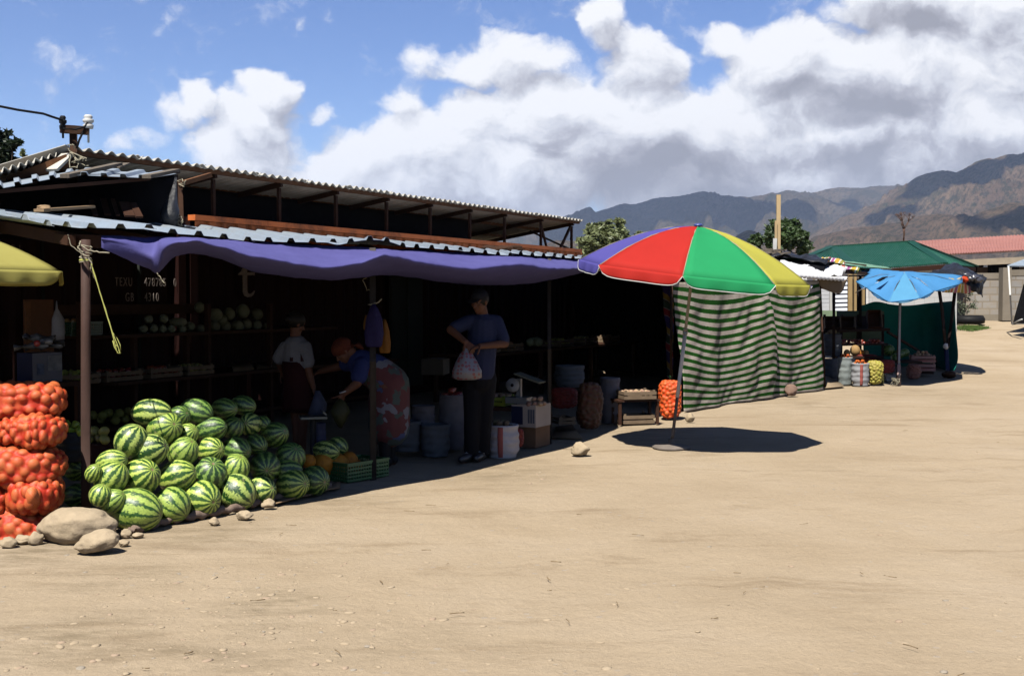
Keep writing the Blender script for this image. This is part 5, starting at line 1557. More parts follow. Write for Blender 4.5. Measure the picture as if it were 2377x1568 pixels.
# cap
mb = MB(); mb.ball(q(0, -.012, .045), (.082, .098, .080), 26, 16, Rm)
for v_i, p in enumerate(mb.v):
    pl_ = Rm.transposed() @ (V(p) - hc)
    if pl_.z < .040: mb.v[v_i] = tuple(hc + Rm @ V((pl_.x, pl_.y, .040)))
mb.tube([q(0, .06, .045), q(0, .11, .040), q(0, .145, .030)], [.062, .058, .03], 16)
for v_i in range(26 * 17, len(mb.v)):
    pl_ = Rm.transposed() @ (V(mb.v[v_i]) - hc); mb.v[v_i] = tuple(hc + Rm @ V((pl_.x, pl_.y, .044 - (pl_.y - .06) * .15 + (pl_.z - .04) * .08)))
mb.build('cap', mat('dark_cap', (.02, .02, .025), .8), t, off=off)
MB().ball(q(0, -.02, .02), (.080, .094, .075), 20, 12, Rm).build('hair', hair_m, t, off=off)
shirt = mat('blue_polo', (.035, .042, .095), .85, (.027, .034, .075), 5, .2, 60)
mb = MB()
limb(mb, [pm(1119, 757), pm(1117, 800), pm(1115, 838), pm(1113, 866)], [.135, .155, .152, .150])
limb(mb, [sL + V((.03, 0, 0)), sR - V((.03, 0, 0))], [.078, .078])
limb(mb, [sR, sR.lerp(eR, .8)], [.072, .066]); limb(mb, [sL, sL.lerp(eL, .75)], [.072, .066])
limb(mb, [pm(1121, 745), pm(1120, 735, -.01)], [.080, .066])
o = remeshed(mb, 'polo_shirt', shirt, t, .009, 4); o.location = -off
mb = MB()
limb(mb, [pm(1113, 862), pm(1113, 884)], [.142, .135])
limb(mb, [hipL, kL, aL + V((0, 0, .0))], [.105, .083, .072]); limb(mb, [hipR, kR, aR + V((0, 0, .0))], [.105, .083, .072])
o = remeshed(mb, 'trousers', mat('black_trousers', (.008, .008, .011), .85, bmp=.3, bscale=14), t, .01, 4); o.location = -off
mb = MB(); foot(mb, aL, (-.5, -.85, 0)); foot(mb, aR, (-.3, -.95, 0))
for sg, ak, f_ in ((0, aL, V((-.5, -.85, 0))), (1, aR, V((-.3, -.95, 0)))):
    mb = MB(); f_.normalize()
    mb.cap(ak - f_ * .045 + V((0, 0, -.040)), ak + f_ * .12 + V((0, 0, -.045)), .046, .044, 14); mb.cap(ak + f_ * .10 + V((0, 0, -.046)), ak + f_ * .185 + V((0, 0, -.052)), .047, .034, 14)
    o = remeshed(mb, 'shoe', mat('black_shoe', (.02, .02, .022), .4), t, .008, 3); o.location = -off
    MB().tube([ak + f_ * .07 + V((.04, 0, -.02)), ak + f_ * .09 + V((0, 0, .003)), ak + f_ * .07 + V((-.04, 0, -.02))], .006, 6).build('trim', M['white_paint'], t, off=off)
# spotted bag
m, nt, bs = new_mat('spotted_plastic'); bs.inputs['Roughness'].default_value = .45
v = coords(nt); vo = nt.nodes.new('ShaderNodeTexVoronoi'); vo.inputs['Scale'].default_value = 26; vo.inputs['Randomness'].default_value = .35; nt.links.new(v, vo.inputs['Vector'])
c = mixc(nt, ramp(nt, vo.outputs['Distance'], [(.36, (1, 1, 1)), (.42, (0, 0, 0))]), (.19, .185, .205), (.22, .03, .035)); nt.links.new(c, bs.inputs['Base Color'])
top = pm(1090, 812, -.31); bot = pm(1083, 881, -.31)
mb = MB(); H = top.z - bot.z
mb.lathe([(.0, 0), (.09, .0), (.145, .02), (.14, .09), (.105, .17), (.06, .25), (.025, H), (.018, H + .03)], 28, bot, fn=lambda a, z, i: 1 + .10 * math.sin(5 * a + z * 20) * (.4 + z * 3) * .5)
for i_, p in enumerate(mb.v): mb.v[i_] = (p[0], bot.y + (p[1] - bot.y) * .6, p[2])
one(mb, 'carrier_bag', m, 'white carrier bag with red spots held up by the man in the cap', 'bag', loc=top)

# --- woman standing with her back turned
Yw = 11.35
def pw(u, v, dy=0): return P(u, v, Yw + dy)
base_ = pw(688, 1060); base_.z = 0; off = base_
t = thing('person', 'woman seen from behind in a white T-shirt and maroon pinafore dress beside the watermelons', 'person', base_)
hc = pw(688, 751, .0)
mb = MB(); fw = V((.75, .55, -.35))
Rm, q = head(mb, hc, fw, (.2, 0, 1), .92)
limb(mb, [hc + V((-.01, 0, -.05)), pw(686, 792)], [.05, .055])
sR, eR, wR = pw(708, 806, -.05), pw(716, 860, -.08), pw(727, 898, -.08)
sL, eL, wL = pw(663, 806, .0), pw(645, 836, .06), pw(655, 862, .16)
limb(mb, [sR, eR, wR], [.046, .038, .026]); limb(mb, [sL, eL, wL], [.046, .038, .026])
limb(mb, [pw(688, 812), pw(691, 850), pw(694, 890)], [.115, .12, .13])
limb(mb, [pw(685, 900), pw(690, 980), pw(690, 1050)], [.08, .055, .038]); limb(mb, [pw(704, 900), pw(702, 980), pw(700, 1050)], [.08, .055, .038])
a1, a2 = pw(690, 1050), pw(700, 1050); a1.z = a2.z = .08
foot(mb, a1, (.6, .5, 0)); foot(mb, a2, (.8, .3, 0))
hand(mb, wR, (.25, -.05, -1), (-.9, 0, -.1), (0, 1, 0), .9, .92); hand(mb, wL, (.3, .5, -.6), (.5, -.3, -.5), (0, -1, 0), .8, .9)
o = remeshed(mb, 'body', skin, t, .0062, 6); o.location = -off
eyes(q, Rm, t, off)
mb = MB().ball(q(0, -.022, .035), (.083, .093, .086), 22, 14, Rm, amp=.05).ball(q(0, -.10, .02), (.04, .035, .04), 14, 10, Rm, amp=.1)
mb.build('hair', hair_m, t, off=off)
mb = MB(); limb(mb, [pw(687, 806), pw(690, 838), pw(692, 866)], [.125, .135, .13]); limb(mb, [sL + V((.03, 0, 0)), sR - V((.03, 0, 0))], [.07, .07])
limb(mb, [sR, sR.lerp(eR, .62)], [.068, .072]); limb(mb, [sL, sL.lerp(eL, .8)], [.066, .068]); limb(mb, [pw(704, 838, .02), pw(714, 838, .06)], [.09, .07])
o = remeshed(mb, 't_shirt', mat('white_tshirt', (.22, .22, .24), .85, (.16, .16, .18), 6), t, .009, 4); o.location = -off
dress = mat('maroon_dress', (.04, .008, .009), .85, (.026, .005, .006), 6, .3, 30)
mb = MB()
mb.lathe([(.135, 0), (.140, -.10), (.135, -.18), (.155, -.30), (.175, -.42), (.178, -.48), (.17, -.47), (.14, -.30), (.12, 0)], 30, pw(688, 838), fn=lambda a, z, i: 1 + .04 * math.sin(6 * a) * min(1, -z * 3))
for i_, p in enumerate(mb.v): mb.v[i_] = (p[0] + (pw(688, 838).z - p[2]) * .10, p[1], p[2])
for a, b in (((676, 838), (681, 800)), ((702, 838), (700, 800))):
    mb.beam(pw(*a, -.135), pw(*b, -.075), .03, .01)
mb.build('pinafore_dress', dress, t, off=off)
mb = MB(); c = pw(738, 938, -.12)
mb.lathe([(.02, .13), (.045, .07), (.075, 0), (.085, -.08), (.05, -.13), (.0, -.135)], 18, c, fn=lambda a, z, i: 1 + .2 * math.sin(3 * a + z * 25))
one(mb, 'carrier_bag', mat('bluish_plastic_bag', (.11, .12, .17), .6, (.06, .065, .11), 8), 'crumpled bluish white carrier bag in the hand of the woman in the maroon dress', 'bag', loc=c)

# --- woman bending over
Yb = 11.2
def pb(u, v, dy=0): return P(u, v, Yb + dy)
base_ = pb(893, 1078); base_.z = 0; off = base_
t = thing('person', 'woman bending forward in an orange headscarf, blue T-shirt and red floral dress', 'person', base_)
hc = pb(797, 815, -.05)
mb = MB()
Rm, q = head(mb, hc, (-.70, -.25, -.66), (-.55, -.1, .62), .95)
limb(mb, [hc + V((.05, .02, .01)), pb(832, 838)], [.05, .06])
sR, eR, wR = pb(840, 846, -.13), pb(829, 889, -.20), pb(797, 914, -.22)
sL, eL, wL = pb(826, 838, .17), pb(786, 850, .25), pb(742, 862, .28)
limb(mb, [sR, eR, wR], [.054, .045, .028]); limb(mb, [sL, eL, wL], [.052, .042, .027])
limb(mb, [pb(838, 842), pb(870, 856), pb(903, 884)], [.12, .135, .15])
limb(mb, [pb(898, 895, -.09), pb(893, 985, -.08), pb(893, 1055, -.08)], [.10, .068, .045]); limb(mb, [pb(903, 895, .09), pb(905, 985, .09), pb(906, 1050, .09)], [.10, .068, .045])
a1, a2 = pb(893, 1055, -.08), pb(906, 1050, .09); a1.z = a2.z = .08
foot(mb, a1, (-.95, -.2, 0)); foot(mb, a2, (-.9, -.1, 0))
hand(mb, wR, (-.35, 0, -.95), (-.6, .5, .2), (0, -1, 0), .9, .95); hand(mb, wL, (-.9, .1, -.3), (0, 0, -1), (0, -1, 0), .6, .95)
o = remeshed(mb, 'body', skin, t, .0062, 6); o.location = -off
eyes(q, Rm, t, off)
mb = MB().ball(q(0, -.015, .045), (.090, .105, .088), 22, 14, Rm, amp=.06).tube([q(0, -.09, .0), q(.0, -.15, -.05), q(.0, -.16, -.12)], [.05, .035, .01], 10)
mb.build('headscarf', mat('orange_headscarf', (.15, .04, .018), .8, (.07, .015, .012), 25), t, off=off)
mb = MB(); limb(mb, [pb(838, 843), pb(868, 856), pb(888, 868)], [.135, .15, .15]); limb(mb, [sL + V((0, -.05, 0)), sR + V((0, .05, 0))], [.08, .08])
limb(mb, [sR, sR.lerp(eR, .62)], [.076, .080]); limb(mb, [sL, sL.lerp(eL, .55)], [.072, .074])
o = remeshed(mb, 't_shirt', mat('blue_tshirt', (.035, .05, .17), .85, (.025, .035, .13), 6), t, .009, 4); o.location = -off
m, nt, bs = new_mat('floral_cotton'); bs.inputs['Roughness'].default_value = .85
v = coords(nt); vo = nt.nodes.new('ShaderNodeTexVoronoi'); vo.inputs['Scale'].default_value = 13
wv_ = vmath.__globals__ and None
nn_ = nt.nodes.new('ShaderNodeTexNoise'); nn_.inputs['Scale'].default_value = 7; nt.links.new(v, nn_.inputs['Vector'])
mxn = nt.nodes.new('ShaderNodeMix'); mxn.data_type = 'VECTOR'; mxn.inputs[0].default_value = .22; nt.links.new(v, mxn.inputs[4]); nt.links.new(nn_.outputs['Color'], mxn.inputs[5]); nt.links.new(mxn.outputs[1], vo.inputs['Vector'])
sr = nt.nodes.new('ShaderNodeSeparateColor'); nt.links.new(vo.outputs['Color'], sr.inputs[0])
c = ramp(nt, sr.outputs[0], [(0, (.10, .010, .010)), (.42, (.04, .065, .055)), (.58, (.10, .012, .012)), (.72, (.17, .17, .20)), (.84, (.04, .06, .17)), (.92, (.04, .065, .055))], 'CONSTANT'); nt.links.new(c, bs.inputs['Base Color'])
mb = MB(); limb(mb, [pb(862, 858), pb(885, 872), pb(905, 892)], [.16, .175, .19]); limb(mb, [pb(905, 895), pb(903, 935), pb(903, 985)], [.19, .20, .20])
limb(mb, [pb(903, 985), pb(903, 990)], [.20, .20])
o = remeshed(mb, 'floral_dress', m, t, .012, 5); o.location = -off
for a_ in (a1, a2):
    mb = MB(); f_ = V((-1, -.15, 0)).normalized(); mb.cap(a_ + V((0, 0, .28)), a_ + V((0, 0, -.03)), .068, .05, 14); mb.cap(a_ + V((0, 0, -.03)) - f_ * .03, a_ + f_ * .17 + V((0, 0, -.045)), .045, .034, 14)
    o = remeshed(mb, 'boot', M['black'], t, .009, 3); o.location = -off
mb = MB(); mb.tube([wR + V((math.cos(a) * .034, math.sin(a) * .034, .02 + .012 * math.cos(a))) for a in np.linspace(0, 2 * PI, 18)], .005, 6)
mb.build('bracelet', M['white_paint'], t, off=off)
mb = MB(); c = pb(790, 955, -.26)
mb.lathe([(.01, .12), (.05, .08), (.085, .0), (.06, -.09), (.02, -.15), (.0, -.15)], 16, c, fn=lambda a, z, i: 1 + .2 * math.sin(2 * a + z * 15))
one(mb, 'khaki_bag', mat('khaki_plastic', (.05, .05, .018), .5), 'limp khaki plastic bag held by the bending woman', 'bag', loc=c)
# ------------------------------------------------------------------ goods in the dark middle of the stall
woven = mat('white_woven_sack_shaded', (.22, .205, .225), .75, (.15, .14, .155), 7, .3, 60)  # white sacking darkened in its colour for shade; the next is its sunlit copy
woven_lit = mat('white_woven_sack_sunlit', (.60, .56, .56), .75, (.44, .41, .42), 7, .3, 60)
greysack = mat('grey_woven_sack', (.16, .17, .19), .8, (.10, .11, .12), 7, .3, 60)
redstripe = mat('red_woven_stripe', (.42, .12, .10), .8)
brown_net = net_mat('potatoes_in_brown_net', (.16, .09, .04), (.10, .055, .025), (.16, .045, .02))
dred_net = net_mat('produce_in_dark_red_net', (.20, .03, .02), (.12, .02, .015), (.26, .02, .012))
def upr(u0, u1, v0, v1, Y, mb, m, label, name='net_sack', neck=None, group=None, base_half=(.42, .20, .135)):
    """stuffed net sack standing upright inside a box of the view"""
    s_ = Y / FPX; w_ = (u1 - u0) * s_ / 2; h_ = (v1 - v0) * s_ / 2
    t_ = thing(name, label, 'sack', P((u0 + u1) / 2, (v0 + v1) / 2, Y), 0, group)
    if t_.location.z < h_: t_.location.z = h_ + gh(t_.location.x, t_.location.y)
    t_.rotation_euler = (0, -PI / 2, 0)
    t_.scale = (h_ / base_half[0], w_ / base_half[1] , w_ / base_half[2])
    t_.rotation_euler = (rnd.uniform(-.05, .05), -PI / 2, rnd.uniform(-.1, .1))
    mb.build('net', m, t_)
    return t_
# orange sack standing by the curtain
So = lumpy(.30, .17, .17, .032, 11, nu=120, nv=110, e=.8, pe=.42)
t = upr(1528, 1584, 888, 981, 15.6, So, onion_hot, 'bright orange net sack standing in the sun behind the parasol pole', 'onion_sack', base_half=(.33, .19, .19))
MB().tube([(.30, 0, 0), (.345, .01, 0), (.37, -.04, .02), (.36, .04, -.02)], [.035, .014, .02, .004], 8).build('tie', mat('green_tie', (.06, .22, .08), .6), t)
# striped woven sack at the shadow edge
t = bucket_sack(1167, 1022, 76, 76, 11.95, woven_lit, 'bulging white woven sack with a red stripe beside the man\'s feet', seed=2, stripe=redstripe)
heap('potato', 12, .035, P(1167, 988, 11.95) - V((0, 0, .05)), .26, .26, 0, 'potato in the open white sack beside the man\'s feet', 'potatoes in the striped sack', 2, 30)
t = upr(1186, 1212, 985, 1045, 12.1, So, dred_net, 'dark red net bag squeezed between the striped sack and the cardboard box')
def boxed(u0, u1, v0, v1, Y, d_, rz, m, label, name='carton', cat='box', extra=None):
    s_ = Y / FPX; w_ = (u1 - u0) * s_; h_ = (v1 - v0) * s_; c = P((u0 + u1) / 2, v1, Y); 
    t_ = thing(name, label, cat, c, rz)
    k = abs(math.cos(rz)); wb = max(.1, (w_ - abs(math.sin(rz)) * d_) / k)
    MB().box((0, 0, h_ / 2), (wb, d_, h_)).build('carton', m, t_, smooth_=False)
    MB().box((0, 0, h_ + .004), (wb * .5, d_ + .004, .006)).build('flap', m, t_, smooth_=False)
    return t_, wb, h_
t, wb, hb = boxed(1203, 1277, 988, 1038, 12.75, .34, R(-28), mat('brown_carton', (.26, .15, .09), .9, (.19, .11, .06), 4), 'plain brown cardboard box on the ground beneath the white carton')
t.location.z = gh(0, 0) + .0
t, wb, hb = boxed(1187, 1279, 936, 987, 12.72, .36, R(-28), mat('white_carton', (.52, .44, .38), .8, (.42, .35, .30), 4), 'white carton with a navy label standing on the brown box')
MB().box((-wb * .26, -.182, hb * .52), (wb * .46, .004, hb * .8)).build('label', mat('navy_label', (.025, .03, .08), .6), t, smooth_=False)
o = text('FRUIT', 'lettering', .05, (-wb * .40, -.186, hb * .62), t, letter_m, ext=.001)
bpy.data.objects.remove(o)
mb = MB()
for k in range(3): mb.box((wb * (.22 + .10 * k), -.183, hb * .5), (.02, .003, hb * .62))
mb.build('printed_bar', mat('grey_print', (.12, .13, .16), .7), t, smooth_=False)
# market scale with a round dial
c0 = P(1205, 934, 12.7)
t = thing('weighing_scale', 'tabletop weighing scale with a round white dial on the white carton', 'scale', c0, R(-20))
MB().box((0, 0, .03), (.24, .2, .06)).box((0, 0, .16), (.05, .05, .2)).build('body', M['metal'], t, smooth_=False)
rt = Matrix.Rotation(PI / 2, 3, 'X')
MB().lathe([(.075, 0), (.075, .03), (.0, .03)], 24, (-.06, -.02, .19), rot=rt).build('dial', mat('dial_white', (.45, .45, .45), .5), t)
MB().lathe([(.018, .031), (.018, .036), (.0, .036)], 16, (-.06, -.02, .19), rot=rt).build('dial_hub', M['black'], t)
MB().box((.12, 0, .27), (.30, .22, .015), rot=Matrix.Rotation(R(18), 3, 'Y')).build('pan', mat('dull_pan', (.16, .17, .13), .6), t, smooth_=False)
heap('white_onion', 12, .035, P(1246, 936, 12.6) - V((0, 0, .03)), .24, .2, 0, 'onion lying on the white carton by the scale', 'onions by the scale', 2, 31)
# platform scale by the woman
c0 = P(727, 1050, 11.0); c0.z = 0
t = thing('platform_scale', 'small platform scale on a slim stand behind the watermelons', 'scale', c0, R(15))
ph = P(727, 970, 11.0).z
MB().tube([(0, 0, 0), (0, 0, ph)], .03, 10).box((0, 0, .02), (.3, .25, .04)).build('stand', M['blackplastic'], t, smooth_=False)
MB().box((0, 0, ph + .01), (.24, .22, .02)).box((.10, 0, ph + .05), (.04, .2, .015), rot=Matrix.Rotation(R(40), 3, 'Y')).build('platform', mat('steel_platform', (.2, .22, .2), .4, metal=.5), t, smooth_=False)
bucket_sack(740, 1010, 34, 60, 11.15, mat('blue_bag', (.05, .06, .16), .6, (.12, .12, .16), 9), 'blue and white plastic bag standing under the platform scale', 'plastic_bag', 'bag', 4)
# hanging bags on the slim post
for k, (u, v, w_, h_, c_, lab, dy) in enumerate(((868, 755, 42, 100, (.03, .022, .11), 'violet plastic bags hanging in a bunch from the slim iron pipe', -.05), (893, 780, 24, 78, (.30, .12, .015), 'orange plastic bag hanging behind the violet bags on the slim iron pipe', .06), (850, 748, 12, 34, (.26, .13, .02), 'small yellow corner of a bag hanging left of the violet bags', .04))):
    Y = 10.42 + dy; s_ = Y / FPX; c = P(u, v, Y)
    mb = MB(); H = h_ * s_ / 2; W_ = w_ * s_ / 2
    mb.lathe([(.01, H), (W_ * .45, H * .75), (W_ * .8, H * .3), (W_, -H * .4), (W_ * .95, -H * .9), (W_ * .8, -H), (0, -H)], 22, c, fn=lambda a, z, i: 1 + .16 * math.sin(4 * a + z * 9 + k) + .06 * math.sin(9 * a))
    for i_, p in enumerate(mb.v): mb.v[i_] = (p[0], c.y + (p[1] - c.y) * .55, p[2])
    one(mb, 'plastic_bag', mat('bag_film_%s' % 'abc'[k], tuple(x * .7 for x in c_), .6, tuple(x * .6 for x in c_), 12, .6, 18, bdist=.02), lab, 'bag', loc=c)
cord([P(855, 707, 10.4), P(866, 705, 10.4), P(880, 700, 10.4), P(886, 693, 10.4)], .006, 'rope', 'pale cord end sticking out above the hanging violet bags', wig=.004)
# sacks and boxes at the back
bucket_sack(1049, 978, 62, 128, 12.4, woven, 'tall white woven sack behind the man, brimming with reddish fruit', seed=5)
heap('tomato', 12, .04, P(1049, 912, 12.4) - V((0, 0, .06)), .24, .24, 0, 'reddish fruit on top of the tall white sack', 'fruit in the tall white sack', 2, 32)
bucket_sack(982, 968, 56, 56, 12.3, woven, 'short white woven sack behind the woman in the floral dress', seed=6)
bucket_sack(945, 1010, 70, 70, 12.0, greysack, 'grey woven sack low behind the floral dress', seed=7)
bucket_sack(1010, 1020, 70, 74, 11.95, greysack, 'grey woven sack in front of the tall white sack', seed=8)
bucket_sack(1416, 928, 46, 106, 15.2, woven, 'tall slim white woven sack left of the crate of onions', seed=9)
upr(1340, 1398, 885, 997, 14.3, lumpy(.42, .19, .16, .036, 21, e=.8, nu=90, nv=80, pe=.4), brown_net, 'tall brown net sack of potatoes in the shade past the thin post', base_half=(.44, .2, .17))
upr(1286, 1334, 890, 955, 14.6, So, dred_net, 'dark red net sack standing on a crate past the thin post')
bucket_sack(1322, 872, 70, 50, 16.0, greysack, 'grey sack at the back of the dark bay', seed=10)
def crate_at(u, v, Y, wpx, hpx, d_, rz, label, m=None, group=None):
    s_ = Y / FPX; c = P(u, v, Y)
    w_ = (wpx * s_ - abs(math.sin(rz)) * d_) / abs(math.cos(rz))
    return crate('fruit_crate', label, max(.2, w_), d_, hpx * s_ * .85, c, rz, m, group), c
t, c = crate_at(1475, 925, 15.0, 92, 24, .36, R(14), 'slatted crate heaped with onions on the trestle beside the orange sack')
heap('white_onion', 34, .036, c + V((0, 0, .05)), .42, .30, R(14), 'pale onion in the slatted crate on the trestle', 'onions in the trestle crate', 3, 33)
mb = MB()
for a in (-.22, .22): mb.box((a, 0, 0), (.04, .3, .03))
c2_ = P(1475, 981, 15.1); t, _ = crate_at(1472, 981, 15.1, 90, 26, .36, R(14), 'empty slatted crate on the ground under the crate of onions')
tr = thing('trestle', 'dark wooden trestle carrying the crate of onions', 'trestle', V((c.x, c.y, 0)), R(14))
MB().box((0, .02, c.z - .014), (.56, .34, .024)).build('top', M['wood_brown'], tr, smooth_=False)
for a in (-.25, .25):
    for b in (-.12, .16): MB().box((a, b, (c.z - .03) / 2), (.035, .035, c.z - .03)).build('leg', M['wood_brown'], tr, smooth_=False)
t, c = crate_at(1305, 982, 14.2, 60, 20, .34, R(18), 'slatted crate on the ground beside the thin brown post')
t, c = crate_at(1165, 940, 12.9, 56, 26, .3, R(-20), 'yellow and green printed crate of turnips beside the man', mat('yellow_green_card', (.32, .30, .03), .6, (.08, .28, .05), 1.2))
heap('white_onion', 16, .035, c + V((0, 0, .07)), .24, .22, 0, 'pale root heaped in the yellow crate beside the man', 'roots in the yellow crate', 2, 34)
mb = MB().box((0, 0, 0), (.5, .4, .04)); o = one(mb, 'produce_table', M['wood_brown'], 'low dark table under the yellow and green crate', 'table', loc=(0, 0, 0), smooth_=False)
o.location = c - V((0, 0, .024)); o.rotation_euler = (0, 0, R(-20))
for a in (-.2, .2):
    for b in (-.15, .15): MB().box((a, b, -o.location.z / 2), (.04, .04, o.location.z - .05)).build('leg', M['wood_brown'], o, smooth_=False)
# long dark counter behind the people
ct0 = row(4.2, 1.9, 0); tq = thing('counter', 'long dark counter of produce behind the people', 'counter', ct0, math.atan2(D.y, D.x))
MB().box((3.2, .35, .72), (6.6, .9, .04)).build('top', M['wood_brown'], tq, smooth_=False)
for a in (.05, 2.1, 4.2, 6.35):
    for b in (-.05, .75): MB().box((a, b, .35), (.06, .06, .7)).build('leg', M['wood_brown'], tq, smooth_=False)
for k, (a, kind, n_, r_, lab) in enumerate(((.5, 'tomato', 20, .035, 'tomato in the crate at the left end of the dark counter'), (1.3, 'apple', 20, .038, 'apple in the second crate on the dark counter'), (2.3, 'cabbage', 7, .09, 'cabbage piled on the dark counter'), (3.3, 'pear', 18, .036, 'pear in the crate in the middle of the dark counter'), (4.4, 'yellow_apple', 18, .038, 'yellow apple in the crate on the far half of the counter'), (5.5, 'potato', 18, .036, 'potato in the crate at the far end of the counter'))):
    q_ = tq.location + D * a + N * -.2 + V((0, 0, .742))
    if kind != 'cabbage': crate('fruit_crate', 'slatted crate of %s on the dark counter' % {'tomato': 'tomatoes', 'apple': 'red apples', 'pear': 'pears', 'yellow_apple': 'yellow apples', 'potato': 'potatoes'}[kind], .55, .38, .12, q_, math.atan2(D.y, D.x))
    heap(kind, n_, r_, q_ + V((0, 0, .03)), .5, .34, math.atan2(D.y, D.x), lab, lab, 2, 40 + k)
t, wb, hb = boxed(980, 1042, 806, 842, 12.9, .3, R(-10), mat('dim_carton', (.07, .065, .055), .9), 'open cardboard box standing on goods behind the floral dress')
t.location.z = .765
# black sheets added to keep the bay past the container dark
b0, b1 = V((1.9, 22.2, 0)), V((4.4, 21.0, 0))
cloth('shade_sheeting', [[V((1.30, 25.6, 2.2)), V((2.6, 23.9, 2.15)), V((3.5, 20.4, 2.1))], [V((1.30, 25.6, 1.1)), V((2.6, 23.9, 1.1)), V((3.5, 20.4, 1.1))], [V((1.30, 25.6, .0)), V((2.6, 23.9, .0)), V((3.5, 20.4, .0))]], M['dark'],
      'black sheet added for the darkness at the back of the bay beside the striped curtain', 'tarpaulin', .04)
cloth('roof_and_shade_sheeting', [[V((.75, 13.75, 2.04)), V((1.8, 15.2, 2.02)), P(1562, 655, 16.7)], [V((1.3, 19.4, 2.2)), V((2.2, 19, 2.15)), V((3.2, 18.6, 2.1))], [V((1.4, 25.6, 2.4)), V((2.6, 24.0, 2.3)), V((3.6, 20.4, 2.15))]], M['dark'],
      'black sheet added overhead to darken the bay between the awning roof and the striped curtain', 'tarpaulin', .02)
# card on the ground
one(MB().grid([[G(1282, 1015), G(1352, 1018)], [G(1290, 990), G(1328, 985)]]), 'flattened_carton', M['cardboard'], 'flattened piece of cardboard on the ground past the thin post', 'cardboard', solid=.008, loc=G(1310, 1000))

# ------------------------------------------------------------------ the big parasol
pb0 = G(1558, 1040)
pm_ = [fabric('violet_canvas', (.13, .115, .46)), fabric('red_canvas', (.62, .035, .025)), fabric('green_canvas', (.03, .42, .15)), fabric('yellow_canvas', (.66, .62, .10))]
axis_ = V((math.tan(R(6.0)), -math.tan(R(4.2)), 1))
hub = 1.88
big = parasol('beach_parasol', 'large parasol of violet, red, green and yellow panels with white piping', pb0, axis_, 1.20, .475, hub, [0, 1, 2, 3], R(167), pm_,
        [(.0, .55, .017, mat('rusty_tube', (.10, .06, .045), .7, (.22, .19, .16), 9)), (.55, 1.25, .020, mat('pole_white', (.62, .62, .66), .4)), (1.25, None, .016, mat('pole_cream', (.52, .47, .38), .5))],
        val=.115, trim=mat('white_piping', (.75, .75, .72), .7), sag=.03)
MB().tube([V(axis_).normalized() * 1.22, V(axis_).normalized() * 1.28], .026, 14).build('collar', mat('collar_cream', (.55, .50, .36), .5), big)
mb = MB(); mb.lathe([(.20, 0), (.205, .018), (.17, .034), (.07, .044), (.032, .055), (.032, .10), (0, .10)], 40, fn=lambda a, z, i: 1 + .03 * math.sin(3 * a + 1))
mb.build('base', mat('concrete_base', (.26, .22, .19), .9, (.17, .145, .125), 8, .4, 40), big)

# ------------------------------------------------------------------ striped curtain
m, nt, bs = new_mat('green_white_stripes'); bs.inputs['Roughness'].default_value = .9; bs.inputs['Specular IOR Level'].default_value = .05
uvn = nt.nodes.new('ShaderNodeUVMap'); sp_ = nt.nodes.new('ShaderNodeSeparateXYZ'); nt.links.new(uvn.outputs[0], sp_.inputs[0])
v = coords(nt)
st_ = mathn(nt, 'FRACT', mathn(nt, 'ADD', mathn(nt, 'MULTIPLY', sp_.outputs[1], 16.5), mathn(nt, 'MULTIPLY', mathn(nt, 'SUBTRACT', noise_n(nt, v, 30, 3), .5), .10)))
s2 = ramp(nt, st_, [(.47, (0, 0, 0)), (.50, (1, 1, 1)), (.97, (1, 1, 1)), (1.0, (0, 0, 0))])
cg = ramp(nt, noise_n(nt, v, 3, 6, .7), [(.3, (.008, .048, .005)), (.7, (.014, .078, .008))]); cw = ramp(nt, noise_n(nt, v, 2.5, 7, .75), [(.3, (.29, .24, .195)), (.65, (.48, .43, .375))])
nt.links.new(mixc(nt, s2, cw, cg), bs.inputs['Base Color'])
def seg(tab, f): return lin(tab, f)
topL, topR = P(1560, 655, 16.75), P(1900, 650, 20.6)
bL, bM, bR = G(1588, 956), G(1771, 925), G(1912, 905)
rows_ = []; NR, NC = 70, 110
zt = 2.0
uvs = []
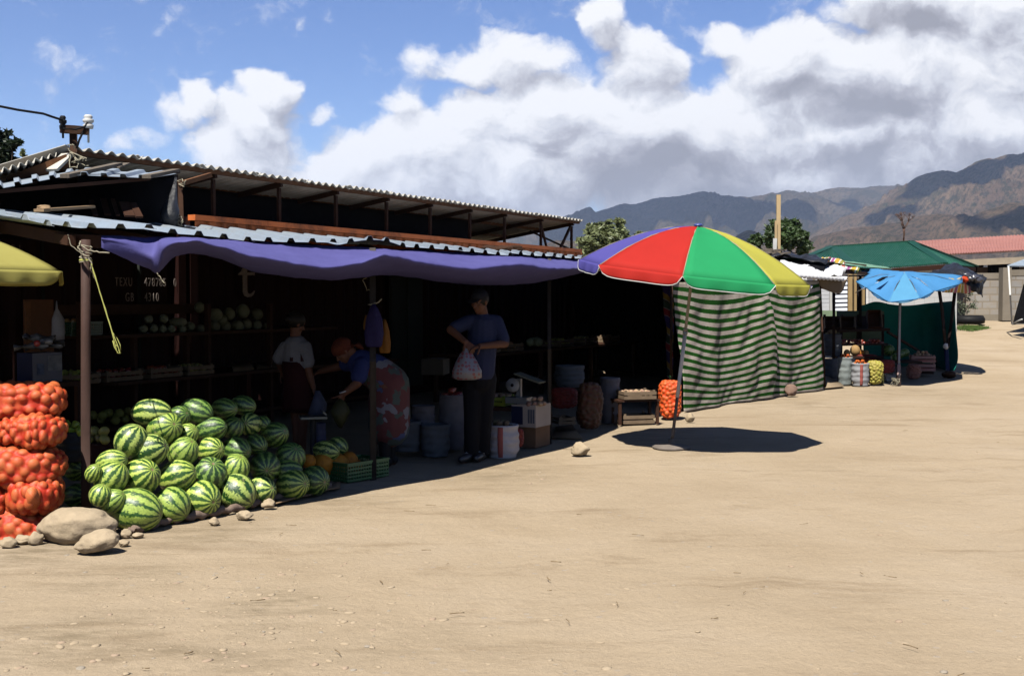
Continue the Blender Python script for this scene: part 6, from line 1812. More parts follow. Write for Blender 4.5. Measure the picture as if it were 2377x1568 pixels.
for i_ in range(NR + 1):
    f = i_ / NR; rw = []
    for j_ in range(NC + 1):
        g_ = j_ / NC
        u_t = 1560 + 340 * g_; tp_ = topL.lerp(topR, g_)
        bt_ = bL.lerp(bM, g_ / .56) if g_ < .56 else bM.lerp(bR, (g_ - .56) / .44)
        # swags: the cloth is caught up at three points and sags between
        if g_ < .58: sag = max(0, math.sin(min(1, g_ / .58) * PI)) ** 1.1
        else: sag = max(0, math.sin((g_ - .58) / .42 * PI)) ** 1.1 * .85
        env = max(0, math.sin(min(1, f * 1.02) * PI)) ** .6 * (1 - .35 * f)
        p = tp_.lerp(bt_, f)
        p.z -= .24 * sag * env * 1.0
        nrm = V((.80, -.60, 0))
        fold = 0
        for (gc, w_, a_) in ((.56, .05, .12), (.60, .02, .05), (.20, .05, .06), (.70, .04, .05), (.43, .05, .05), (.05, .05, .05), (.34, .10, -.05), (.80, .09, -.05), (.48, .03, .03), (.93, .04, .04)):
            gg = gc + .06 * math.sin(f * 2.6 + gc * 9) * (1 - f)
            fold += a_ * math.exp(-((g_ - gg) / w_) ** 2)
        # diagonal pulls radiating from the catch points
        fold += .022 * math.sin((g_ - .57) * 40 / (.25 + f)) * math.exp(-abs(g_ - .57) * 4) * math.sin(f * PI)
        fold += .035 * noise.noise(V((g_ * 5 + f * 1.5, f * 2.4, 1))) + .011 * (1 - 2 * abs(noise.noise(V((g_ * 9 + f * 6, f * 2.5 - g_ * 3, 7))))) + .012 * noise.noise(V((g_ * 30 + f * 9, f * 6, 3)))
        p = p + nrm * fold * math.sin(min(1, f * 4) * PI / 2) * (1 - .5 * max(0, f - .8) * 5 * .6)
        p.z = max(p.z, gh(p.x, p.y) + .006)
        rw.append(p); uvs.append((g_, 1 - f))
    rows_.append(rw)
o = one(MB().grid(rows_), 'striped_curtain', m, 'green and white striped curtain hanging to the ground, pegged by stones', 'curtain', loc=rows_[NR][NC // 2], solid=.003, uvs=uvs)
# return of multi-coloured cloth at the left edge of the tent
m, nt, bs = new_mat('multicolour_stripes'); bs.inputs['Roughness'].default_value = .85
uvn = nt.nodes.new('ShaderNodeUVMap'); sp_ = nt.nodes.new('ShaderNodeSeparateXYZ'); nt.links.new(uvn.outputs[0], sp_.inputs[0])
st_ = mathn(nt, 'FRACT', mathn(nt, 'ADD', mathn(nt, 'MULTIPLY', sp_.outputs[1], 3.2), mathn(nt, 'MULTIPLY', sp_.outputs[0], .25)))
nt.links.new(ramp(nt, st_, [(0, (.06, .03, .20)), (.18, (.5, .5, .48)), (.2, (.42, .02, .03)), (.40, (.5, .5, .48)), (.42, (.03, .07, .03)), (.60, (.06, .05, .02)), (.66, (.5, .5, .48)), (.68, (.46, .28, .03)), (.86, (.06, .03, .20))], 'CONSTANT'), bs.inputs['Base Color'])
a0, a1 = P(1533, 650, 17.0), P(1561, 655, 16.72); b0_, b1_ = P(1548, 905, 17.0), P(1562, 905, 16.72)
cloth('side_curtain', [[a0, a0.lerp(a1, .5) + V((.04, -.05, 0)), a1], [a0.lerp(b0_, .5) + V((.02, 0, 0)), a0.lerp(b1_, .5) + V((.05, -.06, 0)), a1.lerp(b1_, .5)], [b0_, b0_.lerp(b1_, .5), b1_]], m,
      'narrow curtain of red, violet, yellow and white stripes behind the orange sack', 'curtain', .03, 4, 10, .003)
g0 = G(1563, 962); 
one(MB().tube([V((g0.x, g0.y + .25, 0)), V((g0.x, g0.y + .25, 2.05))], .02, 10), 'tent_pole', M['rust'], 'dark pole at the left edge of the striped curtain', 'pole', loc=V((g0.x, g0.y + .25, 0)))
g0 = G(1914, 903)
one(MB().tube([V((g0.x + .02, g0.y + .06, 0)), V((g0.x - .08, g0.y + .1, 2.0))], .02, 10), 'tent_pole', M['rust'], 'dark pole at the right edge of the striped curtain', 'pole', loc=V((g0.x, g0.y, 0)))
# ------------------------------------------------------------------ stalls at the right
teal = mat('teal_tarpaulin', (.010, .22, .165), .75, (.008, .17, .13), 4, .3, 12, trans=.03, bdist=.02)
whitecloth = mat('white_tarpaulin', (.80, .80, .80), .6, (.66, .68, .72), 5, .5, 12, bdist=.03)
bluetarp = mat('bright_blue_tarpaulin', (.09, .31, .62), .6, (.07, .26, .54), 3, .4, 14, trans=.12, bdist=.02)
m, nt, bs = new_mat('awning_stripes'); bs.inputs['Roughness'].default_value = .8
uvn = nt.nodes.new('ShaderNodeUVMap'); sp_ = nt.nodes.new('ShaderNodeSeparateXYZ'); nt.links.new(uvn.outputs[0], sp_.inputs[0])
st_ = mathn(nt, 'FRACT', mathn(nt, 'MULTIPLY', sp_.outputs[0], 2.6))
nt.links.new(ramp(nt, st_, [(0, (.30, .06, .22)), (.18, (.75, .75, .72)), (.22, (.62, .36, .02)), (.44, (.75, .75, .72)), (.50, (.30, .28, .04)), (.66, (.75, .75, .72)), (.70, (.50, .12, .09)), (.88, (.75, .75, .72))], 'CONSTANT'), bs.inputs['Base Color'])
stripes_m = m
# tent roof over the striped curtain
cloth('roof_and_shade_sheeting', [[P(1600, 650, 17.2), P(1750, 648, 19), P(1905, 645, 20.6)], [P(1600, 625, 19), P(1760, 612, 20.6), P(1925, 612, 22)], [P(1620, 612, 21), P(1790, 594, 22.6), P(1960, 606, 24)]], M['dark'],
      'black plastic sheeting on top of the tent behind the parasol', 'tarpaulin', .03)
cloth('white_tarpaulin', [[P(1790, 628, 19.6), P(1860, 645, 20.0), P(1952, 646, 20.8)], [P(1800, 616, 20.2), P(1870, 628, 20.8), P(1958, 633, 21.4)], [P(1810, 611, 21), P(1885, 617, 21.6), P(1968, 624, 22.2)]], whitecloth,
      'crumpled white tarpaulin spread on the tent roof right of the parasol', 'tarpaulin', .07, 3.5, 10, seed=2)
mb = MB(); rows_ = [[], []]
for k in range(61):
    f = k / 60; a = P(1825, 640, 19.7).lerp(P(1960, 650, 20.85), f); sc_p = .022 * abs(math.sin(f * PI * 15))
    rows_[0].append(a + V((0, 0, .05))); rows_[1].append(a - V((0, 0, .005 + sc_p)))
mb.grid(rows_); one(mb, 'scalloped_edging', whitecloth, 'white scalloped edging along the front of the white tarpaulin', 'edging', loc=rows_[0][30], solid=.003)
cloth('awning_flap', [[P(1897, 648, 20.6), P(1960, 650, 20.9), P(1972, 636, 21.0)], [P(1899, 664, 20.7), P(1950, 680, 20.9), P(1962, 655, 21.0)], [P(1900, 668, 20.75), P(1947, 678, 20.9), P(1955, 662, 21.0)]], mat('khaki_underside', (.22, .17, .12), .8),
      'khaki flap hanging under the right end of the white tarpaulin', 'flap', .02)
MB_ = MB().tube([P(1786, 597, 21.6), P(1850, 603, 21.8), P(1905, 611, 22.2)], .035, 8)
one(MB_, 'green_beam', mat('green_paint', (.01, .17, .09), .5), 'green painted beam on the tent roof right of the parasol', 'beam', loc=P(1786, 597, 21.6))
cloth('black_film', [[P(1790, 594, 21.3), P(1850, 600, 21.3), P(1918, 612, 21.4)], [P(1795, 590, 22.3), P(1860, 594, 22.3), P(1930, 604, 22.3)]], M['blackplastic'], 'rumpled shiny black film on the tent roof beside the timber upright', 'film', .07, 4, 10)
mb = MB()
for k in range(9):
    c = P(1762 + k * 5.2 + (k % 3) * 2, 583 + (k % 2) * 5 + k * .8, 21.6); mb.beam(c, c + V((rnd.uniform(.1, .3), rnd.uniform(-.1, .2), rnd.uniform(-.06, .06))), .09, .05)
one(mb, 'timber_scraps', M['wood_old'], 'scraps of timber piled on the tent roof at the foot of the upright', 'timber', loc=P(1775, 587, 21.6), smooth_=False)
t = thing('timber_upright', 'tall bare timber upright rising over the tent roof right of the parasol', 'post', P(1804, 700, 22.3))
pine = mat('new_pine', (.62, .47, .27), .7, (.50, .36, .19), 3, .2, 20, vec=(6, 6, 1))
MB().beam(P(1806, 700, 22.3), P(1807, 452, 22.3), .075, .05, up=(0, 1, 0)).build('timber', pine, t, smooth_=False, off=t.location)
MB().beam(P(1800, 700, 22.25), P(1801, 512, 22.25), .04, .05, up=(0, 1, 0)).build('splint', pine, t, smooth_=False, off=t.location)
MB().beam(P(1798, 594, 22.2), P(1799, 553, 22.2), .07, .03, up=(0, 1, 0)).build('white_board', M['white_paint'], t, smooth_=False, off=t.location)
cloth('striped_awning', [[P(1880, 625, 21.9), P(1930, 630, 22), P(1990, 633, 22.2)], [P(1886, 615, 22.4), P(1935, 618, 22.6), P(1996, 628, 22.8)], [P(1900, 606, 23), P(1945, 606, 23.2), P(2010, 626, 23.4)]], stripes_m,
      'violet, yellow and white striped cloth bunched on the stall roof', 'awning', .08, 3, 10, seed=5)
cloth('roof_and_shade_sheeting', [[P(1915, 640, 22.2), P(2020, 642, 22.6), P(2130, 646, 22.9), P(2228, 650, 23.0)], [P(1925, 640, 23.4), P(2025, 640, 23.8), P(2135, 643, 24), P(2226, 648, 24.0)], [P(1940, 640, 24.6), P(2030, 640, 25.1), P(2140, 642, 25.2), P(2218, 648, 24.6)]], M['dark'],
      'dark sheet added over the second stall to shade its goods, behind the torn blue parasol', 'tarpaulin', .015)  # sheet added nearly edge-on, to shade the teal wall and the goods
cloth('green_sheet', [[P(1930, 610, 22.6), P(2000, 618, 22.9), P(2073, 626, 23.2)], [P(1905, 602, 23.4), P(1990, 610, 23.8), P(2060, 621, 24)]], mat('pale_green_sheet', (.20, .38, .27), .6), 'pale green sheet lying along the top of the stall roof', 'sheet', .02, 2, 8)
mb = MB().beam(P(1890, 603, 23), P(2010, 617, 23.2), .05, .05).beam(P(1950, 630, 22), P(2010, 634, 22.6), .06, .05)
one(mb, 'roof_batten', M['rust'], 'dark batten under the striped cloth on the stall roof', 'batten', loc=P(1890, 603, 23), smooth_=False)
# white sheet shed behind
t = thing('white_shed', 'white sheet-metal shed with timber door frames behind the second stall', 'shed', P(1940, 720, 26))
t.location.z = gh(t.location.x, t.location.y)
sid = mat('white_siding', (.66, .67, .70), .5, (.52, .54, .58), 3)
mb = MB()
for k in range(8):
    v_ = 720 - k * 9; mb.beam(P(1893, v_ - 4, 26.2), P(1925, v_ - 4, 26.0), .02, .078 , up=(0, 0, 1))
    a, b = P(1893, v_, 26.2), P(1926, v_, 26.0); c_, d_ = P(1926, v_ - 8.4, 26.03), P(1893, v_ - 8.4, 26.23)
    mb.add([a, b, c_, d_], [(0, 1, 2, 3)])
mb.build('siding', sid, t, smooth_=False, off=t.location)
mb = MB()
for k in range(8):
    v_ = 722 - k * 10; a, b = P(1932, v_, 25.7), P(1967, v_ - 1, 25.6); c_, d_ = P(1967, v_ - 10.6, 25.63), P(1932, v_ - 9.6, 25.73)
    mb.add([a, b, c_, d_], [(0, 1, 2, 3)]); 
mb.build('door', mat('zinc_door', (.42, .44, .50), .4, (.30, .32, .38), 4, metal=.3), t, smooth_=False, off=t.location, solid=.03)
for u_ in (1928, 1973, 1985, 2004):
    MB().beam(P(u_, 760, 25.6), P(u_, 636, 25.6), .05 if u_ != 1973 else .09, .06, up=(0, 1, 0)).build('door_post', mat('yellow_timber', (.46, .33, .16), .75, (.34, .23, .11), 3) if u_ != 1928 else M['white_paint'], t, smooth_=False, off=t.location)
MB().add([P(1967, 760, 26.0), P(2010, 760, 26.0), P(2010, 640, 26.0), P(1967, 640, 26.0)], [(0, 1, 2, 3)]).build('dark_interior', M['dark'], t, smooth_=False, off=t.location, solid=.02)
MB().beam(P(1890, 648, 26.3), P(2012, 640, 25.5), .12, .10).build('lintel', M['wood_old'], t, smooth_=False, off=t.location)
# whitewashed block house with the green hipped roof
t = thing('green_roofed_house', 'low whitewashed block house under a dark green hipped metal roof', 'house', P(2100, 740, 31))
t.location.z = gh(t.location.x, t.location.y); off = t.location
m, nt, bs = new_mat('whitewashed_blocks'); bs.inputs['Roughness'].default_value = .9
br = nt.nodes.new('ShaderNodeTexBrick'); br.inputs['Scale'].default_value = 1; br.inputs['Brick Width'].default_value = .40; br.inputs['Row Height'].default_value = .20; br.inputs['Mortar Size'].default_value = .012
br.inputs['Color1'].default_value = (.78, .78, .76, 1); br.inputs['Color2'].default_value = (.74, .74, .72, 1); br.inputs['Mortar'].default_value = (.62, .62, .60, 1)
tcn = nt.nodes.new('ShaderNodeUVMap'); nt.links.new(tcn.outputs[0], br.inputs['Vector']); nt.links.new(br.outputs[0], bs.inputs['Base Color'])
def wall_uv(name, a, b, z0, z1_, mt, parent, off, th=.2, jitter=0):
    a, b = V(a), V(b); d_ = (b - a); d_.z = 0; L_ = d_.length; n_ = V((-d_.y, d_.x, 0)).normalized() * th
    vs = [V((p.x, p.y, z)) for z in (z0, z1_) for p in (a, b, b + n_, a + n_)]
    mb = MB().add(vs, [(0, 1, 5, 4), (1, 2, 6, 5), (2, 3, 7, 6), (3, 0, 4, 7), (4, 5, 6, 7), (3, 2, 1, 0)])
    o = mb.build(name, mt, parent, smooth_=False, off=off)
    l = o.data.uv_layers.new(name='UVMap')
    for i_, lp in enumerate(o.data.loops):
        p = vs[lp.vertex_index]; l.data[i_].uv = ((p - a).dot(d_.normalized()) + (p - a).dot(n_.normalized()) * .9, p.z)
    return o
hA, hB = P(2000, 640, 29.5), P(2222, 640, 31.5)
hz1 = P(2100, 626, 30.5).z
wall_uv('wall', hA, hB, .2, hz1, m, t, off); hC = hB + V((1.2, 5.0, 0)); hD = hA + V((-1.2, 5.5, 0))
wall_uv('wall', hB, hC, .2, hz1, m, t, off); wall_uv('wall', hD, hA, .2, hz1, m, t, off)
g_roof = mat('green_metal_roof', (.020, .115, .075), .5, (.016, .095, .062), 3, metal=.1, streak=((.05, .15, .11), (3, 3, .4), 2))
eL_, eF, eR_ = P(1868, 600, 31.5), P(2191, 613, 31.0), P(2264, 620, 37)
r1, r2_ = P(1932, 574, 34.5), P(2112, 562.5, 34.0)
e0 = P(1990, 628, 29.25)
def ribbed(poly, n_, name, mt, par, off, amp=.035):
    a, b, c_, d_ = poly   # a-b eave, d-c ridge
    up = (b - a).cross(d_ - a).normalized(); up = up if up.z > 0 else -up
    rows_ = []
    for r_ in range(2):
        rw = []
        for k in range(n_ * 4 + 1):
            f = k / (n_ * 4); h_ = amp if k % 4 in (1, 2) else 0
            rw.append((a.lerp(b, f) if r_ == 0 else d_.lerp(c_, f)) + up * h_)
        rows_.append(rw)
    return MB().grid(rows_).build(name, mt, par, smooth_=False, off=off, solid=.01)
ribbed((e0, eF, r2_, r1), 40, 'roof_slope', g_roof, t, off); ribbed((eF, eR_, r2_, r2_.lerp(r1, .002)), 30, 'roof_slope', g_roof, t, off)
ribbed((eL_, e0, r1, r1.lerp(r2_, .002)), 14, 'roof_slope', g_roof, t, off)
gd = mat('green_ridge', (.012, .075, .05), .5)
for a, b in ((r1, r2_), (r2_, eF), (r2_, eR_), (r1, e0), (r1, eL_)): MB().beam(a + V((0, 0, .03)), b + V((0, 0, .03)), .22, .04).build('ridge_cap', gd, t, smooth_=False, off=off)
for a, b in ((e0, eF), (eF, eR_)): MB().beam(a - V((0, 0, .07)), b - V((0, 0, .07)), .05, .12).build('fascia', M['wood_brown'], t, smooth_=False, off=off)
for k in range(6):
    f = .15 + k * .15; p = e0.lerp(eF, f); MB().beam(p + V((0, .2, -.16)), p + V((.3, 2.0, -.1)), .1, .12).build('rafter_end', M['wood_brown'], t, smooth_=False, off=off)
# red tiled house
t = thing('red_roofed_house', 'long low brown block house under a red tiled roof at the right edge', 'house', P(2300, 740, 42)); t.location.z = .9; off = t.location
m2, nt, bs = new_mat('red_metal_tile'); bs.inputs['Roughness'].default_value = .55
uvn = nt.nodes.new('ShaderNodeUVMap'); nt.links.new(ramp(nt, noise_n(nt, coords(nt), 1.2, 5), [(.3, (.36, .135, .11)), (.7, (.45, .185, .155))]), bs.inputs['Base Color'])
ra, rb, rc_, rd = P(2195, 600, 38), P(2470, 587, 36.5), P(2470, 541, 42), P(2105, 563.5, 44)
up = (rb - ra).cross(rd - ra).normalized(); rows_ = []
nsx, nsy = 260, 5
for j in range(nsy):
    for e_ in (0, .96):
        f = (j + e_) / nsy; rw = []
        for k in range(nsx + 1):
            g_ = k / nsx; p = ra.lerp(rb, g_).lerp(rd.lerp(rc_, g_), f)
            rw.append(p + up * (.02 * math.cos(g_ * 2 * PI * 44) + (.15 * (1 - e_ / .96) if e_ == 0 else 0)))
        rows_.append(rw)
MB().grid(rows_).build('roof', m2, t, smooth_=False, off=off, solid=.01)
brb = mat('brown_blocks', (.20, .145, .10), .9, (.14, .10, .075), 4)
MB().beam(ra - V((0, 0, .16)), rb - V((0, 0, .16)), .1, .2).build('fascia', mat('cream_fascia', (.46, .38, .28), .8), t, smooth_=False, off=off)
wa, wb_ = P(2185, 640, 39.5), P(2470, 640, 38)
wall_uv('wall', wa, wb_, .8, ra.z - .25, brb, t, off)
for u_ in (2247, 2329):
    c = P(u_, 626, 39.2 if u_ < 2300 else 38.6); MB().box(c, (.9, .3, .5)).build('window', M['dark'], t, smooth_=False, off=off)
# block wall
m3, nt, bs = new_mat('grey_concrete_blocks'); bs.inputs['Roughness'].default_value = .95
br = nt.nodes.new('ShaderNodeTexBrick'); br.inputs['Scale'].default_value = 1; br.inputs['Brick Width'].default_value = .41; br.inputs['Row Height'].default_value = .21; br.inputs['Mortar Size'].default_value = .02; br.inputs['Bias'].default_value = -.1
br.inputs['Color1'].default_value = (.36, .35, .34, 1); br.inputs['Color2'].default_value = (.27, .26, .26, 1); br.inputs['Mortar'].default_value = (.25, .21, .17, 1)
tcn = nt.nodes.new('ShaderNodeUVMap'); nt.links.new(tcn.outputs[0], br.inputs['Vector'])
c = mixc(nt, ramp(nt, noise_n(nt, coords(nt), 1.5, 8, .75), [(.4, (0, 0, 0)), (.6, (.7, .7, .7))]), br.outputs[0], (.33, .27, .20))
nt.links.new(c, bs.inputs['Base Color']); bump(nt, bs, br.outputs['Fac'], .5, -.02)
conc = mat('rough_concrete', (.30, .26, .21), .95, (.22, .19, .15), 3, .4, 20)
def bwall(u0, u1, vt, Y0, Y1, label):
    a, b = P(u0, 720, Y0), P(u1, 720, Y1); z1_ = P(u0, vt, Y0).z
    t = thing('block_wall', label, 'wall', V((a.x, a.y, gh(a.x, a.y))), 0, None)
    wall_uv('blocks', a, b, gh(a.x, a.y) - .1, z1_ - .18, m3, t, t.location)
    wall_uv('coping', a + V((0, -.02, 0)), b + V((0, -.02, 0)), z1_ - .18, z1_, conc, t, t.location, th=.24)
    wall_uv('footing', a + V((0, -.06, 0)), b + V((0, -.06, 0)), gh(a.x, a.y) - .1, gh(a.x, a.y) + .14, conc, t, t.location, th=.3)
    return t
bwall(2195, 2324, 634, 35.6, 35.0, 'grey concrete block wall behind the shrub, left of the pillar')
bwall(2341, 2480, 626, 34.9, 33.6, 'grey concrete block wall right of the pillar at the picture edge')
a = P(2332, 733, 34.8); one(MB().box((a.x, a.y, (gh(a.x, a.y) + P(2332, 621, 34.8).z) / 2), (.25, .3, P(2332, 621, 34.8).z - gh(a.x, a.y))), 'wall_pillar', conc, 'rough concrete pillar between the two stretches of block wall', 'pillar', smooth_=False)
# grey folding stall at the right edge
t = thing('folding_canopy', 'folding canopy with a pale blue roof and black side sheet at the right edge', 'canopy', P(2352, 750, 31)); off = t.location
cz_ = gh(off.x, off.y); t.location.z = cz_; off = t.location
MB().add([P(2338, 617, 30.5), P(2480, 618, 30.5), P(2480, 596, 33), P(2392, 597, 32)], [(0, 1, 2, 3)]).build('roof', mat('pale_blue_sheet', (.35, .42, .50), .5), t, smooth_=False, off=off, solid=.03)
MB().add([P(2351, 750, 30.7), P(2400, 752, 30), P(2400, 634, 30.4), P(2376, 660, 30.6)], [(0, 1, 2, 3)]).build('side_sheet', M['dark'], t, smooth_=False, off=off, solid=.01)
for a, b in ((P(2349, 751, 30.5), P(2341, 617, 30.5)), (P(2349, 751, 30.5), P(2372, 741, 29.8)), (P(2350, 752, 30.4), P(2400, 752, 29.8))):
    MB().tube([a, b], .022, 8).build('leg', M['white_paint'], t, off=off)
# ---- second stall: teal wall, posts, blue parasol
gt = lambda u, v, Y: P(u, v, Y)
tl = [[gt(2000, 708, 25.0), gt(2040, 703, 25.1), gt(2100, 709, 25.2), gt(2160, 703, 25.3), gt(2216, 698, 24.4)],
      [gt(2002, 760, 25.0), gt(2040, 760, 25.1), gt(2100, 770, 25.3), gt(2165, 765, 25.3), gt(2219, 765, 24.2)],
      [gt(2004, 815, 25.0), gt(2050, 820, 25.2), gt(2110, 830, 25.3), gt(2170, 825, 25.2), gt(2224, 828, 24.0)],
      [gt(2004, 858, 25.0), gt(2050, 860, 25.2), gt(2110, 862, 25.3), gt(2170, 862, 25.2), gt(2216, 860, 23.9)]]
cloth('teal_tarpaulin', tl, teal, 'dark teal tarpaulin hung as the back and side wall of the second stall', 'tarpaulin', .05, 1.6, 8, seed=3)
cloth('teal_tarpaulin', [[gt(1994, 712, 24.9), gt(2030, 700, 24.9), gt(2060, 704, 24.9)], [gt(1998, 718, 24.9), gt(2030, 712, 24.9), gt(2058, 712, 24.9)]], teal, 'upper corner of teal tarpaulin folded over beside the door posts', 'tarpaulin', .03, 3)
cloth('pale_green_board', [[gt(1903, 720, 24.8), gt(2052, 722, 24.6)], [gt(1903, 790, 24.8), gt(2052, 790, 24.6)]], mat('pale_green_board', (.16, .22, .14), .8), 'pale green board behind the crates of the second stall', 'board', .002, 1, 2, .02)
def pole2(pts, r, m_, label, name='stall_pole', grp=None):
    return one(MB().tube([P(*p) for p in pts], r, 10), name, m_, label, 'pole', loc=P(*pts[0]), group=grp)
dk = mat('dark_brown_pole', (.035, .022, .020), .6)
pole2([(1935, 868, 22.6), (1936, 640, 22.6)], .028, dk, 'dark pole at the left of the second stall, nearest the curtain')
pole2([(1997, 858, 23.6), (1997, 640, 23.6)], .028, dk, 'dark pole in the middle of the second stall in front of the door posts')
pole2([(2083, 885, 22.3), (2086, 790, 22.3), (2092, 650, 22.3)], .026, mat('reddish_brown_pole', (.06, .028, .024), .6), 'dark reddish pole just behind the pale pole of the blue parasol')
pole2([(2195, 806, 23.4), (2187, 720, 23.4), (2179, 665, 23.4)], .034, dk, 'dark pole leaning left under the striped flap')
pole2([(2200, 806, 23.5), (2210, 735, 23.6), (2219, 655, 23.7)], .034, dk, 'dark pole leaning right beside the edge of the teal tarpaulin')
pole2([(2202, 874, 23.2), (2198, 835, 23.3), (2195, 798, 23.4)], .045, mat('navy_pole', (.015, .022, .08), .5), 'navy lower pole to which the two leaning poles are strapped')
one(MB().ball(P(2196, 803, 23.3), (.05, .05, .05), 10, 8, amp=.8), 'binding', whitecloth, 'white binding where the leaning poles meet', 'binding', loc=P(2196, 803, 23.25))
bb = P(2203, 873, 23.2); bb.z = gh(bb.x, bb.y) + .06
one(MB().ball(bb, (.14, .14, .07), 12, 8, amp=.3), 'pole_foot', M['rust'], 'dark lump of scrap holding the foot of the navy pole', 'weight', loc=bb)
# blue parasol, sagging and torn
g0 = G(2087, 893)
t = thing('blue_parasol', 'torn faded blue parasol on a pale pole tied with string at its foot', 'parasol', g0); off = g0
Yb_ = g0.y
cen = P(2100, 632, Yb_ + .1)
rim = [P(1987, 652, Yb_ + .5), P(2012, 667, Yb_ - .1), P(2063, 699, Yb_ - .75), P(2135, 691, Yb_ - .85), P(2169, 674, Yb_ - .4), P(2234, 655, Yb_ + .3), P(2233, 639, Yb_ + 1.1), P(2168, 637, Yb_ + 1.3), P(2020, 624, Yb_ + 1.2)]
for k in range(len(rim)):
    a, b = rim[k], rim[(k + 1) % len(rim)]
    rows_ = []
    for i_ in range(13):
        f = i_ / 12; rw = []
        for j_ in range(13):
            g_ = j_ / 12
            e = a.lerp(b, g_); p = cen.lerp(e, f)
            p.z += .015 * math.sin(f * PI)
            pl_ = .035 * math.sin(g_ * PI * (5 if k not in (2,) else 1)) * f if k != 2 else 0
            p.z -= .05 * math.sin(g_ * PI) * f + abs(pl_) * .45 + .03 * math.sin(g_ * PI) * noise.noise(p * 2.5 + V((k, 0, 0)))
            p += V((0, 0, .015 * noise.noise(p * 5)))
            rw.append(p)
        rows_.append(rw)
    if k == 1 or k == 0: rows_ = rows_[:13]
    MB().grid(rows_).build('panel', bluetarp if k != 2 else mat('faded_blue_panel', (.12, .37, .60), .6, (.10, .32, .54), 4, trans=.12), t, off=off, solid=.004)
    if k < 6:
        vr = [[a.lerp(b, g_ / 8) - V((0, 0, d_ * (.03 if 0 < g_ < 8 else .01))) for g_ in range(9)] for d_ in (0, 1)]
        MB().grid(vr).build('valance', bluetarp, t, off=off, solid=.004)
MB().add([P(2033, 651, Yb_ - .28), P(2048, 643, Yb_ - .2), P(2062, 641, Yb_ - .1), P(2052, 648, Yb_ - .2), P(2042, 653, Yb_ - .3)], [(0, 1, 2, 3, 4)]).build('tear', M['dark'], t, smooth_=False, off=off, solid=.01)
palepole = mat('pale_grey_pole', (.42, .42, .46), .5)
MB().tube([g0, P(2088, 780, Yb_), P(2089, 700, Yb_), cen], .020, 12).build('pole', palepole, t, off=off)
MB().tube([g0, P(2086.5, 845, Yb_ - .01)], .035, 10).build('splint', mat('pinkish_wood', (.45, .32, .29), .8), t, off=off)
for e in rim[:6]: MB().tube([cen - V((0, 0, .03)), cen.lerp(e, .5) + V((0, 0, .04)), e - V((0, 0, .02))], .006, 6).build('rib', M['metal'], t, off=off)
MB().tube([P(1986, 679, Yb_ + .2), P(2008, 667, Yb_)], .008, 6).build('loose_rib', M['white_paint'], t, off=off)
for k in range(7):
    p0 = P(2084, 884, Yb_ - .05); pts = [p0] + [p0 + V((rnd.uniform(-.16, .03), rnd.uniform(-.08, .03), rnd.uniform(-.08, .07))) for _ in range(5)] + [p0]
    for q_ in pts: q_.z = max(q_.z, gh(q_.x, q_.y) + .01)
    cord(pts, .006, 'rope', 'tangle of string at the foot of the pale parasol pole', wig=.01, seed=k + 20, group='string tangle at the blue parasol')
# roof scraps at the right end
cloth('blue_sheet', [[P(1992, 632, 22.6), P(2060, 640, 22.6), P(2150, 646, 22.8), P(2232, 650, 23)], [P(2005, 622, 23.8), P(2070, 628, 23.8), P(2150, 634, 24), P(2232, 638, 24.2)]], bluetarp, 'blue sheet stretched across the stall roof behind the torn parasol', 'tarpaulin', .03, 3, 8)
cloth('black_bundle', [[P(2130, 650, 23.4), P(2200, 645, 23.3), P(2250, 645, 23.2), P(2289, 652, 23.2)], [P(2160, 636, 23.9), P(2205, 622, 23.9), P(2240, 628, 23.8), P(2290, 648, 23.5)], [P(2170, 632, 24.6), P(2212, 614, 24.6), P(2245, 630, 24.4), P(2278, 640, 24)]], M['blackplastic'],
      'black plastic sheeting billowing over the right end of the stall roof', 'tarpaulin', .06, 4, 8)
cloth('black_bundle', [[P(2240, 636, 23.1), P(2262, 640, 23.1), P(2289, 650, 23.2)], [P(2244, 655, 23.0), P(2266, 660, 23.0), P(2286, 664, 23.1)], [P(2258, 668, 23.0), P(2272, 680, 23.0), P(2284, 688, 23.1)]], M['blackplastic'],
      'tattered black plastic hanging off the right corner of the stall', 'tarpaulin', .08, 5, 8, seed=4)
mb = MB(); 
for k, (u_, v_) in enumerate(((2245, 640), (2252, 646), (2262, 644), (2270, 650))): mb.ball(P(u_, v_, 22.95), (.09, .07, .06), 12, 8, amp=.5, seed=k)
one(mb, 'bag_bundle', mat('silver_black_bag', (.10, .10, .12), .2, (.03, .03, .04), 14, .8, 25), 'shiny black bag knotted on the corner of the stall roof', 'bag', loc=P(2250, 644, 22.95))
one(MB().ball(P(2240, 648, 22.9), (.07, .05, .05), 12, 8, amp=.8), 'red_rag', mat('orange_red_rag', (.62, .07, .02), .7), 'orange-red rag tied beside the black bag on the stall corner', 'rag', loc=P(2240, 646, 22.9))
cloth('striped_flap', [[P(2158, 675, 22.2), P(2178, 662, 22.3), P(2200, 652, 22.4), P(2233, 641, 22.5)], [P(2162, 676, 22.4), P(2186, 668, 22.4), P(2205, 664, 22.4), P(2228, 655, 22.5)]], mat('white_orange_stripe', (.75, .72, .66), .8, (.62, .38, .04), 3, vec=(1, 1, 6)), 'white and orange flap turned up at the right end of the stall', 'flap', .02, 3, 8)
one(MB().ball(P(2203, 655, 22.3), (.12, .06, .08), 14, 9, amp=.5, seed=2), 'yellow_knot', mat('yellow_cloth', (.62, .40, .02), .7), 'yellow cloth knotted on the turned-up flap', 'cloth', loc=P(2203, 655, 22.3))
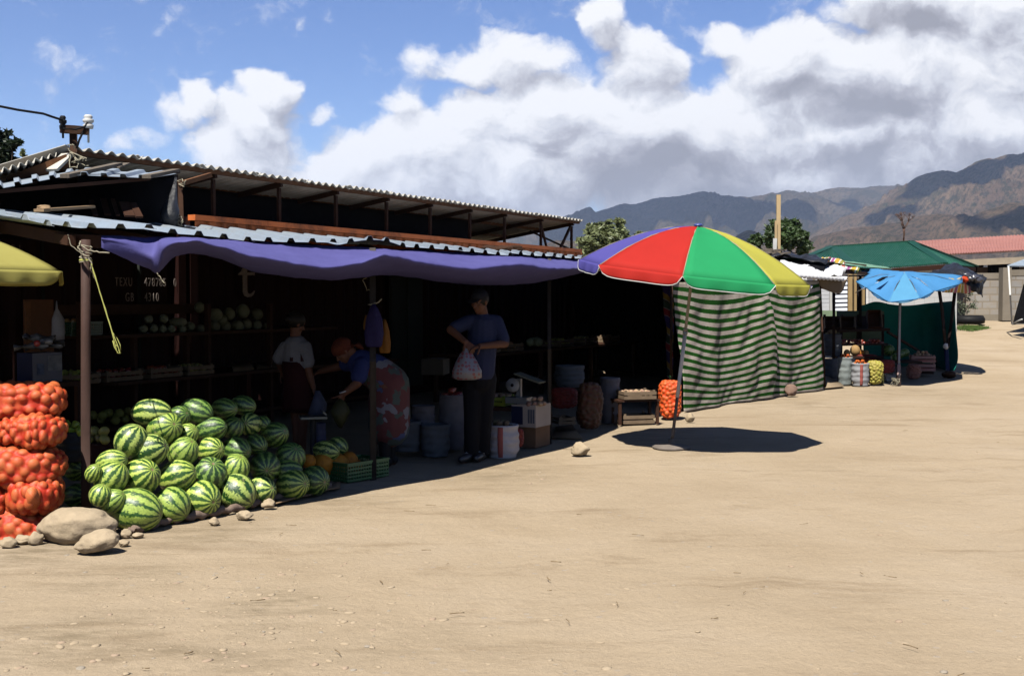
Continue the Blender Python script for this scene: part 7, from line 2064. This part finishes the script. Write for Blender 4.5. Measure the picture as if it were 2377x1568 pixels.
cloth('striped_awning', [[P(2184, 668, 22.6), P(2215, 664, 22.8), P(2240, 658, 23), P(2262, 656, 23.3)], [P(2186, 677, 22.8), P(2210, 680, 23), P(2240, 681, 23.2), P(2266, 676, 23.4)]], stripes_m, 'underside of a striped awning in yellow, green and red at the right end', 'awning', .02, 3, 8)
# dark rack with crates
rk = P(1985, 771, 23.6); t = thing('display_rack', 'dark timber display rack with sloping shelves in the second stall', 'rack', V((rk.x, rk.y, gh(rk.x, rk.y)))); off = t.location
dw = mat('dark_brown_timber', (.045, .022, .016), .75, (.025, .013, .010), 4)
MB().beam(P(1908, 769, 23.4), P(2062, 764, 23.3), .30, .05).build('shelf', dw, t, smooth_=False, off=off)
MB().add([P(1906, 766, 23.5), P(2050, 762, 23.5), P(2044, 734, 24.1), P(1908, 736, 24.1)], [(0, 1, 2, 3)]).build('sloping_back', dw, t, smooth_=False, off=off, solid=.03)
for u_ in (1912, 1952, 1990, 2048): MB().beam(P(u_, 850, 23.5), P(u_ + 2, 730, 23.7), .05, .05).build('upright', dw, t, smooth_=False, off=off)
MB().beam(P(2060, 770, 23.3), P(2172, 838, 24.0), .05, .04).build('brace', dw, t, smooth_=False, off=off)
MB().beam(P(1906, 800, 23.3), P(2050, 797, 23.3), .6, .03).build('shelf', dw, t, smooth_=False, off=off)
def crate_up(u, v, Y, w_, h_, label, m_=dw):
    s_ = Y / FPX; c = P(u, v, Y); t_ = thing('tilted_crate', label, 'crate', c, R(8)); t_.rotation_euler = (R(-25), 0, R(-6))
    W_, H = w_ * s_, h_ * s_
    MB().box((0, .1, H / 2), (W_, .02, H)).build('bottom_board', m_, t_, smooth_=False)
    for x in (-W_ / 2, W_ / 2): MB().box((x, 0, H / 2), (.02, .18, H)).build('end_board', M['wood_old'] if x > 0 else m_, t_, smooth_=False)
    for z in (0, H): MB().box((0, 0, z), (W_ - .02, .17, .018)).build('side_board', m_, t_, smooth_=False)
crate_up(1933, 764, 23.3, 34, 28, 'empty dark crate tilted on the rack, nearest the curtain')
crate_up(1968, 764, 23.3, 32, 28, 'empty dark crate tilted in the middle of the rack')
crate_up(2031, 762, 23.2, 30, 42, 'taller brown crate standing at the right end of the rack', mat('brown_crate', (.07, .03, .02), .8))
# sacks in front
m_sg = mat('grey_white_woven', (.40, .40, .42), .75, (.26, .27, .28), 7, .4, 50); m_sg2 = mat('greygreen_woven', (.30, .33, .32), .75, (.17, .20, .20), 7, .4, 50)
def rs_sack(u0, u1, v0, v1, label, m_, seed, stripe=None, fruit=None, n_=10, r_=.04, flab=None):
    g_ = G((u0 + u1) / 2, v1); Y = g_.y
    t_ = bucket_sack((u0 + u1) / 2, (v0 + v1) / 2, u1 - u0, v1 - v0, Y, m_, label, seed=seed, stripe=stripe)
    if fruit: heap(fruit, n_, r_, P((u0 + u1) / 2, v0, Y) - V((0, 0, .05)), (u1 - u0) * Y / FPX * .8, (u1 - u0) * Y / FPX * .8, 0, flab, flab, 2, seed + 60)
    return t_
FM['carrot'] = FM['orange_melon']; PM['carrot'] = None; del PM['carrot']
def fruit_alias(new, old, m_):
    mb_ = MB().ball((0, 0, 0), (1, 1, .9), 12, 8, amp=.06); o_ = mb_.build(new, m_); PM[new] = o_.data; bpy.data.objects.remove(o_)
fruit_alias('apricot', 'apple', mat('apricot_skin', (.62, .18, .03), .5, (.55, .10, .02), 2, rand=.2))
rs_sack(1910, 1944, 832, 886, 'grey woven sack in shade right beside the striped curtain', greysack, 12)
rs_sack(1944, 1979, 828, 893, 'tall greyish sack heaped with orange fruit, half in sun', m_sg2, 13, None, 'apricot', 12, .035, 'orange fruit on the tall greyish sack')
rs_sack(1976, 2017, 842, 895, 'plump pale sack with a red stripe heaped with orange fruit', m_sg, 14, redstripe, 'apricot', 12, .035, 'orange fruit on the pale red-striped sack')
bucket_sack(1932, 800, 42, 50, 23.0, greysack, 'grey sack of dark fruit on the lower shelf next to the curtain', seed=15)
heap('potato', 14, .045, P(1932, 776, 23.0) - V((0, 0, .05)), .32, .3, 0, 'dark fruit in the grey sack on the lower shelf', 'dark fruit in the grey sack', 2, 80)
ynet = net_mat('potatoes_in_yellow_net', (.46, .36, .08), (.34, .27, .06), (.40, .38, .06))
upr(2012, 2050, 836, 895, 21.6, lumpy(.30, .17, .17, .036, 31, nu=100, nv=90, e=.8, pe=.42), ynet, 'yellow net sack of potatoes in the sun beside the pale sack', base_half=(.33, .19, .19))
upr(2036, 2072, 828, 871, 22.4, So, dred_net, 'red net sack behind the yellow net of potatoes')
upr(1992, 2030, 818, 845, 22.9, So, dred_net, 'dark red net sack behind the pale sack with a red stripe')
upr(2103, 2137, 843, 880, 22.7, lumpy(.30, .17, .17, .036, 33, nu=80, nv=70, e=.8, pe=.42), net_mat('onions_in_brown_net', (.26, .13, .09), (.18, .07, .05), (.22, .08, .06)), 'brownish net bag of onions in front of the red and white crates', base_half=(.33, .19, .19))
rs_sack(2036, 2052, 868, 891, 'small olive net bag by the yellow potatoes', mat('olive_net', (.12, .12, .04), .7), 16)
for k, (u_, v_, w_, lab) in enumerate(((2068, 883, 26, 'white slatted crate low on the ground left of the parasol pole'),)):
    g_ = G(u_, v_); crate('white_crate', lab, w_ * g_.y / FPX, .3, .12, g_, R(-8), mat('white_crate_slats', (.55, .55, .52), .7))
rw_m = mat('red_white_card', (.40, .36, .34), .7, (.34, .06, .05), 1.6, vec=(1, 1, 14))
g_ = G(2140, 872); c_ = crate('printed_crate', 'red and white printed crate at the bottom of the pair under the onions', .46, .34, .15, V((g_.x, g_.y, g_.z + .10)), R(-10), rw_m)
c_ = crate('printed_crate', 'red and white printed crate of onions on top of the pair', .46, .34, .14, V((g_.x, g_.y, g_.z + .27)), R(-10), rw_m)
MB().box((0, 0, -.20), (.4, .28, .05)).build('pallet', dw, c_, smooth_=False)
heap('white_onion', 36, .036, V((g_.x, g_.y, g_.z + .34)), .46, .32, R(-10), 'onion heaped on the red and white crates', 'onions on the printed crates', 3, 81)
heap('tomato', 34, .036, P(1972, 799, 23.2) - V((0, 0, .01)), .75, .4, R(-3), 'tomato on the lower shelf of the dark rack', 'tomatoes on the dark rack', 2, 82)
heap('tomato', 24, .036, P(2026, 798, 23.2) - V((0, 0, .01)), .45, .4, R(-3), 'tomato in the right tray of the dark rack', 'tomatoes in the right tray', 2, 83)
for k, (u_, v_, d_, kind, Y, lab) in enumerate(((1985, 813, 24, 'cantaloupe', 22.9, 'large tan melon behind the sacks of orange fruit'), (1966, 819, 16, 'cantaloupe', 22.8, 'small tan melon left of the large tan one'), (1999, 818, 14, 'orange_melon', 22.9, 'small orange melon right of the large tan one'), (2010, 820, 15, 'cantaloupe', 22.9, 'tan melon at the right end of the melon row'))):
    o = link_mesh('melon', fruit_mesh(kind)); s_ = d_ * Y / FPX / 2; o.location = P(u_, v_, Y); o.scale = (s_, s_, s_ * 1.2); tag(o, lab, 'melon')
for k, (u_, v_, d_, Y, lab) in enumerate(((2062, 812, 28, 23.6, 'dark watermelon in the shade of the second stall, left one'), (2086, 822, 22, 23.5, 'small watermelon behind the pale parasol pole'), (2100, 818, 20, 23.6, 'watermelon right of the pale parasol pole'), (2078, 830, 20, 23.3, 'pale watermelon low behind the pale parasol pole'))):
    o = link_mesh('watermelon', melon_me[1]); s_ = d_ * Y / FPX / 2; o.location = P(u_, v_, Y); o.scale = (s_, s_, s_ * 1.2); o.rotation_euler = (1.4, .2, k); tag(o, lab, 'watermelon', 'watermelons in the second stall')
mb = MB().box(P(2070, 838, 23.4) , (1.0, .6, .04)); one(mb, 'low_table', dw, 'low dark table under the watermelons of the second stall', 'table', loc=P(2070, 838, 23.4), smooth_=False)
tb2 = thing('melon_bench', 'dark bench under the tan melons of the second stall', 'bench', P(1990, 828, 22.9))
MB().box((0, 0, 0), (.9, .4, .04)).build('top', dw, tb2, smooth_=False)
for a in (-.4, .4): MB().box((a, 0, -.3), (.05, .3, .56)).build('leg', dw, tb2, smooth_=False)
one(MB().grid([[G(1912, 903) + V((0, 0, .02)), G(1960, 899) + V((0, 0, .02))], [G(1914, 884) + V((0, 0, .14)), G(1940, 886) + V((0, 0, .06))]]), 'flattened_carton', mat('sandy_card', (.38, .29, .19), .9), 'flattened sandy cardboard at the foot of the striped curtain corner', 'cardboard', solid=.012, loc=G(1935, 895))

# ------------------------------------------------------------------ trees and plants
def leaf_mat(name, a, b):
    m, nt, bs = new_mat(name); bs.inputs['Roughness'].default_value = .6
    c = ramp(nt, noise_n(nt, coords(nt), 1.6, 5, .7), [(.35, a), (.65, b)])
    nt.links.new(c, bs.inputs['Base Color'])
    tr = nt.nodes.new('ShaderNodeBsdfTranslucent'); ms = nt.nodes.new('ShaderNodeMixShader'); ms.inputs[0].default_value = .25
    nt.links.new(c, tr.inputs['Color']); nt.links.new(bs.outputs[0], ms.inputs[1]); nt.links.new(tr.outputs[0], ms.inputs[2]); nt.links.new(ms.outputs[0], nt.nodes['Material Output'].inputs['Surface'])
    return m
bark = mat('grey_bark', (.12, .09, .07), .9, (.07, .055, .045), 8, .4, 20)
def tree(label, foot, blobs_, nleaf, lsize, lm, seed, trunk_r=.14, name='tree', bare=False):
    """blobs_: (centre, radius triple) clumps of the crown"""
    rt = random.Random(seed); foot = V(foot)
    t = thing(name, label, 'tree', foot)
    tot_ = sum(b[1][0] * b[1][2] for b in blobs_); mb = MB(); tk = MB()
    top = V((sum(b[0].x for b in blobs_) / len(blobs_), foot.y, min(b[0].z for b in blobs_)))
    mid = foot.lerp(top, .55) + V((rt.uniform(-.15, .15), 0, 0))
    tk.tube([foot - V((0, 0, .1)), mid, top], [trunk_r, trunk_r * .75, trunk_r * .5], 10)
    for c_, r_ in blobs_:
        tk.tube([mid.lerp(top, rt.random()), (mid + c_) / 2 + V((0, 0, .1)), c_ + V((0, 0, r_[2] * .5))], [trunk_r * .4, trunk_r * .22, .015], 6)
        n_ = int(nleaf * r_[0] * r_[2] / tot_)
        sub = [(V((rt.gauss(0, .45), rt.gauss(0, .45), rt.gauss(0, .45)))) for _ in range(max(6, n_ // 45))]
        for k in range(n_):
            s_ = rt.choice(sub) + V((rt.gauss(0, .16), rt.gauss(0, .16), rt.gauss(0, .13)))
            if s_.length > 1.05: s_ = s_.normalized() * rt.uniform(.85, 1.05)
            p = c_ + V((s_.x * r_[0], s_.y * r_[1], s_.z * r_[2]))
            a = V((rt.gauss(0, 1), rt.gauss(0, 1), rt.gauss(0, .6))).normalized(); b = a.cross(V((rt.gauss(0, 1), rt.gauss(0, 1), rt.gauss(0, 1)))).normalized()
            l_ = lsize * rt.uniform(.6, 1.3); w_ = l_ * .42
            mb.add([p - a * l_ * .5, p + b * w_ * .5, p + a * l_ * .5, p - b * w_ * .5], [(0, 1, 2, 3)])
    tk.build('trunk', bark, t, off=foot); 
    if nleaf: mb.build('crown', lm, t, smooth_=False, off=foot)
    return t
def bl_(u, v, Y, ru, rv): s_ = Y / FPX; return (P(u, v, Y), (ru * s_, ru * s_, rv * s_))
lm1 = leaf_mat('dark_leaves', (.035, .075, .02), (.09, .16, .04)); lm2 = leaf_mat('olive_leaves', (.14, .18, .07), (.26, .30, .12)); lm3 = leaf_mat('deep_leaves', (.012, .030, .010), (.035, .065, .02))
Yt = 48
tree('dark green tree behind the timber upright', V((P(1830, 690, Yt).x, Yt, 1.0)), [bl_(1835, 550, Yt, 38, 32), bl_(1868, 572, Yt, 24, 26), bl_(1800, 520, Yt, 22, 20), bl_(1795, 560, Yt, 26, 32), bl_(1830, 522, Yt, 26, 16), bl_(1870, 545, Yt, 14, 12)], 5200, .24, lm1, 1, .16)
tree('small dark tree left of the timber upright, its top just above the parasol', V((P(1755, 690, Yt).x, Yt + 1, 1.0)), [bl_(1755, 565, Yt + 1, 22, 24), bl_(1742, 572, Yt + 1, 12, 12), bl_(1768, 556, Yt + 1, 12, 12)], 1500, .22, lm1, 2, .1)
Yt = 46
tree('olive green tree between the long roof and the parasol', V((P(1395, 690, Yt).x, Yt, 1.0)), [bl_(1400, 560, Yt, 44, 34), bl_(1432, 530, Yt, 24, 24), bl_(1385, 535, Yt, 28, 22), bl_(1362, 570, Yt, 24, 28), bl_(1440, 560, Yt, 24, 34), bl_(1405, 520, Yt, 22, 14)], 5200, .22, lm2, 3, .16)
tree('wispy treetop peeping over the left flank of the parasol', V((P(1487, 690, Yt + 4).x, Yt + 4, 1.0)), [bl_(1487, 548, Yt + 4, 14, 18)], 500, .22, lm2, 4, .08)
Yt = 19
tree('dark tree cut off by the left edge, behind the roofs', V((P(-12, 690, Yt).x, Yt, 0)), [bl_(-8, 345, Yt, 34, 44), bl_(30, 332, Yt, 16, 14), bl_(-20, 305, Yt, 24, 20), bl_(10, 372, Yt, 26, 18), bl_(20, 310, Yt, 7, 6), bl_(8, 400, Yt, 22, 20)], 4200, .13, lm3, 5, .13)
tree('thin treetop showing above the roof right of the dark tree', V((P(56, 690, Yt + 4).x, Yt + 4, 0)), [bl_(56, 360, Yt + 4, 7, 14)], 130, .11, lm2, 6, .03)
# leafless tree
t = thing('bare_tree', 'leafless reddish tree in front of the brown slopes, over the green roof', 'tree', P(2097, 690, 50)); t.location.z = 1.0; off = t.location
tk = MB(); rt = random.Random(3)
def br_(p, d_, l_, r_, dep):
    q_ = p + d_ * l_; tk.tube([p, p.lerp(q_, .5) + V((rt.uniform(-.04, .04), 0, 0)), q_], [r_, r_ * .85, r_ * .65], 5)
    if dep: 
        for _ in range(3): br_(q_, (d_ + V((rt.uniform(-.7, .7), rt.uniform(-.5, .5), rt.uniform(-.1, .35)))).normalized(), l_ * .68, r_ * .6, dep - 1)
br_(P(2097, 600, 50) * 1.0, V((0, 0, 1)), .75, .05, 4); tk.tube([off, P(2097, 600, 50)], [.07, .05], 6)
tk.build('branches', mat('reddish_twigs', (.16, .10, .08), .9), t, off=off)
# shrub by the wall in its sunken tyre
g0 = G(2243, 752)
t = tree('thin grey-green shrub growing in a black tyre before the block wall', g0, [(g0 + V((0, 0, .75)), (.30, .25, .55)), (g0 + V((.12, 0, .45)), (.26, .2, .3)), (g0 + V((-.08, 0, .55)), (.22, .2, .4))], 520, .085, leaf_mat('greygreen_leaves', (.12, .15, .09), (.20, .22, .14)), 8, .015, name='shrub')
t['category'] = 'shrub'
one(MB().lathe([(.30, 0), (.44, .03), (.46, .14), (.40, .25), (.31, .22), (.28, .05)], 26, g0 + V((.05, 0, 0)), cap=False), 'tyre_planter', M['black'], 'black tyre ring round the foot of the thin shrub', 'tyre', loc=g0)
mb = MB(); rt = random.Random(4)
for k in range(1600):
    u_ = rt.uniform(2222, 2300); v_ = rt.uniform(757, 768) + rt.gauss(0, 2)
    if abs((u_ - 2252) / 42) + abs((v_ - 762) / 7) > 1.15: continue
    p = G(u_, v_); h_ = rt.uniform(.03, .08); a = rt.uniform(0, 6.28); w_ = V((math.cos(a), math.sin(a), 0)) * .012
    mb.add([p - w_, p + w_, p + V((rt.uniform(-.03, .03), 0, h_))], [(0, 1, 2)])
o = mb.build('grass', mat('grass_blades', (.10, .17, .04), .8), smooth_=False); tag(o, kind='stuff')

# ------------------------------------------------------------------ the picture is exposed for the sun: pigments sit a stop lower
for m in bpy.data.materials:
    if not m.use_nodes: continue
    nt = m.node_tree
    for n in list(nt.nodes):
        for nm in (('Base Color',) if n.type == 'BSDF_PRINCIPLED' else (('Color',) if n.type == 'BSDF_TRANSLUCENT' else ())):
            inp = n.inputs[nm]
            if inp.is_linked:
                src = inp.links[0].from_socket
                nt.links.new(mixc(nt, 1.0, src, (.45, .45, .45), 'MULTIPLY'), inp)
            else:
                c = inp.default_value; inp.default_value = (c[0] * .45, c[1] * .45, c[2] * .45, 1)
